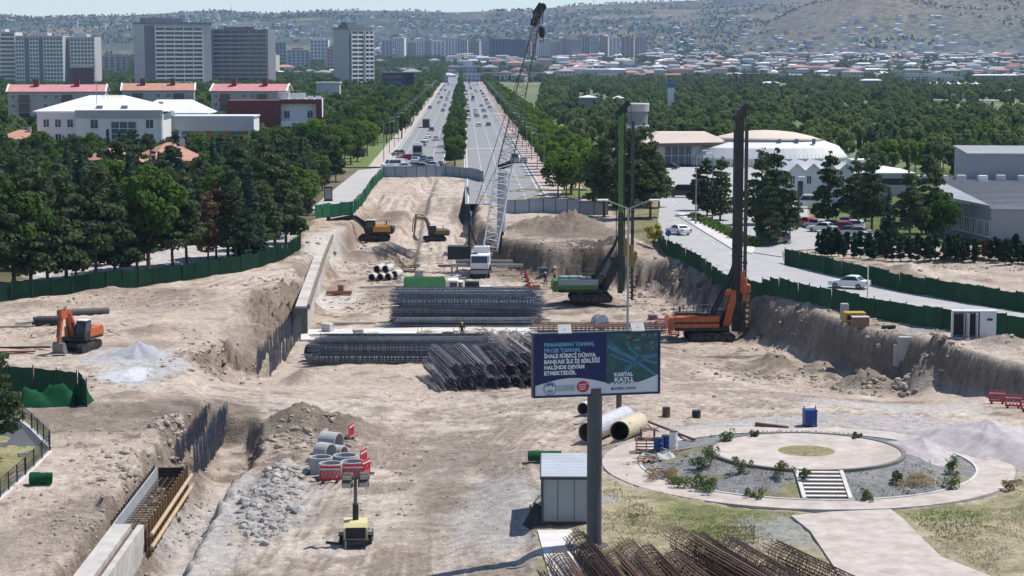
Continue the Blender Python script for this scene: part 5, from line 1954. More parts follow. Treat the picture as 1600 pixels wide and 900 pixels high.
CLEAR = [(1370, 160, 163, 90), (1300, 166, 168.5, 60), (1420, 172, 175, 40), (1180, 176, 179, 50), (1060, 128, 130, 80), (1260, 140, 142, 120), (1400, 190, 194, 60), (920, 140, 158, 30), (1330, 152, 158, 60), (1460, 120, 132, 50), (1520, 150, 168, 80), (1560, 216, 232, 60), (1210, 126, 134, 30), (1100, 150, 153, 40)]
def park_ok(px, py):
 for cx, y0, y1, hw in CLEAR:
  if y0 < py < y1 and abs(px - cx) < hw:
   return rp.random() < .12
 return True
# individual trees nearest the camera
park_src = []
n_ind = 0
tries = 0
while n_ind < 235 and tries < 20000:
 tries += 1
 D = rp.uniform(400, 640)
 px = rp.uniform(890, 1660)
 u = (px - 800) / FPX
 x = u * D
 if px < 1040 and D < 480:
  continue
 if D < 500 and px < 1350:
  continue
 lat = x - VPU * D
 if lat < 34 or not free(x, D, 3) or not far_enough(x, D, 5.2):
  continue
 y_img = HOR + 26 * FPX / D
 if not park_ok(px, y_img):
  continue
 key = rp.choices(['park', 'poplar', 'parkc', 'bright'], [60, 18, 12, 10])[0]
 h = rp.uniform(5.0, 8.0)
 where = ('right of the service road' if px < 1000 else 'behind the beige hall' if px < 1100 else 'behind the wide dome' if px < 1340 else 'left of the tall warehouse' if px < 1500 else 'behind the tall warehouse') + (', in front' if D < 500 else ', middle rows' if D < 570 else ', rear rows')
 where = where
 tree(key, x, D, h, ('tall ' if h > 7 else 'small ' if h < 5.8 else '') + {'park': 'leafy park tree with a loose crown ', 'poplar': 'slim upright park tree ', 'parkc': 'conical park conifer ', 'bright': 'light green park tree '}[key] + where, 'nearest trees of the park wood', z=0)
 n_ind += 1
def crown_of(key):
 for o in bpy.data.objects:
  if o.name.startswith('crown') and o.data == TREES[key][0][0]:
   return o
def src_list(keys):
 out = []
 for k in keys:
  for v in TREES[k]:
   for o in COL.objects:
    if o.type == 'MESH' and o.data == v[0]:
     out.append(o)
     break
 return out
rng = np.random.default_rng(12)
pts = []
D = 560.0
while D < 2700:
 step = 5.6 + D * .0022
 for u in np.arange(.018, .31, step / D):
  d = D + rng.uniform(-.5, .5) * step
  uu = u + rng.uniform(-.5, .5) * step / D
  x = uu * d
  if x - VPU * d < 33 or (d < 645 and rng.random() < .35):
   continue
  px = 800 + uu * FPX
  if d > 1900 and rng.random() < (d - 1900) / 900:
   continue
  y_img = HOR + (26 - 4) * FPX / d
  if not park_ok(px, y_img) or not free(x, d, 2) or rng.random() < (.3 if d < 1000 else .34):
   continue
  h = rng.uniform(5.0, 8.5)
  pts.append((x, d, plain_z(d), h / 8 * .95))
 D += step
print('park mass', len(pts))
scatter_mass('park_wood', pts, src_list(['park', 'parkc', 'poplar', 'park']), 3)
pts = []
D = 440.0
while D < 3300:
 step = 6.0 + D * .0022
 for u in np.arange(-.31, -.03, step / D):
  d = D + rng.uniform(-.5, .5) * step
  uu = u + rng.uniform(-.5, .5) * step / D
  x = uu * d
  lat = x - VPU * d
  if lat > -42 or not free(x, d, 2.5):
   continue
  if d < 640 and free(x, d, 2.5) and rng.random() < .15:
   continue
  if d > 1300 and rng.random() < .35:
   continue
  if not far_enough(x, d, 4.2):
   continue
  pts.append((x, d, plain_z(d), rng.uniform(.72, 1.15) * (1.0 if d > 620 else .85)))
 D += step
# boulevard rows beyond the individual trees
for lat, k0 in ((-2.1, .75), (20.5, 1.0), (24.5, 1.0), (-21.5, 1.1), (-28, 1.1), (-36, 1.1)):
 D = 1500 if lat > -20 else 1300
 while D < 3000:
  q = BL(lat + rng.uniform(-1, 1), D)
  pts.append((q.x, q.y, q.z, rng.uniform(.8, 1.0) * k0))
  D += rng.uniform(10, 16)
print('left mass', len(pts))
scatter_mass('town_wood', pts, src_list(['park', 'broad', 'park', 'poplar', 'park']), 5)
# trees and scrub on the plain and hills
N_ = 26000
us = rng.uniform(-.30, .32, N_)
Ds = np.where(rng.random(N_) < .5, rng.uniform(2000, 4000, N_), 4000 + 3700 * rng.uniform(0, 1, N_) ** 1.3)
zs = terrain(us * Ds, Ds)
cl = fbm(us * Ds, Ds * .7, 420, 4, 81) + .7 * fbm(us * Ds, Ds * .6, 130, 4, 91)
pxs = 800 + us * FPX
pts = []
for u, D, z, c, p in zip(us, Ds, zs, cl, pxs):
 if D > 4000 and c < -.2 + (.42 if p > 1150 else 0):
  continue
 if abs(u * D - VPU * D) < 24 and D < 3000:
  continue
 pts.append((u * D, D, z - .5, rng.uniform(.6, 1.35)))
print('hill trees', len(pts))
scatter_mass('hill_scrub', pts, src_list(['park', 'parkc']), 7)
# ------------------------------------------------------------ billboard and cabin
pole_dark = mat('slate_paint', (.075, .085, .095), .5, .2, var=.15, scale=1.2, dirt=(.11, .09, .075))
navy = mat('print_navy', (.012, .02, .10), .45, var=.05, scale=1)
print_white = mat('print_white', (.58, .61, .66), .5, var=.03)
print_text = mat('print_text', (.62, .66, .72), .5, var=.03)
print_blue = mat('print_light_blue', (.13, .33, .50), .5, var=.03)
print_teal = mat('print_teal', (.02, .16, .16), .5, var=.05)
print_red = mat('print_red', (.50, .03, .06), .5, var=.05)
white_paint = mat('white_paint', (.66, .66, .65), .5, var=.06, dirt=(.48, .46, .42), dirt_amt=.4)
black_paint = mat('black_paint', (.022, .023, .025), .45, .2, var=.25, scale=2, dirt=(.10, .085, .07), dirt_amt=.4)
rubber = mat('rubber', (.022, .021, .02), .9, var=.3, scale=3, dirt=(.16, .13, .10), dirt_amt=.5)
def text_mesh(txt, size, off=.012, align='LEFT', name='lettering', extrude=.004, space=1.0):
 cu = bpy.data.curves.new('t', 'FONT')
 cu.body = txt
 cu.size = size
 cu.offset = off * size / .3
 cu.extrude = extrude
 cu.align_x = align
 cu.space_character = space
 cu.resolution_u = 2
 o = bpy.data.objects.new('t', cu)
 COL.objects.link(o)
 bpy.context.view_layer.update()
 me = bpy.data.meshes.new_from_object(o.evaluated_get(bpy.context.evaluated_depsgraph_get()))
 bpy.data.objects.remove(o)
 me.name = name
 return me
g = P(930, 856)
D0 = g.y
bw, bh = 6.95, 3.42
zb = 26 - (622 - HOR) * D0 / FPX
yaw = radians(12.5)
r = thing('billboard', 'tall navy billboard announcing the junction project on a single slate post', 'billboard', (g.x, g.y, g.z), yaw)
zb -= g.z
cxo = px_w(930, 931.5, D0)
MB().tube((0, .25, -.3), (0, .25, zb + .4), .40, .40, 16).build('post', pole_dark, r, smooth=False)
MB().lathe([(.75, 0), (.75, .12), (.42, .16), (.42, .5)], 16, c=(0, .25, 0)).build('base_plate', pole_dark, r)
cas = MB()
cas.box((cxo, .22, zb), (bw, .42, bh))
cas.build('casing', mat('billboard_casing', (.055, .075, .085), .5, .2), r)
fr = MB()
t = .11
fr.box((cxo, -.02, zb + .003), (bw - .01, .09, t)).box((cxo, -.02, zb + bh - t), (bw - .01, .09, t - .003))
fr.box((cxo - bw / 2 + t / 2, -.02, zb + t), (t, .09, bh - 2 * t)).box((cxo + bw / 2 - t / 2, -.02, zb + t), (t, .09, bh - 2 * t))
fr.build('frame', mat('frame_navy', (.02, .03, .09), .45, .1), r)
pw_, ph_ = bw - 2 * t - .01, bh - 2 * t - .01
px0 = cxo - pw_ / 2
pz0 = zb + t + .005
def BP(fx, fz, y=-.012):
 return (px0 + fx * pw_, y, pz0 + fz * ph_)
pr = MB().box((cxo, .002, pz0), (pw_, .02, ph_)).build('poster', navy, r)
b = MB()
n = 28
up = []
for k in range(n + 1):
 f = k / n
 up.append((f, .165 + .115 * math.sin(min(1, f / .60) * pi) * (1 if f < .6 else 0) - .03 * sstep(.55, .85, np.array(f)) + .16 * max(0, (f - .72) / .28) ** 1.6))
for (f0, z0), (f1, z1) in zip(up[:-1], up[1:]):
 b.face([BP(f0, 0, -.020), BP(f1, 0, -.020), BP(f1, z1, -.020), BP(f0, z0, -.020)])
b.build('printed_band', print_white, pr)
def art_mat():
 m = bpy.data.materials.new('print_aerial_view')
 m.use_nodes = True
 n = m.node_tree.nodes
 L = m.node_tree.links
 bs = n['Principled BSDF']
 bs.inputs['Roughness'].default_value = .5
 tc = n.new('ShaderNodeTexCoord')
 no = n.new('ShaderNodeTexNoise')
 no.inputs['Scale'].default_value = 1.6
 no.inputs['Detail'].default_value = 8
 no.inputs['Roughness'].default_value = .7
 L.new(tc.outputs['Object'], no.inputs['Vector'])
 cr = n.new('ShaderNodeValToRGB')
 cr.color_ramp.elements[0].position = .36
 cr.color_ramp.elements[0].color = (.008, .035, .075, 1)
 cr.color_ramp.elements[1].position = .68
 cr.color_ramp.elements[1].color = (.03, .14, .17, 1)
 e = cr.color_ramp.elements.new(.52)
 e.color = (.015, .08, .085, 1)
 L.new(no.outputs['Fac'], cr.inputs['Fac'])
 L.new(cr.outputs[0], bs.inputs['Base Color'])
 return m
b = MB()
ar = [(.575, .165), (.70, .14), (.86, .19), (1.0, .30), (1.0, 1.0), (.575, 1.0)]
b.face([BP(a, c, -.026) for a, c in ar])
b.build('printed_view', art_mat(), pr)
b = MB()
def stripe(p, q, w):
 a, c = Vector(BP(*p, -.030)), Vector(BP(*q, -.030))
 d = (c - a).normalized()
 nrm = Vector((-d.z, 0, d.x)) * w / 2
 b.face([a - nrm, c - nrm, c + nrm, a + nrm])
for p, q, w in (((.585, .80), (.80, .56), .20), ((.80, .56), (.99, .62), .20), ((.60, .66), (.82, .46), .10), ((.70, .30), (.86, .60), .16), ((.82, .52), (.98, .28), .13), ((.74, .82), (.85, .56), .10), ((.60, .86), (.70, .70), .08), ((.86, .56), (.99, .48), .12)):
 stripe(p, q, w)
b.build('printed_road', mat('print_road_blue', (.06, .17, .27), .5, var=.1), pr)
b = MB()
rb = random.Random(3)
for k in range(26):
 fx, fz = rb.uniform(.74, .97), rb.uniform(.72, .97)
 a = Vector(BP(fx, fz, -.028))
 w, h = rb.uniform(.06, .2), rb.uniform(.04, .08)
 b.m(rb.choice([0, 0, 1, 1, 2]))
 sk = .05
 b.face([a, a + Vector((w, 0, sk)), a + Vector((w - .02, 0, sk + h)), a + Vector((-.02, 0, h))])
b.build('printed_block', [mat('print_pale', (.20, .26, .28), .5), mat('print_dark', (.012, .03, .05), .5), mat('print_ochre', (.30, .20, .05), .5)], pr)
def put_text(txt, fx, fz, size, m, align='LEFT', off=.010, parent=pr, y=-.034, name='lettering', fitw=None):
 me = text_mesh(txt, size, off, align, name)
 me.materials.clear()
 me.materials.append(m)
 o = link(name, me, parent, loc=BP(fx, fz, y), rot=(pi / 2, 0, 0))
 if fitw:
  xs = [v.co.x for v in me.vertices]
  o.scale = (fitw * pw_ / (max(xs) - min(xs)), 1, 1)
 return o
for k, (tx, m, fw) in enumerate([('FINANSMAN TAMAM,', print_blue, .405), ('PROJE TAMAM,', print_blue, .295), ('İHALE SÜRECİ DÜNYA', print_text, .42), ('BANKASI İLE İŞ BİRLİĞİ', print_text, .45), ('HALİNDE DEVAM', print_text, .325), ('ETMEKTEDİR.', print_text, .26)]):
 put_text(tx, .07, .815 - k * .0945, .285, m, fitw=fw, off=.014)
for k, (tx, fw, sz) in enumerate([('KARTAL', .155, .27), ('KATLI', .145, .30), ('KAVŞAĞI', .22, .33)]):
 put_text(tx, .715, .285 - k * .090, sz, print_text, 'CENTER', .016, fitw=fw, y=-.040)
b = MB()
b.m(0).face([BP(.615, .055, -.033), BP(.715, .055, -.033), BP(.715, .095, -.033), BP(.615, .095, -.033)])
b.m(1).face([BP(.715, .055, -.0331), BP(.815, .055, -.0331), BP(.815, .095, -.0331), BP(.715, .095, -.0331)])
b.build('printed_strip', [navy, mat('print_slate', (.06, .09, .14), .5)], pr)
put_text('YAPIM ÇALIŞMALARI', .715, .062, .115, print_text, 'CENTER', .004, fitw=.18, y=-.040)
# round emblem and red stamp
def disc(fx, fz, r0, m, y, r1=0, a0=0, a1=2 * pi, n=28, nm='emblem_ring', sx=1):
 b = MB()
 c = Vector(BP(fx, fz, y))
 for k in range(n):
  t0, t1 = a0 + (a1 - a0) * k / n, a0 + (a1 - a0) * (k + 1) / n
  p = [c + Vector((r0 * sx * cos(t0), 0, r0 * sin(t0))), c + Vector((r0 * sx * cos(t1), 0, r0 * sin(t1)))]
  if r1 > 0:
   p += [c + Vector((r1 * sx * cos(t1), 0, r1 * sin(t1))), c + Vector((r1 * sx * cos(t0), 0, r1 * sin(t0)))]
  else:
   p.append(c)
  b.face(p[::1])
 return b.build(nm, m, pr)
disc(.118, .118, .37, mat('print_grey_blue', (.22, .30, .36), .5), -.026, .29)
disc(.118, .118, .28, print_white, -.028)
disc(.118, .125, .26, print_teal, -.031, 0, radians(8), radians(172), nm='emblem_hill')
b = MB()
q = [(.075, .125), (.098, .168), (.110, .145), (.122, .185), (.138, .145), (.148, .158), (.162, .125)]
b.face([BP(a, c, -.034) for a, c in q])
b.build('emblem_peak', print_white, pr)
disc(.118, .105, .20, mat('print_grey_blue', (.2, .3, .3)), -.031, 0, pi * 1.1, pi * 1.9, nm='emblem_base')
b = MB()
for (x0, x1, z0, z1) in ((.178, .322, .060, .064), (.178, .322, .166, .170), (.178, .181, .064, .166), (.319, .322, .064, .166)):
 b.face([BP(x0, z0, -.030), BP(x1, z0, -.030), BP(x1, z1, -.030), BP(x0, z1, -.030)])
b.build('printed_frame', mat('print_grey_blue', (.2, .3, .3)), pr)
put_text('BÜYÜKŞEHİR', .25, .122, .135, mat('print_grey_blue', (.2, .3, .3)), 'CENTER', .005, fitw=.125)
put_text('BELEDİYESİ', .25, .078, .135, mat('print_grey_blue', (.2, .3, .3)), 'CENTER', .005, fitw=.125)
disc(.385, .130, .31, print_red, -.030, nm='stamp', sx=1.1)
for k in range(3):
 b = MB()
 z = .155 - k * .038
 b.face([BP(.350 + k * .004, z - .006, -.033), BP(.415 - k * .004, z + .012, -.033), BP(.415 - k * .004, z + .026, -.033), BP(.350 + k * .004, z + .008, -.033)])
 b.build('stamp_stripe', print_white, pr)
for fx in (.22, .81):
 a = Vector(BP(fx, 1.0))
 b = MB().tube((a.x, .1, zb + bh), (a.x, -.5, zb + bh + .25), .03, n=5)
 lm = b.build('lamp_arm', steel_dark, r)
 MB().box((0, 0, 0), (.72, .12, .5), M=T(a.x, -.55, zb + bh + .05) @ Matrix.Rotation(radians(-35), 4, 'X')).build('floodlight', mat('floodlight_grey', (.45, .46, .46), .4, .2), lm)
# cabin
cab_wall = mat('cabin_panel', (.30, .32, .335), .55, .1, var=.05, scale=.5, dirt=(.25, .25, .25), dirt_amt=.3)
cab_trim = mat('cabin_trim', (.06, .065, .075), .5, .2)
cab_roof = mat('cabin_roof', (.60, .62, .64), .5, .15, var=.05, scale=.8, dirt=(.45, .44, .42), dirt_amt=.4)
gA = P(846, 822)
gB = P(923, 822)
w = (gB - gA).length
r = thing('site_cabin', 'pale grey site cabin with a ribbed white roof behind the billboard post', 'cabin', ((gA.x + gB.x) / 2, gA.y, gA.z + .1), radians(-1))
dp = 6.3
h = 2.55
MB().box((0, dp / 2, -.1), (w, dp, .25)).build('base_frame', mat('cabin_base', (.10, .05, .045), .7), r)
MB().box((0, dp / 2, .15), (w - .1, dp - .1, h - .15)).build('wall', cab_wall, r)
b = MB()
for sx in (-1, 1):
 for yy in (.06, dp - .06):
  b.box((sx * (w / 2 - .05), yy, .152), (.14, .14, h - .16))
b.build('corner_post', cab_trim, r)
MB().box((0, dp / 2, h), (w + .16, dp + .16, .14)).build('roof_edge', cab_trim, r)
rf = MB().box((0, dp / 2, h + .141), (w + .02, dp + .02, .05)).build('roof', cab_roof, r)
rib = MB()
k = .2
while k < dp:
 rib.prism([(k - .09, h + .192), (k + .09, h + .192), (k + .05, h + .25), (k - .05, h + .25)], 'x', -w / 2, w / 2)
 k += .42
rib.build('roof_rib', cab_roof, rf)
b = MB()
for k in range(1, 3):
 b.box((-w / 2 + w * k / 3, .045, .2), (.03, .02, h - .25))
b.build('panel_joint', cab_trim, r)
MB().box((-w / 2 + .035, 2.0, .16), (.05, .95, 2.0)).build('door', mat('cabin_door', (.24, .26, .27), .5), r)
wd_ = MB().box((-w / 2 + .03, 4.2, 1.0), (.05, 1.1, 1.0)).build('window', glass, r)
g = P(831, 826)
st = thing('cabin_steps', 'dark metal ramp leaning at the left wall of the site cabin', 'steps', g, radians(0))
b = MB().beam((.55, .3, 1.2), (-.15, -.3, .05), .9, .08, up=(0, 1, 0))
b.build('tread_plate', steel_dark, st)
b = MB()
for s in (0, 1):
 b.tube((-.1, -.25 + s * .6, 0), (-.1, -.25 + s * .6, 1.3), .035, n=5)
b.tube((-.1, -.25, 1.3), (.5, .1, 1.9), .03, n=5)
b.build('handrail', steel_dark, st)
sheet('slab', pw([(840, 830), (893, 829), (912, 905), (866, 930)]), .06, concrete_pale)
# ------------------------------------------------------------ digger machines
def excavator(name, label, loc, rz, sc, body_m, arm_m, boom, stick, bucket_m=None, cab_m=None, rail=False, cwt_m=None):
 """local +x forward; boom/stick are (x, z) polylines"""
 r = thing(name, label, 'excavator', loc, rz)
 r.scale = (sc,) * 3
 for s in (-1, 1):
  b = MB()
  prof = []
  for k in range(9):
   t = pi / 2 + pi * k / 8
   prof.append((-1.75 + .42 * cos(t), .45 + .42 * sin(t)))
  for k in range(9):
   t = -pi / 2 + pi * k / 8
   prof.append((1.75 + .42 * cos(t), .45 + .42 * sin(t)))
  b.prism(prof, 'y', s * 1.2 - .3, s * 1.2 + .3)
  for k in range(13):
   x = -1.75 + 3.5 * k / 12
   b.box((x, s * 1.2, .86), (.10, .64, .05)).box((x, s * 1.2, -.02), (.10, .64, .05))
  tr = b.build('track', rubber, r)
  b = MB()
  for k in range(6):
   x = -1.6 + 3.2 * k / 5
   b.tube((x, s * 1.2 - .33, .42), (x, s * 1.2 + .33, .42), .24 if k in (0, 5) else .15, n=10)
  b.build('roller', steel_dark, tr)
 MB().box((0, 0, .45), (2.6, 1.9, .4)).tube((0, 0, .8), (0, 0, 1.08), .75, n=14).build('undercarriage', black_paint, r)
 b = MB()
 b.bbox((-.75, 0, 1.08), (3.9, 2.75, .28), .05)
 b.build('deck', black_paint, r)
 MB().bbox((-1.2, -.85, 1.36), (2.7, 1.05, .95), .10).bbox((-1.2, .95, 1.36), (2.7, .85, .85), .1).bbox((-1.3, .2, 1.36), (1.9, .85, .75), .1).build('engine_hood', body_m, r)
 MB().prism([(-2.1, 1.3), (-2.1, 2.2), (-2.55, 2.2), (-2.85, 1.95), (-2.85, 1.3)], 'y', -1.37, 1.37).build('counterweight', cwt_m or body_m, r)
 MB().tube((-1.7, -.5, 2.2), (-1.7, -.5, 2.75), .09, n=8).box((-1.3, .3, 2.1), (.7, .6, .15)).build('exhaust', black_paint, r)
 cb = MB()
 cb.prism([(-.25, 1.36), (1.25, 1.36), (1.35, 1.75), (1.05, 2.98), (-.15, 2.98)], 'y', .42, 1.36)
 c = cb.build('cab', cab_m or black_paint, r)
 b = MB()
 for yy in (.405, 1.375):
  b.prism([(-.05, 1.95), (1.15, 1.95), (.93, 2.82), (-.05, 2.82)], 'y', yy - .01, yy + .01)
 b.prism([(1.335, 1.85), (1.355, 1.85), (1.1, 2.85), (1.08, 2.85)], 'y', .5, 1.28)
 b.box((-.265, .89, 2.0), (.02, .75, .8))
 b.build('window', glass, c)
 MB().box((.45, .89, 2.985), (1.25, 1.0, .07)).build('roof_panel', white_paint, c)
 if rail:
  b = MB()
  for x in (-2.4, -1.4, -.5):
   b.tube((x, -1.3, 2.2), (x, -1.3, 2.75), .025, n=4)
  b.tube((-2.4, -1.3, 2.75), (-.5, -1.3, 2.75), .025, n=4)
  b.build('guard_rail', black_paint, r)
 b = MB()
 for (a, c2), w0, w1 in zip(zip(boom[:-1], boom[1:]), (.75, .72, .6), (.72, .5, .45)):
  b.beam((a[0], -.05, a[1]), (c2[0], -.05, c2[1]), .38, w0, (0, 0, 1), .38, w1)
 for p in boom:
  b.tube((p[0], -.27, p[1]), (p[0], .17, p[1]), .22, n=10)
 bo = b.build('boom', arm_m, r)
 m1 = boom[1]
 b = MB()
 for s in (-1, 1):
  f = (boom[0][0] + .55, boom[0][1] - .35)
  mid = (f[0] * .4 + m1[0] * .6, f[1] * .4 + m1[1] * .6)
  b.tube((f[0], s * .3 - .05, f[1]), (mid[0], s * .3 - .05, mid[1]), .11, n=8)
  b.tube((mid[0], s * .3 - .05, mid[1]), (m1[0] + .1, s * .3 - .05, m1[1] - .1), .055, n=6)
 p, q = m1, boom[-1]
 b.tube((p[0] + .3, -.05, p[1] + .55), (q[0] - .6, -.05, q[1] + .62), .10, n=8)
 b.tube((q[0] - .6, -.05, q[1] + .62), (q[0] + .1, -.05, q[1] + .5), .05, n=6)
 b.build('ram', steel_dark, bo)
 b = MB()
 d = (Vector((stick[1][0], 0, stick[1][1])) - Vector((stick[0][0], 0, stick[0][1])))
 d.normalize()
 s0 = (stick[0][0] - d.x * .7, stick[0][1] - d.z * .7)
 b.beam((s0[0], -.05, s0[1]), (stick[1][0], -.05, stick[1][1]), .32, .55, (0, 0, 1), .28, .3)
 sk = b.build('stick', arm_m, r)
 b = MB()
 b.tube((stick[0][0] + .45, -.05, stick[0][1] + .1), (stick[1][0] + .3, -.05, stick[1][1] + .7), .08, n=6)
 b.build('ram', steel_dark, sk)
 e = stick[1]
 b = MB()
 prof = [(0, .25), (.18, .1), (.25, -.35), (.05, -.75), (-.35, -.95), (-.75, -.8), (-.55, -.7), (-.35, -.78), (-.05, -.62), (.08, -.3), (.02, 0), (-.12, .15)]
 b.prism(prof, 'y', -.55, .45, T(e[0], 0, e[1]))
 side = [(0, .25), (.18, .1), (.25, -.35), (.05, -.75), (-.35, -.95), (-.75, -.8), (-.3, .1)]
 b.prism(side, 'y', -.60, -.55, T(e[0], 0, e[1])).prism(side, 'y', .45, .50, T(e[0], 0, e[1]))
 for k in range(5):
  b.box((e[0] - .85, -.5 + k * .22, e[1] - .88), (.25, .09, .09))
 b.build('bucket', bucket_m or steel_grey, r)
 return r
yellow = mat('machine_yellow', (.50, .24, .05), .5, var=.1, scale=1.5, dirt=(.30, .22, .15), dirt_amt=.5)
bronze = mat('arm_bronze', (.20, .13, .07), .55, var=.2, scale=1.5, dirt=(.2, .17, .13))
orange_m = mat('machine_orange', (.46, .10, .03), .5, var=.12, scale=1.5, dirt=(.28, .20, .14), dirt_amt=.8)
g = P(585, 376)
excavator('excavator', 'large yellow excavator with a black boom reaching left into the bank', g, radians(178), 1.12, yellow, black_paint, [(.5, 1.75), (2.9, 3.35), (6.6, 2.75)], [(6.6, 2.75), (7.05, .55)], black_paint, black_paint, True, black_paint)
g = P(679, 376)
excavator('excavator', 'small excavator with an ochre arched arm and a dark cab', g, radians(188), .82, mat('hood_olive', (.20, .15, .06), .6, var=.2, scale=2), mat('arm_ochre', (.34, .24, .11), .55, var=.2, scale=2), [(.5, 1.75), (1.7, 4.3), (3.6, 4.5)], [(3.6, 4.5), (4.0, 1.0)], steel_grey, black_paint)
g = P(122, 547)
red_o = mat('arm_orange', (.42, .085, .035), .5, var=.15, scale=1.5, dirt=(.30, .18, .12), dirt_amt=.5)
excavator('excavator', 'orange excavator facing the photo with its grey bucket down beside the gravel heap', g, radians(-104), .93, orange_m, red_o, [(.5, 1.75), (1.9, 3.9), (3.3, 3.6)], [(3.3, 3.6), (3.9, 1.1)], mat('bucket_grey', (.20, .19, .18), .6, .3), black_paint)
# ------------------------------------------------------------ drilling rigs
def drill_rig(name, label, loc, rz, body_m, mast_m, mast_up, hgt, fx, hood_m, lattice_m, side_stripe=None, mw=.95, kofs=.86):
 r = thing(name, label, 'drilling rig', loc, rz)
 for s in (-1, 1):
  b = MB()
  prof = []
  for k in range(9):
   t = pi / 2 + pi * k / 8
   prof.append((-2.1 + .5 * cos(t), .5 + .5 * sin(t)))
  for k in range(9):
   t = -pi / 2 + pi * k / 8
   prof.append((2.1 + .5 * cos(t), .5 + .5 * sin(t)))
  b.prism(prof, 'y', s * 1.5 - .38, s * 1.5 + .38)
  for k in range(15):
   b.box((-2.1 + 4.2 * k / 14, s * 1.5, 1.0), (.12, .8, .05))
  tr = b.build('track', rubber, r)
  b = MB()
  for k in range(6):
   b.tube((-2.0 + .8 * k, s * 1.5 - .41, .5), (-2.0 + .8 * k, s * 1.5 + .41, .5), .26, n=10)
  b.build('roller', steel_dark, tr)
 MB().box((0, 0, .5), (3.2, 2.4, .5)).tube((0, 0, .95), (0, 0, 1.25), 1.0, n=16).build('undercarriage', black_paint, r)
 MB().bbox((-1.0, 0, 1.25), (6.0, 2.9, .35), .05).build('deck', black_paint, r)
 hd = MB()
 hd.bbox((-1.6, -1.0, 1.6), (5.0, .9, 1.25), .12).bbox((-2.6, .35, 1.6), (2.9, 1.6, 1.25), .12)
 hd.build('engine_hood', body_m, r)
 MB().box((-1.6, -1.46, 2.15 if side_stripe else 2.0), (4.9, .03, .68 if side_stripe else .22)).build('side_stripe', side_stripe or black_paint, r)
 MB().prism([(-4.0, 1.3), (-4.0, 2.7), (-4.5, 2.7), (-4.75, 2.4), (-4.75, 1.5), (-4.5, 1.3)], 'y', -1.4, 1.4).build('counterweight', body_m, r)
 MB().bbox((-2.4, 0, 2.86), (2.8, 1.4, .30), .05).bbox((-.6, -.9, 2.86), (1.2, .7, .25), .05).tube((-3.2, .6, 2.86), (-3.2, .6, 3.7), .12, n=8).build('deck_plant', hood_m, r)
 b = MB()
 for yy in (-1.35, 1.1):
  for k in range(5):
   x = -3.8 + k * 1.1
   b.tube((x, yy, 2.86), (x, yy, 3.8), .03, n=4)
  b.tube((-3.8, yy, 3.8), (.6, yy, 3.8), .03, n=4).tube((-3.8, yy, 3.35), (.6, yy, 3.35), .025, n=4)
 b.build('guard_rail', steel_dark, r)
 c = MB().prism([(.2, 1.6), (1.9, 1.6), (1.95, 2.1), (1.6, 3.3), (.2, 3.3)], 'y', .3, 1.4).build('cab', black_paint, r)
 b = MB()
 for yy in (.29, 1.41):
  b.prism([(.35, 2.2), (1.8, 2.2), (1.5, 3.15), (.35, 3.15)], 'y', yy - .01, yy + .01)
 b.prism([(1.955, 2.1), (1.975, 2.1), (1.63, 3.2), (1.61, 3.2)], 'y', .4, 1.3)
 b.build('window', glass, c)
 # mast: box column with edges and rungs
 b = MB()
 b.box((fx, 0, 1.0), (mw, .95, hgt * .45 - 1.0))
 for z in np.arange(1.5, hgt * .45, 1.1):
  b.box((fx, 0, z), (mw + .11, 1.04, .14))
 b.build('mast', mast_m, r)
 b = MB()
 b.box((fx, 0, hgt * .45 + .01), (mw * .85, .82, hgt * .51))
 for z in np.arange(hgt * .45 + .4, hgt * .95, 1.1):
  b.box((fx, 0, z), (mw * .85 + .1, .91, .12))
 b.build('mast_extension', mast_up, r)
 b = MB()
 for s in (-1, 1):
  b.tube((fx + .45, s * .33, 1.2), (fx + .45, s * .33, hgt * .95), .06, n=5)
 b.tube((fx - .5, .2, 2), (fx - .5, .2, hgt * .9), .05, n=4).tube((fx - .55, -.2, 2), (fx - .55, -.2, hgt * .9), .05, n=4)
 b.build('guide_rail', steel_dark, r)
 hd = MB()
 hd.beam((fx - .55, 0, hgt * .94), (fx + .85, 0, hgt * 1.0 + .1), .85, .72)
 hd.beam((fx + .2, 0, hgt * .95), (fx + .2, 0, hgt * .985), 1.0, .8, (0, 1, 0))
 h_ = hd.build('mast_head', black_paint, r)
 for x, z in ((-.5, .945), (.72, .995)):
  for s in (-.3, .3):
   MB().tube((fx + x, s - .06, hgt * z + .1), (fx + x, s + .06, hgt * z + .1), .30, n=14).build('pulley', steel_dark, h_)
 kx = fx + kofs
 b = MB()
 b.box((kx, 0, 4.6), (.34, .34, hgt * .72))
 for z in np.arange(6, hgt * .7, 2.4):
  b.box((kx, 0, z), (.46, .46, .25))
 b.build('kelly_bar', mat('kelly_steel', (.06, .058, .055), .5, .4, var=.3, scale=2), r)
 b = MB().tube((kx, 0, hgt * .76), (fx + 1.15, 0, hgt * 1.0), .03, n=4)
 b.build('rope', steel_dark, r)
 b = MB()
 b.bbox((kx, 0, 5.3), (1.15, 1.25, .9), .1).bbox((fx + .55, 0, 5.5), (.5, 1.05, 2.2), .05).tube((kx, 0, 4.3), (kx, 0, 5.31), .48, n=14)
 for s in (-1, 1):
  b.tube((kx - .1, s * .62, 5.6), (kx - .1, s * .62, 6.9), .22, n=10)
 b.build('rotary_drive', lattice_m, r)
 b = MB()
 b.tube((kx, 0, .1), (kx, 0, 4.4), .16, n=8)
 n = 60
 z0, z1, turns = .15, 3.9, 6
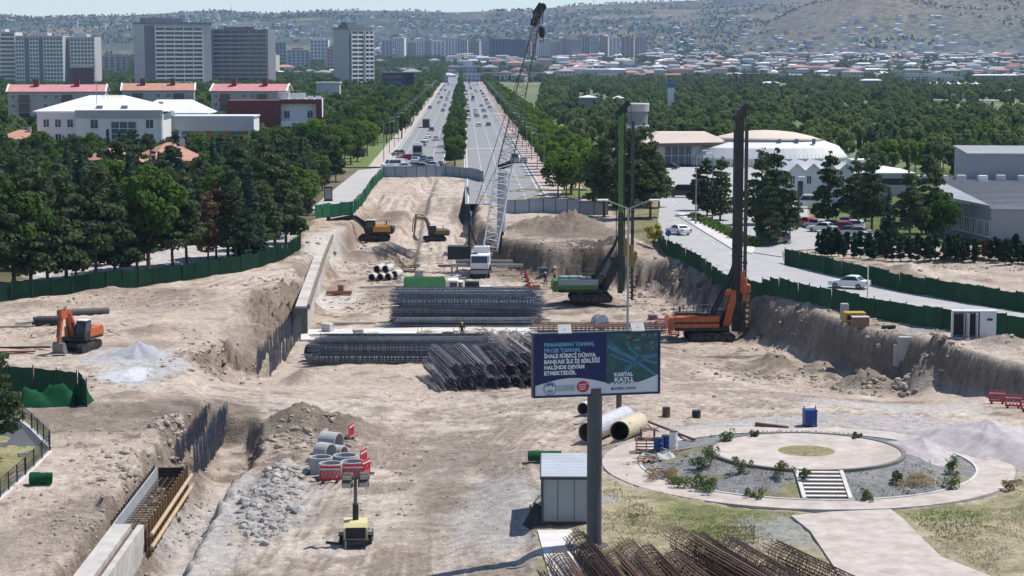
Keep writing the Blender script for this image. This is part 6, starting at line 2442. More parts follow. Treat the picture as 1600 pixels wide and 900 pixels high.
 for k in range(n):
  a0, a1 = 2 * pi * turns * k / n, 2 * pi * turns * (k + 1) / n
  za, zc = z0 + (z1 - z0) * k / n, z0 + (z1 - z0) * (k + 1) / n
  R_, q = .52, .15
  p = [(kx + q * cos(a0), q * sin(a0), za), (kx + R_ * cos(a0), R_ * sin(a0), za), (kx + R_ * cos(a1), R_ * sin(a1), zc), (kx + q * cos(a1), q * sin(a1), zc)]
  b._add(p + [(x, y, z - .07) for x, y, z in p], [(0, 1, 2, 3), (7, 6, 5, 4), (1, 5, 6, 2), (0, 3, 7, 4)])
 b.build('auger', mat('auger_rust', (.13, .085, .06), .7, .3, var=.3, scale=3, dirt=(.25, .19, .14)), r)
 b = MB()
 for s in (-1, 1):
  b.tube((-.2, s * 1.0, 1.7), (fx - .9, s * .55, hgt * .27), .16, n=8)
  b.tube((fx - .9, s * .55, hgt * .27), (fx - .3, s * .4, hgt * .33), .10, n=8)
 b.build('back_stay', black_paint, r)
 b = MB()
 for s in (-1, 1):
  b.prism([(1.3, 1.5), (2.1, 1.5), (fx - .2, 4.2), (fx - .2, 5.6), (fx - .6, 5.6)], 'y', s * .6 - .09, s * .6 + .09)
 b.box((fx - .9, 0, 5.0), (.7, 1.35, .5))
 b.build('mast_link', lattice_m if lattice_m is body_m else black_paint, r)
 return r
g = P(1108, 531)
drill_rig('drill_rig', 'orange tracked drilling rig with a tall black mast below the net fence', g + Vector((0, 0, -.05)), radians(4), orange_m, black_paint, black_paint, 25.6, 3.0, black_paint, orange_m)
g = P(922, 470)
green_m = mat('machine_green', (.055, .16, .03), .5, var=.12, scale=1.5, dirt=(.22, .22, .13), dirt_amt=.4)
drill_rig('drill_rig', 'green tracked drilling rig with a bright green mast before the dark pines', g + Vector((0, 0, -.05)), radians(3), green_m, mat('mast_green_dark', (.035, .055, .035), .5, .1), green_m, 24.2, 3.7, mat('hood_grey', (.30, .33, .36), .5), mat('drive_ochre', (.26, .17, .05), .6, .1), mat('stripe_grey', (.26, .30, .33), .5), .58, 1.45)
# ------------------------------------------------------------ crane
g = P(752, 430)
r = thing('mobile_crane', 'white lattice boom crane parked on the pit floor with outriggers spread', 'crane', g, radians(-92))
# local +x is towards the camera
b = MB().bbox((0, 0, .95), (9.5, 2.5, .55), .06)
b.build('chassis', black_paint, r)
wm = MB().tube((0, -.18, 0), (0, .18, 0), .58, n=16).mesh('wheel', rubber)
for x in (-3.6, -2.3, 1.9, 3.4):
 for s in (-1, 1):
  wl = link('wheel', wm, r, loc=(x, s * 1.15, .58))
  MB().tube((0, -.2 * 1, 0), (0, .2, 0), .26, n=10).build('hub', white_paint, wl)
cb = MB().prism([(3.2, 1.4), (5.0, 1.4), (5.05, 2.2), (4.75, 3.2), (3.2, 3.2)], 'y', -1.22, 1.22).build('cab', white_paint, r)
b = MB()
b.prism([(5.065, 2.2), (5.085, 2.2), (4.80, 3.08), (4.78, 3.08)], 'y', -1.08, 1.08)
for s in (-1, 1):
 b.prism([(3.5, 2.25), (4.9, 2.25), (4.65, 3.05), (3.5, 3.05)], 'y', s * 1.23 - .01, s * 1.23 + .01)
b.build('windscreen', glass, cb)
MB().box((5.12, 0, .75), (.2, 2.4, .5)).build('bumper', mat('bumper_grey', (.25, .25, .25), .5), r)
for s in (-1, 1):
 MB().tube((5.08, s * .85, 1.65), (5.14, s * .85, 1.65), .14, n=10).build('headlight', print_white, cb)
MB().bbox((-.5, 0, 1.55), (4.6, 2.4, 1.5), .1).bbox((-1.5, .0, 3.05), (2.0, 2.2, .9), .1).build('machine_house', white_paint, r)
MB().bbox((1.6, -.9, 1.6), (1.3, 1.0, 1.7), .06).build('operator_cab', glass, r)
for x, s, Lo in ((1.0, -1, 3.0), (1.0, 1, 4.6), (-4.2, -1, 2.6), (-4.2, 1, 3.0)):
 o = MB().box((x, s * (1.2 + Lo / 2), 1.25), (.42, Lo, .42)).build('outrigger', mat('outrigger_grey', (.40, .36, .32), .6), r)
 MB().tube((x, s * (1.0 + Lo), 0), (x, s * (1.0 + Lo), 1.25), .13, n=8).box((x, s * (1.0 + Lo), 0), (.7, .7, .1)).build('jack_leg', steel_grey, o)
Mi = (T(*g) @ RZ(radians(-92))).inverted()
def LO(v):
 return Mi @ Vector(v)
base = LO(AT(766, 388, g.y + 2.0))
knee = LO(AT(789, 258, g.y + 6.0))
tip = LO(AT(843, 14, g.y + 12))
def lattice(p0, p1, w0, w1, nseg, m, nm, cr=.07, dr=.035, root=r):
 d = (p1 - p0).normalized()
 a = d.cross(Vector((1, 0, 0))).normalized()
 c = d.cross(a).normalized()
 b = MB()
 R_ = []
 for k in range(nseg + 1):
  t = k / nseg
  w = w0 + (w1 - w0) * t
  q = p0.lerp(p1, t)
  R_.append([q + a * sx * w / 2 + c * sy * w / 2 for sx, sy in ((-1, -1), (1, -1), (1, 1), (-1, 1))])
 for j in range(4):
  b.tube(R_[0][j], R_[-1][j], cr, cr, 5)
 for k in range(nseg):
  for j in range(4):
   q = (j + 1) % 4
   if k % 2:
    b.tube(R_[k][j], R_[k + 1][q], dr, dr, 3, False)
   else:
    b.tube(R_[k][q], R_[k + 1][j], dr, dr, 3, False)
   b.tube(R_[k][j], R_[k][q], dr, dr, 3, False)
 return b.build(nm, m, root)
lattice(base, knee, 1.9, 2.2, 12, mat('lattice_white', (.56, .56, .57), .5, var=.1), 'boom_section', .10, .05)
lattice(knee, tip, 2.0, .8, 22, mat('lattice_grey', (.10, .10, .105), .6, .2, var=.2), 'boom_section', .065, .033)
b = MB()
b.beam(knee + Vector((0, -.9, -.4)), knee + Vector((0, .9, .3)), 1.0, .8)
b.build('boom_joint', black_paint, r)
hd = MB().beam(tip + Vector((0, -.5, -.9)), tip + Vector((0, .5, .6)), .6, 1.3).beam(tip + Vector((0, -.9, -2.4)), tip + Vector((0, -.2, -.4)), .5, 1.0)
h_ = hd.build('boom_head', black_paint, r)
MB().tube(tip + Vector((-.2, .45, .35)), tip + Vector((.2, .45, .35)), .5, n=12).build('sheave', steel_dark, h_)
hook = LO(AT(844, 56, g.y + 12))
hx = Vector((tip.x, tip.y + .35, hook.z))
b = MB().tube(tip + Vector((0, .40, 0)), hx + Vector((0, .12, .6)), .035, n=4).tube(tip + Vector((0, .6, 0)), hx + Vector((0, -.12, .6)), .035, n=4)
b.build('hoist_rope', steel_dark, r)
b = MB().lathe([(.12, -.3), (.4, -.1), (.48, .5), (.4, 1.2), (.15, 1.5)], 10, M=T(*hx))
hk = b.build('hook_block', black_paint, r)
b = MB()
pts = [hx + Vector((0, .28 * cos(t), -.55 + .28 * sin(t))) for t in np.linspace(pi * .5, -pi * .9, 9)]
b.path(pts, .09, 5)
b.build('hook', mat('hook_red', (.35, .06, .04), .5), hk)
gan = LO(AT(733, 350, g.y + 6))
b = MB()
for s in (-.6, .6):
 b.tube((gan.x + s, gan.y, 1.6), (gan.x + s, gan.y, gan.z), .09, n=5)
 b.tube((gan.x + s, gan.y + 1.6, 1.6), (gan.x + s, gan.y, gan.z), .09, n=5)
 b.tube((gan.x + s, gan.y - .2, gan.z * .6), (gan.x - s, gan.y + .8, gan.z * .5), .06, n=4)
b.tube((gan.x - .6, gan.y, gan.z), (gan.x + .6, gan.y, gan.z), .09, n=5)
b.box((gan.x, gan.y + .5, 1.1), (1.8, 2.6, .5))
b.build('gantry', black_paint, r)
b = MB()
for s in (-.5, .5):
 b.tube((gan.x + s, gan.y, gan.z), tip + Vector((s * .6, 0, -.5)), .032, n=4)
 b.tube((gan.x + s, gan.y, gan.z), knee + Vector((s, -.8, .5)), .03, n=4)
b.tube(base + Vector((0, 1.5, 2.5)), tip + Vector((0, .2, 0)), .03, n=4)
b.build('pendant_rope', steel_dark, r)
ld = LO(AT(785, 270, g.y + 5.5))
lb = LO(AT(783, 362, g.y + 5.0))
le = LO(AT(782, 398, g.y + 5.0))
o = MB().tube(ld, lb, .62, .62, 12).build('hanging_casing', mat('casing_pale', (.42, .41, .42), .6, var=.1, scale=1), r)
MB().tube(lb, le, .22, .2, 8).tube(lb + Vector((0, 0, .1)), lb + Vector((0, 0, -.5)), .4, n=10).build('casing_rod', steel_dark, o)
q = LO(P(717, 416))
b = MB().bbox((q.x - 1.5, q.y, q.z + .9), (2.4, 3.3, 1.9), .04)
b.build('counterweight', mat('ballast_black', (.03, .033, .036), .6, var=.2, scale=1), r)
MB().box((q.x - 1.5, q.y + .6, q.z), (2.0, 1.8, .9)).build('ballast_stand', black_paint, r)
# ------------------------------------------------------------ reinforcement cages
steel_rebar = mat('rebar_steel', (.165, .18, .205), .6, .35, var=.35, scale=1.5, dirt=(.12, .10, .09))
steel_purple = mat('rebar_weathered', (.19, .18, .195), .65, .3, var=.35, scale=1.5, dirt=(.15, .11, .09))
rebar_rust = mat('rebar_rust', (.135, .085, .065), .8, .2, var=.35, scale=2, dirt=(.20, .12, .075))
def cage_mesh(L_, R_, nb, pitch, m, seed=0, br=.036, hr=.022, inner=True):
 b = MB()
 rg = random.Random(seed)
 for k in range(nb):
  t = 2 * pi * k / nb
  b.tube((-rg.uniform(0, .9), R_ * cos(t), R_ + R_ * sin(t)), (L_ + rg.uniform(0, .9), R_ * cos(t) + rg.uniform(-.08, .08), R_ + R_ * sin(t) + rg.uniform(-.06, .06)), br, br, 3, False)
 n = int(L_ / pitch)
 seg = 10
 for k in range(n):
  x = pitch * (k + .5) + rg.uniform(-.12, .12)
  for j in range(seg):
   t0, t1 = 2 * pi * j / seg, 2 * pi * (j + 1) / seg
   q = R_ + .02
   p0 = (x, q * cos(t0), R_ + q * sin(t0))
   p1 = (x + pitch / seg * .5, q * cos(t1), R_ + q * sin(t1))
   b.tube(p0, p1, hr, hr, 3, False)
 return b.mesh('cage', m)
def put_cage(me, p, ang, label, group, tilt=0):
 o = link('rebar_cage', me, loc=p, rot=(RND.uniform(0, 6), 0, 0))
 # roll first, then tilt and heading
 R_ = me['R']
 p = (p[0], p[1], p[2] + RND.uniform(-.07, .07))
 M = T(*p) @ RZ(ang + RND.uniform(-.014, .014)) @ Matrix.Rotation(-tilt, 4, 'Y') @ T(0, 0, R_) @ Matrix.Rotation(RND.uniform(0, 6.28), 4, 'X') @ T(0, 0, -R_)
 o.matrix_world = M
 return tag(o, label, 'rebar cage', group)
def cages(L_, R_, nb, pitch, m, seed, **k):
 me = cage_mesh(L_, R_, nb, pitch, m, seed, **k)
 me['R'] = R_
 return me
long_a = [cages(14.6, .52, 18, .36, steel_rebar, s) for s in (1, 2)]
g0 = P(628, 512)
for lay, n in enumerate((8, 7, 6, 5)):
 for k in range(n):
  nm = {0: 'bottom', 1: 'second', 2: 'third', 3: 'top'}[lay]
  pos = 'front' if k == 0 else ('at the back' if k == n - 1 else 'inside')
  put_cage(RND.choice(long_a), (g0.x + RND.uniform(-.9, .4), g0.y + .5 + lay * .56 + k * 1.08, g0.z + lay * .88), radians(RND.uniform(-.5, .5)), 'long grey rebar cage, %s layer of the stack by the green truck, %s' % (nm, pos), 'long cages stacked by the green truck')
long_b = [cages(15.5, .5, 18, .36, steel_rebar, s) for s in (4, 5)]
g0 = P(486, 574)
for lay, n in enumerate((5, 4, 3)):
 for k in range(n):
  nm = {0: 'bottom', 1: 'second', 2: 'third', 3: 'top'}[lay]
  pos = 'front' if k == 0 else ('at the back' if k == n - 1 else 'inside')
  put_cage(RND.choice(long_b), (g0.x + RND.uniform(-.5, 1.2) + lay * .3, g0.y + .5 + lay * .54 + k * 1.05, g0.z + lay * .87), radians(RND.uniform(-.6, .6)), 'long grey rebar cage in the %s layer of the middle stack, %s' % (nm, pos), 'long cages of the middle stack')
diag = [cages(11.5, .58, 20, .30, steel_purple, s) for s in (7, 8, 9)]
ang = atan2(-16.0, 2.9)
g0 = P(700, 611)
for lay, n in enumerate((10, 9, 4)):
 for k in range(n):
  off = k * 1.2 + lay * .61 + (4.5 if lay == 2 else 0)
  st = Vector((g0.x + off, g0.y, g0.z)) - Vector((cos(ang), sin(ang), 0)) * (11.5 + lay * .9 + (k % 3) * .4)
  put_cage(RND.choice(diag), (st.x, st.y, g0.z + lay * 1.02), ang + radians(RND.uniform(-1.5, 1.5)), 'fat rebar cage in the stack left of the billboard, %s layer%s' % (('bottom', 'middle', 'top')[lay], ', leftmost' if k == 0 else ''), 'fat cages stacked left of the billboard')
small = [cages(10, .55, 14, .40, steel_purple, 11)]
g0 = P(603, 406)
for k in range(4):
 put_cage(small[0], (g0.x + k * 1.15 - 2.2, g0.y + 10, g0.z + (.0 if k % 3 == 0 else .55)), radians(-78 + k), 'purple grey rebar cage in the small heap behind the concrete pipes, %s' % ('first from the left', 'second from the left', 'third from the left', 'last on the right')[k], 'small heap of cages behind the pipes')
rust = [cages(13, .60, 22, .22, rebar_rust, s, br=.026, hr=.02) for s in (21, 22, 23)]
ang = atan2(-7, 1.05)
for k, (px, py, dz) in enumerate([(872, 858, 0), (902, 842, .55), (922, 850, 0), (956, 858, 0), (980, 852, .25), (1010, 856, .1), (940, 866, 0)]):
 g = G(px, py + 16, .6)
 put_cage(rust[k % 3], (g.x, g.y, dz * .7), ang + radians(RND.uniform(-1, 1)), 'rusty rebar cage at the foot of the billboard, %s' % ('leftmost and half crushed', 'highest of the group', 'third from the left', 'fifth from the left', 'sixth from the left', 'rightmost', 'low between the others')[k], 'rusty cages at the billboard foot')
ang = atan2(-8.5, 2.5)
for k, (px, py, dz) in enumerate([(1062, 842, .5), (1050, 866, 0), (1096, 846, .25), (1140, 848, .1), (1118, 862, 0), (1215, 852, 0)]):
 g = G(px, py + 12, .6)
 put_cage(rust[(k + 1) % 3], (g.x, g.y, dz * .8), ang + radians(RND.uniform(-2, 2) + (4 if k == 5 else 0)), 'rusty rebar cage beside the garden path, %s' % ('topmost with its open end up', 'low at the left', 'second from the top', 'third from the left', 'half under the others', 'alone at the right')[k], 'rusty cages beside the path')
flat = cages(13.2, .5, 16, .5, rebar_rust, 31)
for k in range(3):
 g = P(838, 522)
 put_cage(flat, (g.x + RND.uniform(-.2, .2), g.y + k * 1.05, g.z + (.0)), radians(.5), 'red brown rebar cage lying behind the billboard top, %s' % ('front one', 'middle one', 'rear one')[k], 'red brown cages behind the billboard')
# blinding slabs below the stacks
sheet('slab', pw([(470, 518), (840, 512), (840, 528), (470, 534)], -3.55), -3.32, concrete_pale, .5)
for k, px in enumerate((653, 659, 709, 769, 807)):
 g = G(px, 520, -3.3)
 tag(MB().tube((g.x, g.y, -3.4), (g.x, g.y, -2.75), .03, n=4).build('starter_bar', steel_rebar), 'thin steel bar standing in the pale slab, %s' % ('first from the left', 'second from the left', 'third from the left', 'fourth from the left', 'last on the right')[k], 'rebar', 'bars standing in the pale slab')
# ------------------------------------------------------------ retaining wall, starter bars, formwork
wl_px = [(528, 346), (516, 360), (508, 378), (498, 402), (490, 425), (481, 450), (471, 480)]
ctr = [G(x, y, -.6) for x, y in wl_px]
wall_conc = mat('wall_concrete', (.47, .44, .41), .9, var=.2, scale=.6, bump=.2, dirt=(.34, .29, .24), dirt_amt=.8)
r = thing('retaining_wall', 'long pale concrete wall top running along the left bank of the pit', 'retaining wall', (ctr[-1].x, ctr[-1].y, -4.5))
o0 = Vector((ctr[-1].x, ctr[-1].y, -4.5))
for k, (a, c) in enumerate(zip(ctr[:-1], ctr[1:])):
 MB().beam(a - o0 + Vector((0, 0, -1.9)), c - o0 + Vector((0, 0, -1.9)), 1.3, 4.0).build('wall_bay', wall_conc, r)
b = MB()
for a, c in zip(ctr[:-1], ctr[1:]):
 b.beam(a - o0 + Vector((.78, 0, .05)), c - o0 + Vector((.78, 0, .05)), .24, .5)
b.build('formwork_board', mat('dirty_timber', (.20, .15, .11), .85, var=.3, scale=2), r)
MB().box((0, -.82, 0), (1.45, .12, 3.9)).build('end_form', mat('dark_plywood', (.12, .095, .075), .8, var=.2, scale=2), r)
g = G(512, 398, -1.5)
tag(MB().beam((g.x - .4, g.y, -3.6), (g.x - 1.6, g.y + .4, -.9), .16, .16).build('timber_prop', mat('dirty_timber', (.2, .15, .1))), 'timber prop leaning on the pale retaining wall', 'prop')
bar_pale = mat('rebar_pale', (.17, .17, .195), .6, .3, var=.3, scale=2)
def bar_row(label, px, z, h, wid, n, base=True):
 P_ = [G(x, y, z) for x, y in px]
 r = thing('rebar_wall', label, 'rebar wall', (P_[0].x, P_[0].y, z))
 rg = random.Random(n)
 b = MB()
 b2 = MB()
 o0 = P_[0]
 for side in (-1, 1):
  for k in range(n):
   t = k / (n - 1) * (len(P_) - 1)
   i = min(int(t), len(P_) - 2)
   q = P_[i].lerp(P_[i + 1], t - i) - o0
   x = q.x + side * wid / 2 + rg.uniform(-.06, .06)
   zz = hz(q.x + o0.x, q.y + o0.y) - z
   zz = max(min(zz, .55), -.6)
   b.tube((x, q.y, zz - .6), (x + rg.uniform(-.12, .12), q.y + rg.uniform(-.1, .1), zz + h * rg.uniform(.82, 1.08)), .024, n=3)
  for hh in (.3, .8, 1.3):
   for a, c in zip(P_[:-1], P_[1:]):
    za, zc = [max(min(hz(q.x, q.y) - z, .55), -.6) for q in (a, c)]
    b2.tube((a.x - o0.x + side * wid / 2, a.y - o0.y, za + hh), (c.x - o0.x + side * wid / 2, c.y - o0.y, zc + hh), .022, n=3)
 b.build('upright_bar', bar_pale, r, kind='stuff')
 b2.build('level_bar', bar_pale, r, kind='stuff')
bar_row('row of upright rebar curving down from the pale wall end to the track', [(472, 516), (455, 540), (440, 562), (424, 584), (412, 600)], -3.9, 2.4, 1.2, 170)
bar_row('row of upright rebar from the dark hole to the formwork trench', [(342, 690), (325, 712), (310, 735), (290, 760)], -3.4, 2.5, 1.3, 160)
# formwork
za = -2.6
A0, A1 = G(268, 778, za), G(204, 872, za)
r = thing('formwork', 'wall formwork with brown studs, two long timbers and rusty rebar inside', 'formwork', A1)
d = (A0 - A1)
Lw = d.length
d.normalize()
nrm = Vector((d.y, -d.x, 0))
M = Matrix(((d.x, -nrm.x, 0, 0), (d.y, -nrm.y, 0, 0), (0, 0, 1, 0), (0, 0, 0, 1)))
# local x along wall, +y to the left of travel
ply = mat('form_plywood', (.26, .17, .09), .8, var=.25, scale=2, dirt=(.16, .11, .07))
def LM(b):
 return [tuple(M @ Vector(v)) for v in b.v]
def fbuild(b, nm, m, parent=r, **k):
 b.v = LM(b)
 return b.build(nm, m, parent, **k)
fbuild(MB().box((Lw / 2, .95, 0), (Lw, .08, 2.0)), 'steel_panel', mat('form_steel', (.42, .43, .44), .5, .2, var=.15, scale=1.5))
fbuild(MB().box((Lw / 2, -.95, 0), (Lw, .06, 1.9)), 'plywood_panel', ply)
n = 16
for k in range(n):
 x = .3 + (Lw - .6) * k / (n - 1)
 fbuild(MB().box((x, -1.07, 0), (.12, .16, 2.25)), 'stud', mat('stud_timber', (.25, .15, .075), .8, var=.25, scale=2))
for k in range(n + 4):
 x = .3 + (Lw - .6) * k / (n + 3)
 fbuild(MB().box((x, 1.05, 0), (.10, .12, 2.2)), 'stud', mat('dark_plywood', (.1, .1, .1)))
for z in (.7, 1.45):
 fbuild(MB().tube((-.4, -1.28, z), (Lw + .3, -1.28, z), .12, n=8), 'waler', mat('waler_timber', (.43, .32, .21), .8, var=.2, scale=2))
b = MB()
for k in range(34):
 x = .2 + (Lw - .4) * k / 33
 b.tube((x, -.85, 1.35), (x, .85, 1.35), .03, n=3, cap=False)
 b.tube((x, -.85, .7), (x, .85, .7), .03, n=3, cap=False)
for y in (-.6, -.2, .2, .6):
 b.tube((0, y, 1.4), (Lw, y, 1.4), .03, n=3, cap=False)
fbuild(b, 'rebar_mat', rebar_rust, kind='stuff')
fbuild(MB().box((Lw / 2, 0, 0), (Lw, 1.8, .5)), 'mud_fill', mat('wet_soil', (.10, .075, .06), .9, var=.3, scale=3))
fbuild(MB().box((Lw + .1, 0, .1), (.1, 1.7, 1.9)), 'end_form', black_paint)
r2 = thing('retaining_wall', 'short new concrete wall with a dark joint, cut by the bottom edge', 'retaining wall', A1)
def f2(b, nm, m):
 b.v = LM(b)
 return b.build(nm, m, r2)
f2(MB().box((-6.2, .40, 0), (12, 1.05, 2.05)), 'wall_bay', wall_conc)
f2(MB().box((-6.2, -.66, 0), (12, .35, 2.0)), 'wall_bay', wall_conc)
f2(MB().box((-6.2, -.31, 0), (12, .34, 1.75)), 'joint_strip', mat('joint_rust', (.12, .085, .075), .9, var=.3, scale=3))
# ------------------------------------------------------------ lamps, poles, signs
def lamp_post(label, px, py, h, heads=2, m=steel_grey, spread=1.6, group=None):
 g = P(px, py)
 r = thing('street_lamp', label, 'street lamp', g, 0, group)
 MB().tube((0, 0, -.2), (0, 0, h), .13, .07, 8).build('post', m, r)
 for s in ((-1, 1) if heads == 2 else (1,)):
  a = MB().tube((0, 0, h - .05), (s * spread, 0, h + .7), .05, n=6).build('arm', m, r)
  MB().bbox((s * (spread + .3), 0, h + .62), (.95, .4, .16), .06).build('lamp_head', white_paint, a)
 return r
lamp_post('tall double headed street lamp rising behind the billboard', 980, 604, 15.3, 2, steel_grey, 1.9)
g = P(967, 648)
tag(MB().tube((g.x, g.y, g.z - .2), (g.x, g.y, g.z + 6), .22, .2, 10).build('steel_post', mat('post_brown', (.12, .095, .085), .6, .2)), 'brown steel post standing behind the billboard', 'post')
g = P(1355, 486)
tag(MB().tube((g.x, g.y, g.z - .2), (g.x, g.y, g.z + 5.0), .09, .06, 8).build('white_pole', white_paint), 'slim white pole beside the net fence near the yellow box', 'pole')
lamp_post('single lamp over the parking road left of the orange drill mast', 1087, 352, 10.5, 1, steel_grey, 1.6, 'lamps of the parking road')
lamp_post('single lamp behind the traffic island near the orange drill mast', 1113, 345, 10.5, 1, steel_grey, -1.6, 'lamps of the parking road')
lamp_post('slim lamp standing on the parking area before the gabled building', 1234, 378, 8.5, 1, steel_grey, 1.2, 'lamps of the parking road')
D = 420
k = 0
while D < 1400:
 for lat, s in ((17.0, -1), (-19.8, 1)):
  if lat < 0 and D < 480:
   continue
  q = BL(lat, D)
  r = thing('street_lamp', 'grey street lamp %s of the boulevard, %s' % ('on the right' if lat > 0 else 'on the left', ('close to the sheet fence' if D < 520 else ('near the traffic' if D < 800 else 'far along'))), 'street lamp', q, 0, 'lamps of the boulevard')
  MB().tube((0, 0, 0), (0, 0, 9.5), .10, .06, 6).build('post', steel_grey, r)
  a = MB().tube((0, 0, 9.4), (s * 2.0, 0, 10.0), .05, n=5).build('arm', steel_grey, r)
  MB().box((s * 2.3, 0, 9.9), (.9, .3, .15)).build('lamp_head', white_paint, a)
 D += 38
g = P(1044, 391)
r = thing('road_sign', 'round blue road sign at the bend of the road by the yellow bush', 'road sign', g)
MB().tube((0, 0, 0), (0, 0, 2.6), .04, n=6).build('post', steel_grey, r)
MB().tube((0, -.03, 2.3), (0, -.06, 2.3), .42, n=18).build('sign_plate', mat('sign_blue', (.03, .08, .28), .5), r)
g = P(513, 316)
r = thing('advert_panel', 'black framed advert panel on the pavement beside the pale closed road', 'advert panel', g)
MB().box((0, .1, .3), (1.5, .22, 2.5)).box((0, .1, 0), (1.7, .4, .3)).build('frame', black_paint, r)
MB().box((0, -.03, .55), (1.2, .03, 2.0)).build('poster', mat('poster_grey', (.30, .30, .29), .5, var=.3, scale=2), r)
# cable drum
g = P(938, 526)
g = AT(937, 503, g.y + .4)
r = thing('cable_drum', 'white cable drum standing behind the top edge of the billboard', 'cable drum', g, radians(28))
for y in (-.42, .42):
 MB().tube((0, y - .05, 0), (0, y + .05, 0), .85, n=24).build('flange', mat('drum_white', (.52, .54, .56), .6), r)
MB().tube((0, -.36, 0), (0, .36, 0), .45, n=16).build('core', mat('drum_core', (.35, .35, .35), .6), r)
# ------------------------------------------------------------ barriers
red_plastic = mat('red_plastic', (.52, .025, .045), .5, var=.1, scale=2, dirt=(.40, .10, .09), dirt_amt=.4)
def barrier_mesh():
 b = MB()
 w, h = 1.35, 1.05
 b.box((0, 0, .12), (w, .06, .14)).box((0, 0, h - .14), (w, .06, .14))
 for k in range(2):
  b.box(((k * 2 - 1) * (w / 2 - .06), 0, .26), (.12, .06, h - .40))
 for k in range(4):
  x0 = -w / 2 + .12 + (w - .24) * k / 4
  x1 = x0 + (w - .24) / 4
  b.beam((x0, 0, .26), (x1, 0, h - .14), .05, .06, (0, 0, 1)).beam((x1, 0.003, .26), (x0, 0.003, h - .14), .05, .06, (0, 0, 1))
 return b.mesh('panel', red_plastic)
bar_panel = barrier_mesh()
bar_foot = MB().box((0, 0, 0), (.16, .75, .10)).mesh('foot', black_paint)
bar_strip = MB().box((0, -.036, .80), (1.3, .012, .10)).mesh('reflector', mat('reflector_white', (.6, .55, .55), .5))
def barrier(label, loc, rz, group=None):
 r = thing('safety_barrier', label, 'barrier', loc, rz, group)
 link('panel', bar_panel, r)
 for s in (-.45, .45):
  link('foot', bar_foot, r, loc=(s, 0, 0))
 link('reflector', bar_strip, r)
 return r
for px, py, a, lab in [(516, 753, 2, 'red barrier before the front left concrete ring'), (552, 750, 4, 'red barrier before the front right concrete ring'), (572, 742, 70, 'red barrier at the right of the concrete rings, front one'), (568, 726, 75, 'red barrier at the right of the concrete rings, rear one'),
                       (531, 700, 80, 'red barrier seen edge-on behind the lying ring'), (549, 684, 80, 'red barrier seen edge-on, farthest from the rings'), (1558, 630, -12, 'left one of the red barriers at the right pit wall'), (1583, 637, -12, 'right one of the red barriers at the right pit wall'), (1608, 643, -12, 'red barrier cut by the right edge of the photo'),
                       (1041, 519, -35, 'nearer red barrier left of the orange rig'), (1053, 525, -35, 'red barrier touching the orange rig body'), (1032, 512, -35, 'farthest red barrier left of the orange rig')]:
 g = P(px, py)
 barrier(lab, g, radians(a), 'red safety barriers')
for k in range(6):
 g = P(821 + k * 2.1, 434 + k * 6.2)
 barrier('red barrier in the row right of the crane, %s' % ('farthest', 'second from the back', 'third from the back', 'fourth from the back', 'fifth from the back', 'nearest the cages')[k], g, radians(100), 'red barriers in a row by the crane')
# ------------------------------------------------------------ concrete rings, pipes, drums
def ring_mesh(R_, h, t=.13):
 return MB().lathe([(R_ - t, .02), (R_, .0), (R_, h), (R_ - t * .5, h + .03), (R_ - t, h), (R_ - t, .02)], 24, cap=False)
for px, py, R_, h, lab in [(517, 748, .80, 1.05, 'front left concrete ring behind a red barrier'), (551, 745, .80, 1.05, 'front right concrete ring behind a red barrier'), (540, 734, .84, 1.0, 'rear concrete ring between the two front ones'), (502, 737, .78, 1.0, 'concrete ring at the left of the group')]:
 g = P(px, py)
 tag(link('concrete_ring', ring_mesh(R_, h).mesh('concrete_ring', mat('ring_concrete', (.36, .36, .355), .85, var=.1, scale=1.5, bump=.1), False), loc=g), lab, 'concrete ring', 'concrete rings by the light tower')
for px, py, R_, h, a, lab in [(508, 724, .72, 1.0, 58, 'concrete ring lying on its side with a dark mouth'), (517, 708, .76, 1.3, 66, 'concrete ring lying on its side at the back of the group'), (529, 720, .55, .9, 60, 'small concrete ring tipped between the others')]:
 g = P(px, py)
 o = link('concrete_ring', ring_mesh(R_, h).mesh('concrete_ring', mat('ring_concrete', (.4, .4, .4))))
 o.matrix_world = T(g.x, g.y, g.z + R_) @ RZ(radians(a)) @ Matrix.Rotation(radians(90), 4, 'X') @ T(0, 0, -h / 2)
 tag(o, lab, 'concrete ring', 'concrete rings by the light tower')
def pipe(name, label, cat, a, c, R_, m, inner, group=None, t=.06, n=20):
 """hollow pipe from a to c (axis points)"""
 a, c = Vector(a), Vector(c)
 d = c - a
 L_ = d.length
 b = MB()
 b.lathe([(R_ - t, 0), (R_, 0), (R_, L_), (R_ - t, L_)], n, cap=False)
 o = b.build(name, m, smooth=False)
 bi = MB().lathe([(R_ - t, 0.01), (R_ - t, L_ - .01)], n, cap=False)
 bi.f = [f[::-1] for f in bi.f if len(f) == 4]
 bi.build('inner_wall', inner, o)
 o.matrix_world = T(*a) @ d.to_track_quat('Z', 'Y').to_matrix().to_4x4()
 return tag(o, label, cat, group)
pipe_pale = mat('pipe_concrete', (.48, .45, .42), .85, var=.12, scale=1.2, dirt=(.35, .31, .27))
dark_in = mat('pipe_inside', (.09, .075, .065), .9, var=.3, scale=2)
g0 = P(581, 440)
d = Vector((.55, 2.6, 0))
for k, (ox, oz, oy) in enumerate(((0, 0, 0), (1.15, 0, .1), (2.2, .05, .2), (.6, .95, 1.6), (1.75, .97, 1.5), (3.0, .3, .9))):
 a = g0 + Vector((ox, oy, .53 + oz))
 pipe('concrete_pipe', 'pale concrete pipe in the pit heap, %s' % ('front left with a dark mouth', 'front middle with a dark mouth', 'front right with a dark mouth', 'upper left', 'upper right', 'outermost on the right')[k], 'pipe', a, a + d, .52, pipe_pale, dark_in, 'concrete pipes in the pit')
g1, g2 = P(918, 693), P(1000, 664)
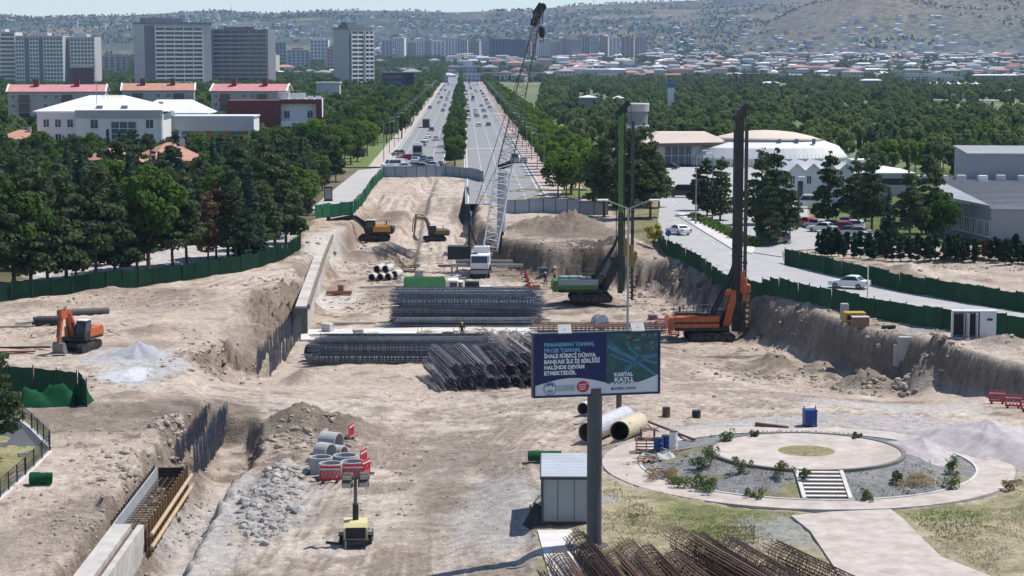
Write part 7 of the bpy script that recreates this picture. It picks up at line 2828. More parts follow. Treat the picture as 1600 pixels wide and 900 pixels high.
pipe('steel_pipe', 'wide pale grey steel pipe with a rusty mouth behind the billboard post', 'pipe', g1 + Vector((0, 0, .75)), g2 + Vector((-1.1, -.5, .75)), .74, mat('pipe_grey', (.44, .45, .47), .6, var=.1, scale=1.2, dirt=(.32, .28, .25)), mat('pipe_rust', (.16, .10, .07), .9, var=.3, scale=2), None)
g1, g2 = P(968, 690), P(1002, 676)
o = pipe('steel_pipe', 'cream steel pipe with dark holes lying before the grey pipe', 'pipe', g1 + Vector((0, 0, .72)), g2 + Vector((-.2, .2, .72)), .70, mat('pipe_cream', (.50, .42, .28), .6, var=.15, scale=1.2, dirt=(.33, .25, .17)), dark_in)
b = MB()
rg = random.Random(8)
for k in range(9):
 t = rg.uniform(-1.2, 2.4)
 z = rg.uniform(.5, 3.2)
 rr = .702
 p = Vector((rr * cos(t), rr * sin(t), z))
 q = Vector((cos(t), sin(t), 0))
 b.tube(p - q * .03, p + q * .012, .10, n=8)
b.build('hole', dark_in, o)
g = P(915, 650)
pipe('steel_pipe', 'short grey pipe just left of the billboard post', 'pipe', g + Vector((-.2, 0, .55)), g + Vector((.9, 2.2, .55)), .5, mat('pipe_grey', (.4, .4, .4)), dark_in)
g1, g2 = P(90, 494), P(170, 490)
pipe('plastic_pipe', 'thick dark grey pipe lying behind the orange excavator', 'pipe', g1 + Vector((0, 0, .32)), g2 + Vector((0, 0, .32)), .33, mat('pipe_dark', (.10, .095, .095), .7, var=.15, scale=2, dirt=(.2, .17, .14)), dark_in)
blue_m = mat('drum_blue', (.02, .055, .22), .45, var=.12, scale=2, dirt=(.10, .10, .14), dirt_amt=.4)
g = P(1265, 666)
r = thing('skip_bin', 'blue steel bin standing alone before the round garden', 'bin', g, .1)
r.scale = (.82, .82, .95)
b = MB().box((0, 0, .12), (1.05, 1.0, 1.1)).box((0, 0, 1.18), (1.12, 1.07, .09))
for k in range(3):
 b.box((-.35 + k * .35, -.52, .12), (.06, .05, 1.06))
b.build('body', blue_m, r)
b = MB()
for sx in (-.5, .5):
 b.box((sx, 0, 1.26), (.06, .12, .28)).box((sx, 0, 0), (.1, .9, .12))
b.build('lifting_lug', steel_dark, r)
def drum(label, px, py, m, R_=.32, h=.92, group=None):
 g = P(px, py)
 r = thing('oil_drum', label, 'drum', g, 0, group)
 MB().lathe([(R_, 0), (R_, h * .32), (R_ + .02, h * .34), (R_, h * .36), (R_, h * .64), (R_ + .02, h * .66), (R_, h * .68), (R_, h)], 16).build('body', m, r)
 MB().lathe([(R_ + .015, h), (R_ + .015, h + .03)], 16).build('rim', steel_dark, r)
drum('blue drum beside the stacked red frames', 1029, 706, blue_m, group='drums by the garden path')
drum('blue drum standing behind the first blue drum', 1041, 702, blue_m, group='drums by the garden path')
drum('white drum right of the two blue drums', 1052, 706, white_paint, .27, 1.35, group='drums by the garden path')
drum('dark drum standing on the dusty track right of the pipes', 1041, 652, rebar_rust, .3, .75)
drum('short dark tub on the dusty track above the garden', 1088, 653, black_paint, .33, .55)
g = P(1010, 707)
r = thing('frame_stack', 'stack of red scaffold frames beside the blue drums', 'scaffold frames', g)
redm = mat('frame_red', (.28, .05, .04), .6, var=.2, scale=3)
for k in range(5):
 b = MB()
 z = .08 + k * .2
 for y in (-.5, .5):
  b.tube((-.7, y, z), (.7, y, z), .045, n=5)
 for x in (-.65, 0, .65):
  b.tube((x, -.5, z), (x, .5, z), .04, n=5)
 b.build('frame', redm if k % 2 else mat('frame_brown', (.16, .09, .06), .7), r)
g = P(1012, 690)
r = thing('pallet_table', 'rusty steel table standing behind the red frames', 'table', g)
MB().box((0, 0, .85), (1.1, .8, .06)).build('top', rebar_rust, r)
for sx in (-.45, .45):
 MB().box((sx, 0, 0), (.1, .6, .85)).build('leg', rebar_rust, r)
for k in range(6):
 g = P(1012 + k * 9, 722 - k * 3)
 tag(MB().beam((g.x - 1.0, g.y - .4, g.z + .08), (g.x + 1.0, g.y + .5, g.z + .12 + .02 * k), .14, .05).build('plank', [mat('plank_red', (.30, .12, .08), .8), mat('plank_grey', (.30, .27, .24), .85)][k % 2]), '%s plank lying on the garden edge, %s' % (('reddish', 'grey')[k % 2], ('first', 'second', 'third', 'fourth', 'fifth', 'last')[k] + ' from the left'), 'plank', 'planks on the garden edge')
for q, (p0, p1, lab) in enumerate([((1010, 660), (1085, 690), 'long steel rail lying right of the cream pipe'), ((1180, 666), (1232, 672), 'rusty beam lying at the edge of the track above the garden'), ((1325, 488), (1325, 488), '')][:2]):
 a, c = P(*p0), P(*p1)
 tag(MB().beam(a + Vector((0, 0, .12)), c + Vector((0, 0, .12)), .3 if q else .14, .3 if q else .14).build('steel_beam', rebar_rust), lab, 'beam')
g = P(1045, 727)
# ------------------------------------------------------------ light tower
g = P(556, 852)
r = thing('light_tower', 'mobile light tower with a cream hood and four lamps on a folding mast', 'light tower', g, radians(4))
cream = mat('hood_cream', (.58, .50, .24), .5, var=.06, scale=1.5, dirt=(.42, .35, .2))
b = MB().box((0, 0, .32), (1.45, 2.3, .22))
b.build('chassis', black_paint, r)
for s in (-1, 1):
 w_ = MB().tube((s * .72, 0, .3), (s * .9, 0, .3), .30, n=16).build('wheel', rubber, r)
 MB().tube((s * .91, 0, .3), (s * .93, 0, .3), .14, n=10).build('hub', steel_grey, w_)
 MB().box((s * .82, 0, .62), (.28, .8, .06)).build('mudguard', black_paint, r)
MB().prism([(-.95, .54), (.95, .54), (.95, 1.25), (.75, 1.42), (-.70, 1.42), (-.95, 1.2)], 'x', -.66, .66).build('hood', cream, r)
MB().box((0, -1.0, .62), (1.10, .06, .62)).build('grille', black_paint, r)
MB().box((0, -1.12, .30), (1.3, .08, .16)).build('tail_board', steel_dark, r)
for k in range(5):
 MB().box((0, -1.045, .68 + k * .11), (1.04, .03, .03)).build('louvre', steel_dark, r)
MB().tube((-.55, -1.15, .05), (-.55, -1.15, .55), .05, n=6).build('jack_leg', steel_grey, r)
MB().tube((.95, .9, .05), (.95, .9, .75), .05, n=6).build('jack_leg', steel_grey, r)
MB().tube((0, .2, 1.42), (0, .2, 2.3), .17, .17, 10).build('mast', black_paint, r)
MB().tube((0, .2, 2.3), (0, .2, 3.75), .11, .10, 8).build('mast_extension', mat('mast_brown', (.15, .125, .11), .6, .2), r)
MB().box((0, .2, 3.72), (.9, .12, .10)).build('crossbar', black_paint, r)
for x, z, a in ((-.42, 3.35, -.3), (-.40, 3.78, -.2), (.45, 3.38, .1), (.48, 3.80, .2)):
 l_ = MB().bbox((0, 0, 0), (.62, .34, .36), .06, M=T(x, .1, z) @ RZ(a) @ Matrix.Rotation(radians(25), 4, 'X')).build('lamp', mat('lamp_case', (.10, .095, .09), .5, .2), r)
 MB().box((0, -.18, .03), (.5, .02, .28), M=T(x, .1, z) @ RZ(a) @ Matrix.Rotation(radians(25), 4, 'X')).build('lens', mat('lamp_lens', (.35, .33, .30), .2), l_)
tag(MB().beam(P(510, 849) + Vector((0, 0, .08)), P(532, 851) + Vector((0, 0, .06)), .12, .1).build('tow_bar', black_paint), 'black bar lying left of the light tower', 'bar')
# ------------------------------------------------------------ cabinets and boxes on the right bank
g = P(1522, 530)
r = thing('switch_cabinet', 'white steel cabinet with open doors before the net fence', 'cabinet', g, radians(-4))
cwm = mat('cabinet_white', (.56, .58, .60), .5, .1, var=.05, scale=.8, dirt=(.42, .41, .39))
b = MB()
b.box((0, 1.1, .15), (3.9, .08, 2.4)).box((-1.95, .55, .15), (.08, 1.1, 2.4)).box((1.95, .55, .15), (.08, 1.1, 2.4)).box((0, .55, 2.55), (4.1, 1.3, .1)).box((0, .55, 0), (4.0, 1.2, .14))
b.box((1.2, 0, .15), (1.45, .06, 2.38))
for x in (-.9, 0.3):
 b.box((x, .5, .16), (.06, 1.0, 2.36))
b.build('body', cwm, r)
for x, a in ((-2.1, 100), (-.75, 80), (.1, 85)):
 MB().box((.42, 0, .2), (.84, .05, 2.25), M=T(x, 0, 0) @ RZ(radians(-a))).build('door', cwm, r)
MB().box((-.8, .85, .3), (2.0, .3, 1.9)).build('switch_gear', black_paint, r)
MB().box((1.4, -.035, 1.75), (.5, .02, .22)).build('label_plate', black_paint, r)
g = P(1319, 500)
tag(MB().bbox((g.x, g.y, g.z), (.75, .7, 1.65), .04).build('grey_cabinet', mat('cabinet_grey', (.33, .34, .35), .6)), 'narrow grey cabinet beside the yellow box', 'cabinet')
g = P(1336, 505)
r = thing('yellow_box', 'yellow generator box on the right bank by the fence', 'generator', g)
ym = mat('box_yellow', (.45, .28, .03), .55, var=.15, scale=1.5)
MB().bbox((0, .5, .1), (2.1, 1.2, .95), .06).build('body', ym, r)
MB().box((0, -.11, .3), (1.6, .03, .5)).build('grille', black_paint, r)
MB().box((0, .5, 0), (1.9, 1.1, .1)).build('skid', black_paint, r)
g = P(1344, 511)
r = thing('crate', 'brown crate with a pale lid standing before the yellow box', 'crate', g)
MB().box((0, 0, 0), (1.6, 1.0, .95)).build('body', mat('crate_brown', (.20, .13, .10), .8, var=.15), r)
MB().box((0, 0, .95), (1.7, 1.1, .07)).build('lid', mat('crate_lid', (.48, .42, .36), .8), r)
g = P(1388, 514)
tag(MB().tube((g.x - .6, g.y, g.z + .2), (g.x + .7, g.y + .2, g.z + .2), .2, n=10).build('cable_roll', black_paint), 'black roll lying on the right bank beside the brown crate', 'roll')
g = P(1415, 556)
tag(MB().box((g.x, g.y + .5, g.z - .4), (1.1, .9, 2.2)).box((g.x - .7, g.y + .7, g.z - 1), (.5, .6, 2.0)).build('concrete_block', concrete), 'grey concrete manhole stub sticking out of the right pit wall', 'concrete block')
# ------------------------------------------------------------ green nets, railing, gravel heaps
def cloth_heap(name, label, cat, px, py, w, d, h, m, seed, roll=False, ang=0):
 g = P(px, py)
 rg = np.random.default_rng(seed)
 n, k = 18, 14
 vs, fs = [], []
 for j in range(k + 1):
  for i in range(n + 1):
   u, v = i / n * 2 - 1, j / k
   if roll:
    t = 2 * pi * v
    rr = h / 2 * (1 + .10 * sin(7 * t + u * 3) + rg.normal() * .03)
    vs.append((u * w / 2, rr * cos(t), h / 2 + rr * sin(t) * .9))
   else:
    vv = v * 2 - 1
    q = max(0, 1 - abs(u) ** 7) * max(0, 1 - abs(vv)) ** 1.3 * (1 - .22 * abs(sin(u * 7 + vv * 2.5 + seed)) - .12 * abs(sin(u * 13 - vv * 5)))
    vs.append((u * w / 2, vv * d / 2, h * q ** .6 * (.8 + .2 * sin(u * 5 + vv * 3)) + rg.normal() * .05 * q))
 for j in range(k):
  for i in range(n):
   a = j * (n + 1) + i
   fs.append((a, a + 1, a + n + 2, a + n + 1))
 me = bpy.data.meshes.new(name)
 me.from_pydata(vs, [], fs)
 me.materials.append(m)
 me.polygons.foreach_set('use_smooth', [True] * len(fs))
 o = link(name, me, loc=g, rot=(0, 0, ang))
 return tag(o, label, cat)
net_heap = leaf_mat('green_net_heap', (.012, .065, .03), (.028, .115, .05), .2, 1.2)
cloth_heap('net_heap', 'dark green net draped in a large fold by the left fence', 'net', 78, 634, 4.6, 2.4, 2.0, net_heap, 3)
cloth_heap('net_heap', 'smaller green net fold at the right end of the left fence', 'net', 118, 630, 2.4, 2.2, 1.9, net_heap, 4)
cloth_heap('net_roll', 'rolled green net lying on the bank right of the black railing', 'net roll', 64, 757, 1.35, 1, .78, net_heap, 5, True, .12)
cloth_heap('net_roll', 'crumpled green net roll behind the site cabin', 'net roll', 851, 721, 2.2, 1, .75, net_heap, 6, True, .05)
cloth_heap('tarp', 'crumpled grey tarpaulin beside the drums', 'tarpaulin', 1040, 716, 1.3, 1.0, .5, mat('tarp_grey', (.40, .41, .41), .7), 7)
cloth_heap('sand_bag', 'pale sack heap in front of the concrete pipes', 'sack', 635, 440, 1.7, 1.3, .95, mat('sack_white', (.52, .51, .49), .8), 8)
def railing(label, px, h=1.2):
 P_ = [P(*q) for q in px]
 r = thing('railing', label, 'railing', P_[0])
 o0 = P_[0]
 for a, c in zip(P_[:-1], P_[1:]):
  L_ = (c - a).length
  n = max(1, int(L_ / 2.0))
  for k in range(n + 1):
   q = a.lerp(c, k / n) - o0
   MB().tube(q, q + Vector((0, 0, h)), .05, n=6).build('post', black_paint, r)
  for hh in (.35, .62, .9, h):
   MB().tube(a - o0 + Vector((0, 0, hh)), c - o0 + Vector((0, 0, hh)), .028, n=4).build('rail', black_paint, r)
  b = MB()
  m_ = int(L_ / .28)
  for k in range(m_):
   q = a.lerp(c, k / m_) - o0
   b.tube(q + Vector((0, 0, .1)), q + Vector((0, 0, h)), .014, n=3)
  b.build('baluster', black_paint, r, kind='stuff')
  MB().beam(a - o0 + Vector((0, 0, -.05)), c - o0 + Vector((0, 0, -.05)), .35, .3).build('plinth', concrete_pale, r)
railing('black railing running from the left edge up along the bank', [(-30, 806), (0, 780), (40, 744), (78, 706)])
railing('black railing at the back of the sunken slope by the green nets', [(78, 700), (50, 672), (22, 650), (-20, 636)])
sheet('slab', pw([(78, 706), (50, 676), (20, 652), (-30, 640), (-40, 700), (20, 700), (45, 735)]), .06, mat('dark_slab', (.085, .085, .09), .9, var=.2, scale=.6, coord='World'))
def heap(label, px, py, wpx, dep, h, m, seed, z=None):
 g = P(px, py)
 rg = np.random.default_rng(seed)
 n, k = 56, 18
 wx = wpx / PPM(g)
 xs, ys = [], []
 vs, fs = [], []
 tt = np.linspace(0, 2 * pi, n, endpoint=False)
 for j in range(k + 1):
  f = j / k
  for i, t in enumerate(tt):
   w = 1 + .18 * sin(3 * t + seed) + .10 * sin(7 * t + 2 * seed)
   xs.append(wx * f * w * cos(t))
   ys.append(dep * f * w * sin(t))
 xs, ys = np.array(xs), np.array(ys)
 nz = fbm(xs + seed * 31, ys, 1.6, 4, seed) * .35 + fbm(xs + seed * 31, ys, .45, 2, seed + 1) * .12
 ff = np.repeat(np.arange(k + 1) / k, n)
 gz = terrain(xs + g.x, ys + g.y) - g.z
 zz = np.maximum((h * (1 - ff) ** 1.15 + nz * h * .4 * (1 - ff) ** .5), 0) - .06 + gz * np.minimum(1, ff * 1.5)
 vs = [(x, y, z) for x, y, z in zip(xs, ys, zz)]
 for j in range(k):
  for i in range(n):
   fs.append((j * n + i, (j + 1) * n + i, (j + 1) * n + (i + 1) % n, j * n + (i + 1) % n))
 me = bpy.data.meshes.new('gravel_heap')
 me.from_pydata(vs, [], fs)
 me.materials.append(m)
 me.polygons.foreach_set('use_smooth', [True] * len(fs))
 return tag(link('gravel_heap', me, loc=g), label, 'gravel heap')
grav = mat('grey_gravel', (.33, .33, .345), .95, var=.18, scale=2.5, bump=.5, bscale=16)
grav_l = mat('lilac_gravel', (.40, .36, .36), .95, var=.22, scale=1.5, bump=.5, bscale=14, dirt=(.34, .31, .31), dirt_amt=.6)
heap('grey gravel cone right of the orange excavator', 215, 552, 46, 3.2, 1.15, grav, 3)
heap('flat pale gravel spread below the grey cone', 200, 586, 42, 4.2, .45, mat('pale_gravel', (.46, .46, .47), .95, var=.18, scale=2, bump=.4, bscale=16), 4)
heap('tall lilac gravel heap at the right edge above the garden', 1545, 694, 115, 8, 1.75, grav_l, 5)
heap('low lilac gravel heap sloping toward the garden', 1440, 704, 60, 4, .9, grav_l, 6)
heap('small crushed stone heap on the right bank beside the roll', 1432, 519, 45, .8, .4, mat('crushed_stone', (.30, .29, .285), .95, var=.5, scale=5, bump=.8, bscale=14), 7)
# ------------------------------------------------------------ round platform and steps
r = thing('round_platform', 'raised round paved platform with a planted ring and a grass circle', 'platform', PLAZA_C)
ZP = .86
pav_p = mat('platform_paving', (.45, .395, .355), .9, var=.2, scale=.8, bump=.25, dirt=(.34, .285, .23), dirt_amt=.9)
MB().lathe([(6.15, 0), (6.15, ZP - .001), (1.95, ZP)], 72).build('terrace', pav_p, r)
o = ring_slab('edge_stone', Vector((0, 0, 0)), 6.0, 6.28, ZP + .06, mat('edge_dark', (.16, .15, .145), .8, var=.2, scale=2), 72, .5, None, r)
MB().lathe([(1.95, ZP - .01), (1.2, ZP + .05), (0, ZP + .08)], 32).build('grass_circle', mat('dry_turf', (.20, .17, .08), .95, var=.45, scale=2.5, dirt=(.36, .31, .24)), r)
ring_slab('outer_kerb', Vector((0, 0, 0)), 10.6, 10.78, .09, kerbm, 96, .3, None, r)
ang = atan2(G(1297, 788).y - PLAZA_C.y, G(1297, 788).x - PLAZA_C.x)
Mst = RZ(ang)
for k in range(7):
 rr = 6.25 + .58 * k
 zt = ZP - .115 * k
 MB().box((rr + .29, 0, -.05), (.58, 2.45, zt + .05 - .03), M=Mst).build('step', mat('step_riser', (.13, .115, .105), .9, var=.2, scale=2), r)
 MB().box((rr + .27, 0, zt - .028), (.42, 2.40, .03), M=Mst).build('tread', mat('step_tread', (.60, .55, .51), .85, var=.08, scale=1), r)
for s in (-1, 1):
 MB().beam(Mst @ Vector((6.2, s * 1.36, ZP - .05)), Mst @ Vector((10.5, s * 1.36, .05)), .24, .22).build('stringer', concrete_pale, r)
weed = leaf_mat('weed_leaves', (.09, .13, .045), (.17, .21, .085), .4, 1.2)
weed_dry = leaf_mat('dry_weed', (.27, .19, .10), (.36, .28, .16), .4, 1.2)
def weed_bush(label, px, py, w, h, m, seed, n=260):
 g = P(px, py)
 rng_ = np.random.default_rng(seed)
 cl = [(np.array((rng_.normal() * w * .28, rng_.normal() * w * .28, h * rng_.uniform(.2, .75))), np.array((w * .2, w * .2, h * .28))) for _ in range(9)]
 v = leaf_cloud(cl, int(n * 2.4), .075, rng_, up=.6)
 v[:, 2] = np.maximum(v[:, 2], .02)
 r = thing('weed_bush', label, 'weed', g, 0, 'weeds of the round garden')
 link('foliage', quads_mesh('foliage', v, m), r)
 b = MB()
 for k in range(8):
  a = rng_.uniform(0, 6.28)
  q = rng_.uniform(.1, .4) * w
  b.tube((0, 0, 0), (cos(a) * q, sin(a) * q, h * rng_.uniform(.6, 1.1)), .012, .006, 3, False)
 b.build('stem', m, r)
for k, (px, py, w, h, m, lab) in enumerate([(1108, 768, 1.5, 1.1, weed, 'bushy green weed low on the left garden slope'), (1072, 765, 1.8, .9, weed, 'low spreading green weed on the left garden slope'), (1110, 727, 1.0, 1.3, weed, 'tall weed beside the left platform edge'), (1135, 692, 1.2, .9, weed, 'green weed at the back of the platform'),
  (1225, 746, 1.1, 1.0, weed, 'weed against the platform wall left of the steps'), (1178, 779, .9, .9, weed, 'weed alone on the gravel left of the steps'), (1352, 785, .8, .9, weed, 'weed right of the foot of the steps'), (1430, 762, 2.6, .9, weed_dry, 'broad brown dry weed on the right slope'),
  (1488, 742, .9, 1.4, weed, 'upright weed on the far right slope'), (1486, 766, .9, 1.2, weed, 'weed near the right ring path'), (1036, 748, 2.0, .7, weed_dry, 'brown dry weed beside the planks'), (1155, 738, .9, 1.0, weed, 'dark weed under the left platform edge'), (1258, 750, .6, .8, weed, 'small weed left of the top step'),
  (1336, 688, .6, .6, weed, 'small weed on the rear edge of the platform'), (1180, 685, .7, .6, weed, 'small weed behind the platform beside the track'), (1578, 766, .9, .8, weed_dry, 'dry weed at the right end of the ring path'), (1400, 756, .8, .8, weed, 'weed beside the broad brown one'), (1090, 735, 1.2, 1.0, weed, 'weed between the planks and the platform')]):
 weed_bush(lab, px, py, w, h, m, 50 + k, 520 if w > 1.3 else 300)
# ------------------------------------------------------------ vehicles
CARM = {}
def car_paint(nm, col, metal=.0):
 return mat('paint_' + nm, col, .32, metal, var=.03, spec=.5)
PAINTS = {'white': car_paint('white', (.70, .70, .70)), 'silver': car_paint('silver', (.38, .39, .41), .2), 'grey': car_paint('grey', (.13, .135, .145)), 'black': car_paint('black', (.018, .018, .02)), 'red': car_paint('red', (.40, .025, .03)), 'blue': car_paint('blue', (.03, .06, .16))}
cglass = glass_mat('car_glass', (.02, .025, .03), .08)
lampw = mat('head_lamp', (.7, .7, .68), .2)
lampr = mat('tail_lamp', (.35, .02, .02), .3)
def car_proto(kind, col):
 """local +y forward"""
 r = thing('car', 'x', 'car', (0, -500, 0))
 pm = PAINTS[col]
 if kind == 'van':
  L_, W_, Hb, Ht = 5.4, 2.0, 1.15, 2.35
  low = [(-2.7, .35), (2.6, .35), (2.7, .7), (2.55, 1.1), (1.7, 1.3), (-2.7, 1.3)]
  top = [(-2.7, 1.3), (1.75, 1.3), (1.15, 2.2), (.9, 2.35), (-2.6, 2.35)]
  gl = [(-1.6, 1.4), (1.55, 1.4), (1.08, 2.1), (-1.6, 2.1)]
 elif kind == 'hatch':
  L_, W_, Hb, Ht = 4.1, 1.75, .85, 1.5
  low = [(-2.0, .3), (1.95, .3), (2.05, .55), (1.95, .8), (1.0, .93), (-1.95, .95), (-2.05, .6)]
  top = [(-1.95, .95), (1.0, .93), (.3, 1.45), (.0, 1.5), (-1.4, 1.5), (-1.75, 1.35)]
  gl = [(-1.55, .98), (.85, .98), (.25, 1.40), (-1.5, 1.42)]
 else:
  L_, W_, Hb, Ht = 4.5, 1.8, .85, 1.45
  low = [(-2.2, .3), (2.15, .3), (2.25, .55), (2.1, .78), (.95, .92), (-1.45, .95), (-2.2, .92), (-2.27, .6)]
  top = [(-1.55, .95), (.95, .92), (.25, 1.40), (-.05, 1.45), (-.75, 1.45), (-1.0, 1.38)]
  gl = [(-1.3, .98), (.8, .97), (.2, 1.36), (-.9, 1.38)]
 b = MB()
 b.prism(low, 'x', -W_ / 2, W_ / 2, RZ(0))
 # cabin with tumblehome
 n = len(top)
 vs = []
 for s in (-1, 1):
  for p in top:
   f = (p[1] - .95) / (Ht - .95)
   vs.append((s * (W_ / 2 - .02 - .16 * max(0, f)), p[0], p[1]))
 fs = [(k, (k + 1) % n, n + (k + 1) % n, n + k) for k in range(n)] + [tuple(range(n - 1, -1, -1)), tuple(range(n, 2 * n))]
 b._add(vs, fs)
 body = b.build('body', pm, r)
 b = MB()
 for s in (-1, 1):
  q = []
  for p in gl:
   f = (p[1] - .95) / (Ht - .95)
   q.append((s * (W_ / 2 - .005 - .16 * max(0, f)), p[0], p[1]))
  b.face(q if s > 0 else q[::-1])
 def screen(p0, p1, out):
  a = Vector((0, p0[0], p0[1]))
  c = Vector((0, p1[0], p1[1]))
  nn = Vector((0, out, .25)).normalized() * .015
  ws = []
  for p in (p0, p1):
   f = (p[1] - .95) / (Ht - .95)
   ws.append(W_ / 2 - .10 - .16 * max(0, f))
  a2, c2 = a.lerp(c, .08), a.lerp(c, .9)
  b.face([Vector((-ws[0], 0, 0)) + a2 + nn, Vector((ws[0], 0, 0)) + a2 + nn, Vector((ws[1], 0, 0)) + c2 + nn, Vector((-ws[1], 0, 0)) + c2 + nn])
 screen(top[1], top[2], 1)
 screen(top[0], top[-1], -1)
 b.build('window', cglass, r)
 wm_ = CARM.setdefault('wheel', MB().m(0).tube((-.1, 0, 0), (.1, 0, 0), .32, n=14).m(1).tube((-.112, 0, 0), (.112, 0, 0), .18, n=10).mesh('wheel', [rubber, steel_grey]))
 for sx in (-1, 1):
  for y in (-L_ * .29, L_ * .31):
   link('wheel', wm_, r, loc=(sx * (W_ / 2 - .08), y, .32))
 zf = .62 if kind != 'van' else .8
 for sx in (-1, 1):
  MB().box((sx * (W_ / 2 - .25), L_ / 2 - .03 if kind == 'van' else L_ / 2 - .06, zf), (.36, .12, .15)).build('headlight', lampw, r)
  MB().box((sx * (W_ / 2 - .16), -L_ / 2 + (.02 if kind == 'van' else -.01), zf + .08), (.26, .10, .2)).build('tail_light', lampr, r)
 return r
PROTO = {}
used_proto = set()
def car(kind, col, loc, rz, label, group=None, name='car'):
 k = (kind, col)
 if k not in PROTO:
  r = car_proto(kind, col)
  PROTO[k] = r
  r.name = name
  r.location = loc
  r.rotation_euler = (0, 0, rz)
  r['label'] = label
  r['category'] = 'van' if kind == 'van' else 'car'
  if group:
   r['group'] = group
  return r
 r = dup(PROTO[k], loc, rz, label, group)
 if not group and 'group' in r:
  del r['group']
 return r
# queue behind the sheet fence, far traffic
head = atan(-VPU)
def place_px(kind, col, px, py, away, label, group=None, rz=None, z=.02):
 g = G(px, py, z)
 return car(kind, col, g, (head if away else head + pi) if rz is None else rz, label, group)
place_px('van', 'white', 614, 264, False, 'white minibus at the left end of the queue behind the sheet fence', None, radians(118))
Q = [('sedan', 'white', 629, 264, 'white saloon at the front of the queue right of the minibus', 100), ('hatch', 'silver', 645, 263, 'silver hatchback in the front row of the queue', 95), ('sedan', 'grey', 657, 264, 'dark grey saloon in the front row of the queue', 85), ('hatch', 'white', 672, 262, 'white hatchback at the right of the front row of the queue', 80),
     ('sedan', 'silver', 648, 254, 'silver saloon in the second row of the queue', None), ('sedan', 'blue', 661, 252, 'dark blue saloon in the second row of the queue', None), ('hatch', 'grey', 672, 254, 'grey hatchback in the second row of the queue', None), ('hatch', 'grey', 622, 243, 'grey hatchback on the grass side of the queue', 150), ('hatch', 'red', 633, 250, 'red hatchback behind the minibus', 110),
     ('sedan', 'grey', 682, 261, 'grey saloon at the right end of the queue', 60),
     ('sedan', 'white', 665, 222, 'white saloon following the bus', None), ('sedan', 'white', 669, 215, 'white saloon ahead of the pair behind the bus', None), ('hatch', 'silver', 681, 220, 'silver hatchback alone in the right lane of the left carriageway', None), ('sedan', 'grey', 661, 228, 'grey saloon right behind the bus', None), ('sedan', 'black', 674, 205, 'black saloon beside the coach', None)]
for kind, col, px, py, lab, a in Q:
 place_px(kind, col, px, py, False, lab, 'cars of the left carriageway', None if a is None else radians(a))
def bus(label, px, py, away=False, colm=white_paint, L_=11, h=3.1):
 g = G(px, py, .02)
 r = thing('bus', label, 'bus', g, head + (0 if away else pi))
 MB().bbox((0, 0, .35), (2.5, L_, h - .35), .15).build('body', colm, r)
 b = MB()
 b.box((0, L_ / 2 + .012, 1.15), (2.2, .03, 1.5)).box((0, -L_ / 2 - .012, 1.5), (2.1, .03, 1.1))
 for s in (-1, 1):
  b.box((s * 1.262, 0, 1.35), (.03, L_ - .8, 1.1))
 b.build('window', cglass, r)
 MB().box((0, L_ * .05, h + .001), (1.5, 2.6, .25)).build('roof_unit', white_paint, r)
 for s in (-1, 1):
  for y in (-L_ * .3, L_ * .32):
   MB().tube((s * 1.0, y, .5), (s * 1.27, y, .5), .5, n=14).build('wheel', rubber, r)
 return r
bus('white topped bus waiting at the back of the traffic queue', 653, 243, colm=mat('bus_grey', (.30, .31, .33), .4))
bus('dark coach driving down the left carriageway', 666, 199, colm=mat('coach_dark', (.06, .06, .065), .4))
rc = random.Random(99)
busy = []
def lane_cars(lats, D0, D1, n, away, grp, side):
 k = 0
 tries = 0
 while k < n and tries < 3000:
  tries += 1
  D = D0 * (D1 / D0) ** rc.random()
  lat = rc.choice(lats)
  if any(abs(D - d) < 9 + D * .004 and abs(lat - l) < 1 for d, l in busy):
   continue
  busy.append((D, lat))
  col = rc.choice(['white', 'white', 'silver', 'grey', 'grey', 'black', 'white', 'silver', 'blue'])
  kind = rc.choice(['sedan', 'hatch', 'hatch'])
  q = BL(lat + rc.uniform(-.3, .3), D)
  ln = {0: 'inner', 1: 'second', 2: 'third', 3: 'outer'}[lats.index(lat)]
  car(kind, col, (q.x, q.y, q.z + .03), head + (0 if away else pi), '%s %s in the %s lane of the %s carriageway, %s' % (col, 'saloon' if kind == 'sedan' else 'hatchback', ln, side, 'nearer part' if D < 1000 else ('half way' if D < 1500 else 'far end')), grp)
  k += 1
lane_cars([2.3, 5.9, 9.6, 13.2], 740, 2300, 42, True, 'cars of the right carriageway', 'right')
lane_cars([-6.2, -9.8, -13.4, -16.8], 900, 2200, 38, False, 'cars of the left carriageway', 'left')
place_px('van', 'silver', 804, 254, True, 'silver van driving away on the right carriageway near the crane boom', None)
place_px('sedan', 'silver', 818, 254, True, 'silver saloon beside the silver van', None)
place_px('sedan', 'grey', 763, 197, True, 'lone dark grey saloon half way up the right carriageway', None)
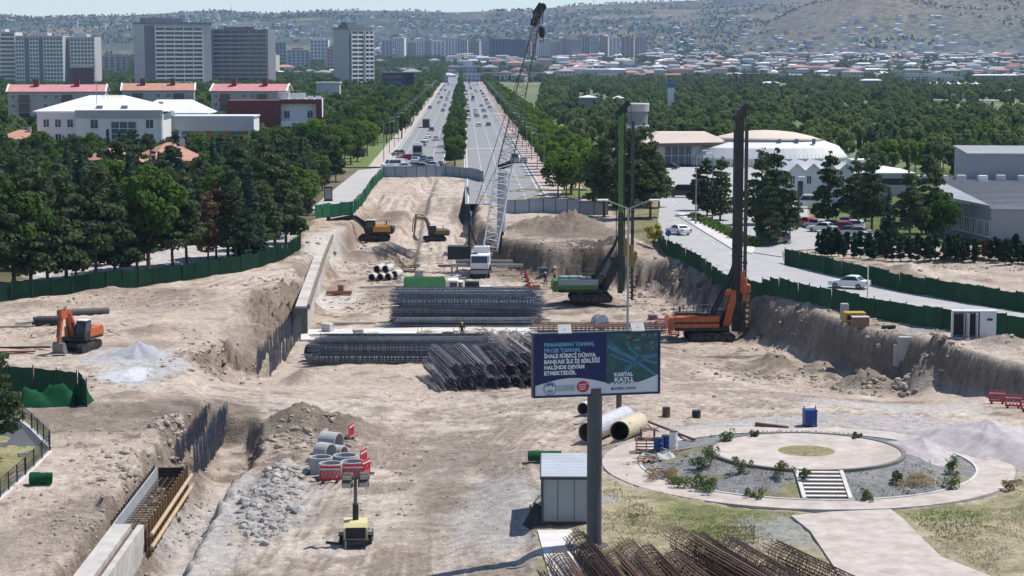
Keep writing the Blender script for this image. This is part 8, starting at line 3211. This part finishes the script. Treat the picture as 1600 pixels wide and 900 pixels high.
# roads on the right
place_px('sedan', 'white', 1060, 366, True, 'white saloon driving away at the bend of the parking road', None, radians(28))
place_px('sedan', 'white', 1327, 450, False, 'white saloon on the curving road between the two net fences', None, radians(62))
place_px('sedan', 'black', 1046, 264, True, 'black saloon at the far entrance of the parking road', None, radians(60))
place_px('van', 'black', 1066, 308, True, 'black van crossing the paved junction', None, radians(80))
for kind, col, px, py, a, lab in [('hatch', 'red', 1261, 354, 20, 'red hatchback, first in the parked row'), ('hatch', 'silver', 1275, 357, 25, 'silver hatchback second in the parked row'), ('sedan', 'white', 1285, 362, 60, 'white saloon third in the parked row'), ('hatch', 'grey', 1295, 358, 60, 'grey hatchback behind the white parked saloon'), ('hatch', 'red', 1311, 362, 70, 'red hatchback in the middle of the parked row'),
                                 ('sedan', 'grey', 1322, 368, 75, 'dark grey saloon in the parked row'), ('sedan', 'silver', 1338, 369, 75, 'silver saloon in the parked row'), ('sedan', 'white', 1344, 378, 80, 'white saloon nearest the hedge'), ('van', 'white', 1264, 325, 80, 'white van parked beside the gabled building'), ('sedan', 'black', 1203, 372, 30, 'black saloon under the tall pine'), ('sedan', 'grey', 1196, 381, 60, 'dark saloon in the tree shade by the mast'),
                                 ('hatch', 'grey', 1212, 378, 40, 'grey hatchback half hidden by the pine trunk')]:
 place_px(kind, col, px, py, False, lab, 'cars parked by the gabled building', radians(a))
place_px('sedan', 'white', 1318, 353, False, 'white saloon in the rear row near the lawn', 'cars parked by the gabled building', radians(70))
place_px('hatch', 'white', 1330, 359, False, 'white hatchback in the rear row near the lawn', 'cars parked by the gabled building', radians(70))
# site trucks
def wheel_set(r, xs, W_, R_=.5):
 me = MB().tube((0, -.15, 0), (0, .15, 0), R_, n=14).mesh('wheel', rubber)
 for x in xs:
  for s in (-1, 1):
   link('wheel', me, r, loc=(x, s * (W_ / 2 - .15), R_))
g = P(666, 466)
tgreen = mat('tipper_green', (.09, .30, .12), .6, var=.15, scale=1, dirt=(.22, .24, .16), dirt_amt=.5)
r = thing('tipper_truck', 'truck with a long green tipper box behind the rebar stack', 'truck', g, radians(1))
MB().box((0, 0, .6), (6.6, .9, .3)).build('chassis', black_paint, r)
b = MB()
b.box((-.2, -1.2, 1.0), (5.1, .10, 1.6)).box((-.2, 1.2, 1.0), (5.1, .10, 1.6)).box((-2.7, 0, 1.0), (.10, 2.3, 1.6)).box((2.3, 0, 1.0), (.10, 2.3, 1.6)).box((-.2, 0, .92), (5.0, 2.3, .08))
b.build('tipper_box', tgreen, r)
b = MB()
for k in range(7):
 b.box((-2.6 + k * .8, -1.27, 1.0), (.10, .05, 1.6))
b.box((-.2, -1.27, 2.6), (5.2, .16, .10))
b.build('box_rib', tgreen, r)
MB().box((-.2, 0, 1.9), (4.8, 2.2, .3)).build('load', mat('truck_soil', (.33, .27, .21), .95, var=.2, scale=3), r)
c = MB().bbox((3.3, 0, .9), (1.4, 2.3, 1.5), .1).build('cab', white_paint, r)
MB().box((3.4, -1.165, 1.5), (.9, .03, .6)).box((4.012, 0, 1.5), (.03, 2.0, .7)).build('window', cglass, c)
wheel_set(r, (-1.9, -.8, 2.9), 2.3)
g = P(735, 466)
r = thing('flatbed_truck', 'small white truck with a dark crate load right of the green tipper', 'truck', g, radians(181))
MB().box((0, 0, .55), (5.6, .8, .25)).build('chassis', black_paint, r)
c = MB().prism([(.9, .7), (2.7, .7), (2.75, 1.2), (2.2, 1.35), (1.8, 2.15), (.9, 2.15)], 'y', -.95, .95).build('cab', white_paint, r)
b = MB()
for s in (-1, 1):
 b.prism([(1.1, 1.35), (2.1, 1.35), (1.75, 2.0), (1.1, 2.0)], 'y', s * .96 - .012, s * .96 + .012)
b.build('window', cglass, c)
MB().box((-1.0, 0, .82), (3.6, 2.0, .12)).box((-1.0, -1.0, .94), (3.6, .06, .35)).box((-1.0, 1.0, .94), (3.6, .06, .35)).build('flatbed', white_paint, r)
MB().box((-.2, 0, .95), (1.8, 1.7, 1.15)).build('crate_load', black_paint, r)
MB().box((-1.9, 0, .95), (1.3, 1.7, .55)).build('tarp_load', white_paint, r)
wheel_set(r, (-1.7, 1.9), 2.0, .38)
# ------------------------------------------------------------ workers
def person(label, loc, rz, top, legs, helmet, pose):
 r = thing('person', label, 'person', loc, rz)
 V = {'pel': (0, 0, .95), 'ch': (.06 * pose, 0, 1.32), 'nk': (.09 * pose, 0, 1.48), 'hd': (.12 * pose, 0, 1.62), 'ht': (.13 * pose, 0, 1.74),
         'hl': (0, .10, .90), 'kl': (.08, .12, .50), 'al': (.02, .13, .09), 'tl': (.16, .14, .04), 'hr': (0, -.10, .90), 'kr': (-.02, -.12, .50), 'ar': (-.12, -.13, .09), 'tr': (.02, -.14, .04),
         'sl': (.06 * pose, .19, 1.40), 'el': (.10, .27, 1.13), 'wl': (.30, .24, .98), 'pl': (.39, .23, .95), 'sr': (.06 * pose, -.19, 1.40), 'er': (.04, -.28, 1.12), 'wr': (.22, -.26, .92), 'pr': (.30, -.25, .87)}
 E = [('pel', 'ch'), ('ch', 'nk'), ('nk', 'hd'), ('hd', 'ht'), ('pel', 'hl'), ('hl', 'kl'), ('kl', 'al'), ('al', 'tl'), ('pel', 'hr'), ('hr', 'kr'), ('kr', 'ar'), ('ar', 'tr'), ('ch', 'sl'), ('sl', 'el'), ('el', 'wl'), ('wl', 'pl'), ('ch', 'sr'), ('sr', 'er'), ('er', 'wr'), ('wr', 'pr')]
 R_ = {'pel': .15, 'ch': .165, 'nk': .065, 'hd': .10, 'ht': .085, 'hl': .10, 'kl': .075, 'al': .05, 'tl': .045, 'hr': .10, 'kr': .075, 'ar': .05, 'tr': .045, 'sl': .075, 'el': .052, 'wl': .036, 'pl': .04, 'sr': .075, 'er': .052, 'wr': .036, 'pr': .04}
 for s, w in (('l', 1), ('r', -1)):
  p = Vector(V['p' + s])
  d = (p - Vector(V['w' + s])).normalized()
  for k in range(4):
   V['f%s%d' % (s, k)] = tuple(p + d * (.075 + .012 * (1.5 - abs(k - 1.5))) + Vector((0, (k - 1.5) * .022, -.02)))
   E.append(('p' + s, 'f%s%d' % (s, k)))
   R_['f%s%d' % (s, k)] = .010
  V['t' + s + 'h'] = tuple(p + d * .02 + Vector((.02, -w * .05, .02)))
  E.append(('p' + s, 't' + s + 'h'))
  R_['t' + s + 'h'] = .012
 ks = list(V)
 me = bpy.data.meshes.new('body')
 me.from_pydata([V[k] for k in ks], [(ks.index(a), ks.index(c)) for a, c in E], [])
 o = bpy.data.objects.new('b', me)
 COL.objects.link(o)
 o.modifiers.new('s', 'SKIN')
 for i, k in enumerate(ks):
  me.skin_vertices[0].data[i].radius = (R_[k], R_[k])
 me.skin_vertices[0].data[0].use_root = True
 sb = o.modifiers.new('d', 'SUBSURF')
 sb.levels = 1
 sb.render_levels = 1
 bpy.context.view_layer.update()
 ev = o.evaluated_get(bpy.context.evaluated_depsgraph_get())
 bm = bpy.data.meshes.new_from_object(ev)
 bm.name = 'body'
 bpy.data.objects.remove(o)
 bm.materials.clear()
 for q in (mat('skin', (.36, .22, .15), .6), top, legs, rubber):
  bm.materials.append(q)
 for f in bm.polygons:
  c = f.center
  f.material_index = 3 if c.z < .11 else (2 if c.z < .98 and abs(c.y) < .22 else (1 if c.z < 1.47 and not (abs(c.y) > .2 and c.z < 1.04) else 0))
  f.use_smooth = True
 link('body', bm, r)
 hx = V['ht'][0]
 MB().lathe([(.135, 0), (.14, .02), (.125, .07), (.08, .12), (0, .135)], 12, c=(hx - .01, 0, 1.68)).box((hx + .10, 0, 1.68), (.10, .16, .02)).build('helmet', helmet, r)
 b = MB().box((hx + .085, 0, 1.58), (.035, .03, .04))
 b.build('nose', mat('skin', (.3, .2, .1)), r)
 return r
cl_dark = mat('clothes_dark', (.035, .035, .045), .9, var=.2)
cl_vest = mat('clothes_vest', (.55, .20, .05), .8, var=.1)
cl_red = mat('clothes_maroon', (.16, .04, .045), .9, var=.15)
person('worker in dark clothes standing left of the green rig', P(852, 446), radians(-60), cl_dark, cl_dark, mat('helmet_white', (.6, .6, .58), .4), .3)
person('worker in a maroon top and orange helmet beside the green rig', P(867, 444), radians(150), cl_red, cl_dark, mat('helmet_orange', (.55, .2, .05), .4), .8)
person('worker standing behind the middle rebar stack', P(722, 530), radians(-80), cl_dark, mat('clothes_grey', (.12, .11, .10), .9), mat('helmet_yellow', (.5, .36, .05), .4), .2)
g = P(700, 536)
r = thing('bin_box', 'rusty brown open box on the pale slab between the rebar stacks', 'box', g)
b = MB()
for sx in (-.6, .6):
 b.box((sx, 0, .1), (.06, 1.0, 1.0))
b.box((0, -.5, .1), (1.26, .06, 1.0)).box((0, .5, .1), (1.26, .06, 1.0)).box((0, 0, .05), (1.2, 1.0, .06))
b.build('body', mat('box_rust', (.27, .11, .07), .8, var=.25, scale=2), r)
for k in range(4):
 MB().box((-.45 + k * .3, -.55, .1), (.06, .05, 1.05)).build('rib', mat('box_rust', (.2, .1, .1)), r)
g = P(487, 562)
r = thing('net_coil', 'black wire coil standing at the left end of the middle rebar stack', 'coil', g + Vector((0, 0, .75)), radians(70))
for k in range(4):
 b = MB()
 b.lathe([(.55, -.1), (.74, -.1), (.74, .1), (.55, .1), (.55, -.1)], 20, M=T(0, k * .24 - .36, 0) @ Matrix.Rotation(pi / 2, 4, 'X'))
 b.build('turn', black_paint, r)
g = P(75, 509)
r = thing('mesh_stack', 'pile of dark wire mesh rolls behind the orange excavator', 'wire mesh', g)
for k in range(6):
 MB().tube((-1.4 + (k % 2) * .2, (k % 3) * .45 - .4, .25 + (k // 3) * .42), (1.3, (k % 3) * .45 - .4, .25 + (k // 3) * .42), .23, n=10).build('mesh_roll', mat('mesh_dark', (.055, .05, .05), .8, var=.5, scale=6), r)
for k, (px, py, a, L_, lab) in enumerate([(25, 512, .1, 3.6, 'long grey board at the left edge behind the excavator'), (42, 506, .5, 2.2, 'short board leaning on the grey board'), (35, 545, 0, 5.0, 'dark steel channel on the left bank'), (15, 552, .05, 4.5, 'reddish beam at the left edge')]):
 g = P(px, py)
 tag(MB().beam((g.x - L_ / 2 * cos(a), g.y - L_ / 2 * sin(a), g.z + .1), (g.x + L_ / 2 * cos(a), g.y + L_ / 2 * sin(a), g.z + .16), .3, .14).build('board', [mat('plank_grey', (.3, .3, .3)), mat('plank_grey', (.3, .3, .3)), steel_dark, mat('plank_red', (.3, .1, .1))][k]), lab, 'board')
# clutter of the pit floor
def pallet(label, px, py, lay, m, load=None, w=1.3):
 g = P(px, py)
 r = thing('pallet', label, 'pallet', g, RND.uniform(-.5, .5))
 for k in range(5):
  MB().box((-w / 2 + .13 + k * (w - .26) / 4, 0, .12), (.2, 1.0, .03)).build('slat', m, r)
 for y in (-.42, 0, .42):
  MB().box((0, y, 0), (w, .1, .118)).build('bearer', m, r)
 if load:
  b = MB()
  for k in range(lay):
   b.bbox((RND.uniform(-.05, .05), RND.uniform(-.05, .05), .152 + k * .262), (w * .85, .85, .26), .06)
  b.build('load', load, r)
pt = mat('pallet_wood', (.36, .27, .18), .85, var=.25, scale=3)
for px, py, n, ld, lab in [(560, 528, 3, (.45, .40, .34), 'pallet of pale sacks beside the bars in front of the slab'), (545, 532, 2, (.30, .13, .08), 'pallet with a reddish brick load left of the middle stack'), (512, 522, 4, (.50, .49, .47), 'pallet of white sacks near the pale wall end'), (690, 448, 3, (.12, .12, .13), 'pallet with a dark load between the pipes and the truck'),
                      (655, 432, 3, (.42, .41, .40), 'pallet of grey blocks beside the timber heap'), (838, 452, 2, (.35, .25, .12), 'pallet with a brown load right of the red barrier row'), (850, 428, 3, (.05, .12, .14), 'pallet with a dark teal drum load below the soil bank'), (700, 400, 2, (.30, .30, .31), 'pallet with a grey load left of the black counterweight'), (1020, 500, 2, (.2, .15, .12), 'pallet with a brown load left of the orange rig'), (640, 452, 3, (.5, .5, .5), 'pallet of white sacks just behind the green tipper')]:
 pallet(lab, px, py, n, pt, mat('load_%d_%d' % (px, py), ld, .85, var=.15, scale=3))
for px, py, a, n, lab in [(540, 508, .05, 9, 'loose bundle of rebar lying on the pit floor left of the stacks'), (600, 450, .2, 7, 'loose bundle of rebar behind the reddish timber'), (815, 500, -.15, 8, 'short bundle of rebar right of the long stack'), (1130, 560, .1, 7, 'bundle of bars lying before the orange rig')]:
 g = P(px, py)
 r = thing('rebar_bundle', lab, 'rebar', g, a)
 b = MB()
 for k in range(n):
  y, z = RND.uniform(-.25, .25), RND.uniform(.03, .25)
  b.tube((-3 + RND.uniform(-.5, .5), y, z), (3 + RND.uniform(-.5, .5), y + RND.uniform(-.3, .3), z), .035, n=4)
 b.build('bar', steel_purple, r, kind='stuff')
g = P(822, 452)
# timber heap near the pipes, small timber stack
g = P(640, 424)
r = thing('timber_heap', 'tangled heap of yellow timber forms right of the concrete pipes', 'timber heap', g)
rg = random.Random(14)
for k in range(26):
 a = rg.uniform(0, 6.28)
 x, y, z = rg.uniform(-1.6, 1.6), rg.uniform(-1, 1), rg.uniform(.1, .9)
 L_ = rg.uniform(.5, 1.2)
 MB().beam((x - L_ * cos(a), y - L_ * sin(a), z), (x + L_ * cos(a), y + L_ * sin(a), z + rg.uniform(-.2, .4)), .22, .08).build('timber', mat('form_yellow', (.42, .28, .13), .8, var=.25, scale=2) if k % 3 else mat('dirty_timber', (.2, .1, .1)), r)
g = P(530, 460)
r = thing('timber_stack', 'small stack of reddish timber on the pale pit floor', 'timber stack', g)
for k in range(6):
 MB().box((0, -.5 + (k % 3) * .45, .1 + (k // 3) * .2), (3.2, .3, .16)).build('timber', mat('plank_red', (.3, .1, .1)), r)
MB().box((.2, 0, .5), (.7, .7, .7)).build('box', mat('crate_brown', (.2, .1, .1)), r)
# ------------------------------------------------------------ stones, grass
def scatter_rocks(name, areas, m, seed):
 rg = random.Random(seed)
 b = MB()
 pts = []
 for px, py, wpx, dep, n, r0, r1 in areas:
  g = P(px, py)
  w = wpx / PPM(g)
  for _ in range(n):
   x, y = g.x + rg.gauss(0, .5) * w, g.y + rg.gauss(0, .5) * dep
   pts.append((x, y, r0 * (r1 / r0) ** (rg.random() ** 2.2)))
 A_ = np.array(pts)
 zz = terrain(A_[:, 0].copy(), A_[:, 1].copy())
 for (x, y, q), z in zip(pts, zz):
  b.rock((x, y, z + q * .1), q, rg)
 return b.build(name, m, kind='stuff')
stone_b = mat('stone_brown', (.33, .275, .225), .95, var=.35, scale=.9, coord='World', bump=.4)
stone_g = mat('stone_grey', (.34, .315, .29), .95, var=.3, scale=.9, coord='World', bump=.4)
scatter_rocks('rubble', [(432, 760, 40, 7, 260, .12, .55), (415, 820, 35, 4, 160, .12, .5), (450, 730, 30, 4, 100, .1, .45), (310, 830, 30, 8, 120, .05, .2), (1432, 517, 60, .6, 160, .08, .28), (1010, 730, 25, 3, 120, .05, .22), (600, 395, 60, 7, 150, .1, .5), (560, 420, 60, 8, 130, .1, .4)], stone_g, 1)
scatter_rocks('loose_stones', [(900, 640, 500, 26, 500, .04, .20), (620, 760, 220, 18, 420, .03, .18), (200, 700, 160, 14, 420, .04, .24), (140, 820, 130, 9, 360, .04, .22), (1250, 590, 200, 7, 300, .08, .4), (1400, 600, 110, 3, 180, .1, .5), (1050, 455, 90, 14, 260, .08, .45), (880, 420, 90, 12, 260, .08, .5), (480, 680, 90, 5, 240, .06, .4),
                               (330, 560, 60, 12, 260, .06, .4), (430, 450, 80, 12, 220, .06, .35), (200, 470, 200, 7, 260, .05, .3), (270, 660, 40, 4, 160, .08, .45), (600, 470, 80, 9, 200, .06, .3), (230, 770, 70, 8, 260, .06, .4), (120, 600, 90, 8, 120, .05, .2), (1500, 420, 160, 5, 160, .08, .35), (1200, 545, 130, 6, 200, .08, .35), (760, 390, 50, 14, 120, .08, .35)], stone_b, 2)
def grass_patch(name, poly_px, n, h, m, seed, dens_scale=4, bed=None):
 poly = pw(poly_px)
 rng_ = np.random.default_rng(seed)
 xs = [p[0] for p in poly]
 ys = [p[1] for p in poly]
 x = rng_.uniform(min(xs), max(xs), n)
 y = rng_.uniform(min(ys), max(ys), n)
 d = poly_sd(x, y, poly)
 nz = fbm(x, y, dens_scale, 3, seed)
 rr = np.hypot(x - PLAZA_C.x, y - PLAZA_C.y)
 ok = (d > 0) & (nz > -.05) & ((rr > 13.05) if bed is None else ((rr < 10.5) & (rr > 6.4)))
 x, y = x[ok], y[ok]
 z = terrain(x.copy(), y.copy())
 k = len(x)
 a = rng_.uniform(0, pi, k)
 w = rng_.uniform(.02, .05, k)
 hh = h * rng_.uniform(.5, 1.4, k)
 ox, oy = rng_.normal(size=k) * h * .5, rng_.normal(size=k) * h * .5
 v = np.zeros((k, 4, 3))
 v[:, 0] = np.stack([x - w * np.cos(a), y - w * np.sin(a), z - .02], 1)
 v[:, 1] = np.stack([x + w * np.cos(a), y + w * np.sin(a), z - .02], 1)
 v[:, 2] = np.stack([x + ox + w * .3 * np.cos(a), y + oy + w * .3 * np.sin(a), z + hh], 1)
 v[:, 3] = np.stack([x + ox - w * .3 * np.cos(a), y + oy - w * .3 * np.sin(a), z + hh], 1)
 return link(name, quads_mesh(name, v.reshape(-1, 3), m), kind='stuff')
gr_dry = leaf_mat('dry_grass_blades', (.34, .30, .19), (.46, .41, .27), .4, .7)
gr_grn = leaf_mat('green_grass_blades', (.17, .20, .07), (.28, .28, .12), .4, .7)
grass_patch('dry_grass', [(948, 760), (1060, 805), (1200, 815), (1290, 900), (1000, 900), (900, 840), (940, 780)], 16000, .07, gr_dry, 3)
grass_patch('green_grass', [(980, 800), (1060, 808), (1180, 812), (1180, 850), (1000, 860)], 8000, .08, gr_grn, 4)
grass_patch('dry_grass', [(1400, 800), (1600, 745), (1700, 760), (1700, 920), (1560, 900), (1480, 862), (1420, 815)], 16000, .07, gr_dry, 5)
grass_patch('green_grass', [(1410, 800), (1600, 755), (1700, 770), (1640, 840), (1480, 850)], 9000, .08, gr_grn, 6)
grass_patch('bed_weeds', [(980, 790), (1600, 790), (1600, 660), (980, 660)], 6000, .16, gr_grn, 8, 2.5, True)
grass_patch('dry_grass', [(940, 770), (1000, 800), (1100, 815), (1240, 818), (1240, 800), (1080, 795), (1000, 775), (960, 750)], 5000, .10, gr_dry, 9, 1.5)
b = MB()
rg = random.Random(44)
pts = [(rg.gauss(0, 1), rg.gauss(0, 1)) for _ in range(420)]
spots = [(600, 440, 90, 12), (560, 480, 70, 9), (780, 520, 120, 3), (480, 525, 50, 4), (90, 520, 90, 6), (690, 410, 90, 14), (1000, 720, 40, 3), (860, 450, 60, 8)]
sp = [(P(a, c), w, d) for a, c, w, d in spots]
xs, ys = [], []
for k, (a, c) in enumerate(pts):
 g, w, d = sp[k % len(sp)]
 xs.append(g.x + a * .6 * w / PPM(g))
 ys.append(g.y + c * .6 * d)
zs = terrain(np.array(xs), np.array(ys))
for x, y, z in zip(xs, ys, zs):
 a = rg.uniform(0, 6.28)
 L_ = rg.uniform(.15, .7)
 b.m(rg.randrange(3)).beam((x - L_ * cos(a), y - L_ * sin(a), z + .06), (x + L_ * cos(a), y + L_ * sin(a), z + rg.uniform(.04, .25)), rg.uniform(.06, .2), .05)
b.build('timber_litter', [MATS['plank_grey'], MATS['form_yellow'], MATS['dirty_timber']], kind='stuff')
# ------------------------------------------------------------ air
hzb = MB().box((0, 6200, -9), (19400, 13100, 420)).build('haze', None, kind='stuff')
hm_ = bpy.data.materials.new('haze')
hm_.use_nodes = True
n_ = hm_.node_tree.nodes
for x in list(n_):
 n_.remove(x)
o_ = n_.new('ShaderNodeOutputMaterial')
pv = n_.new('ShaderNodeVolumePrincipled')
pv.inputs['Color'].default_value = (.50, .70, 1.0, 1)
pv.inputs['Density'].default_value = 5.2e-5
pv.inputs['Anisotropy'].default_value = 0.0
hm_.node_tree.links.new(pv.outputs[0], o_.inputs['Volume'])
hzb.data.materials.clear()
hzb.data.materials.append(hm_)
for _m in bpy.data.materials:
 pass
print('objects', len(bpy.data.objects))
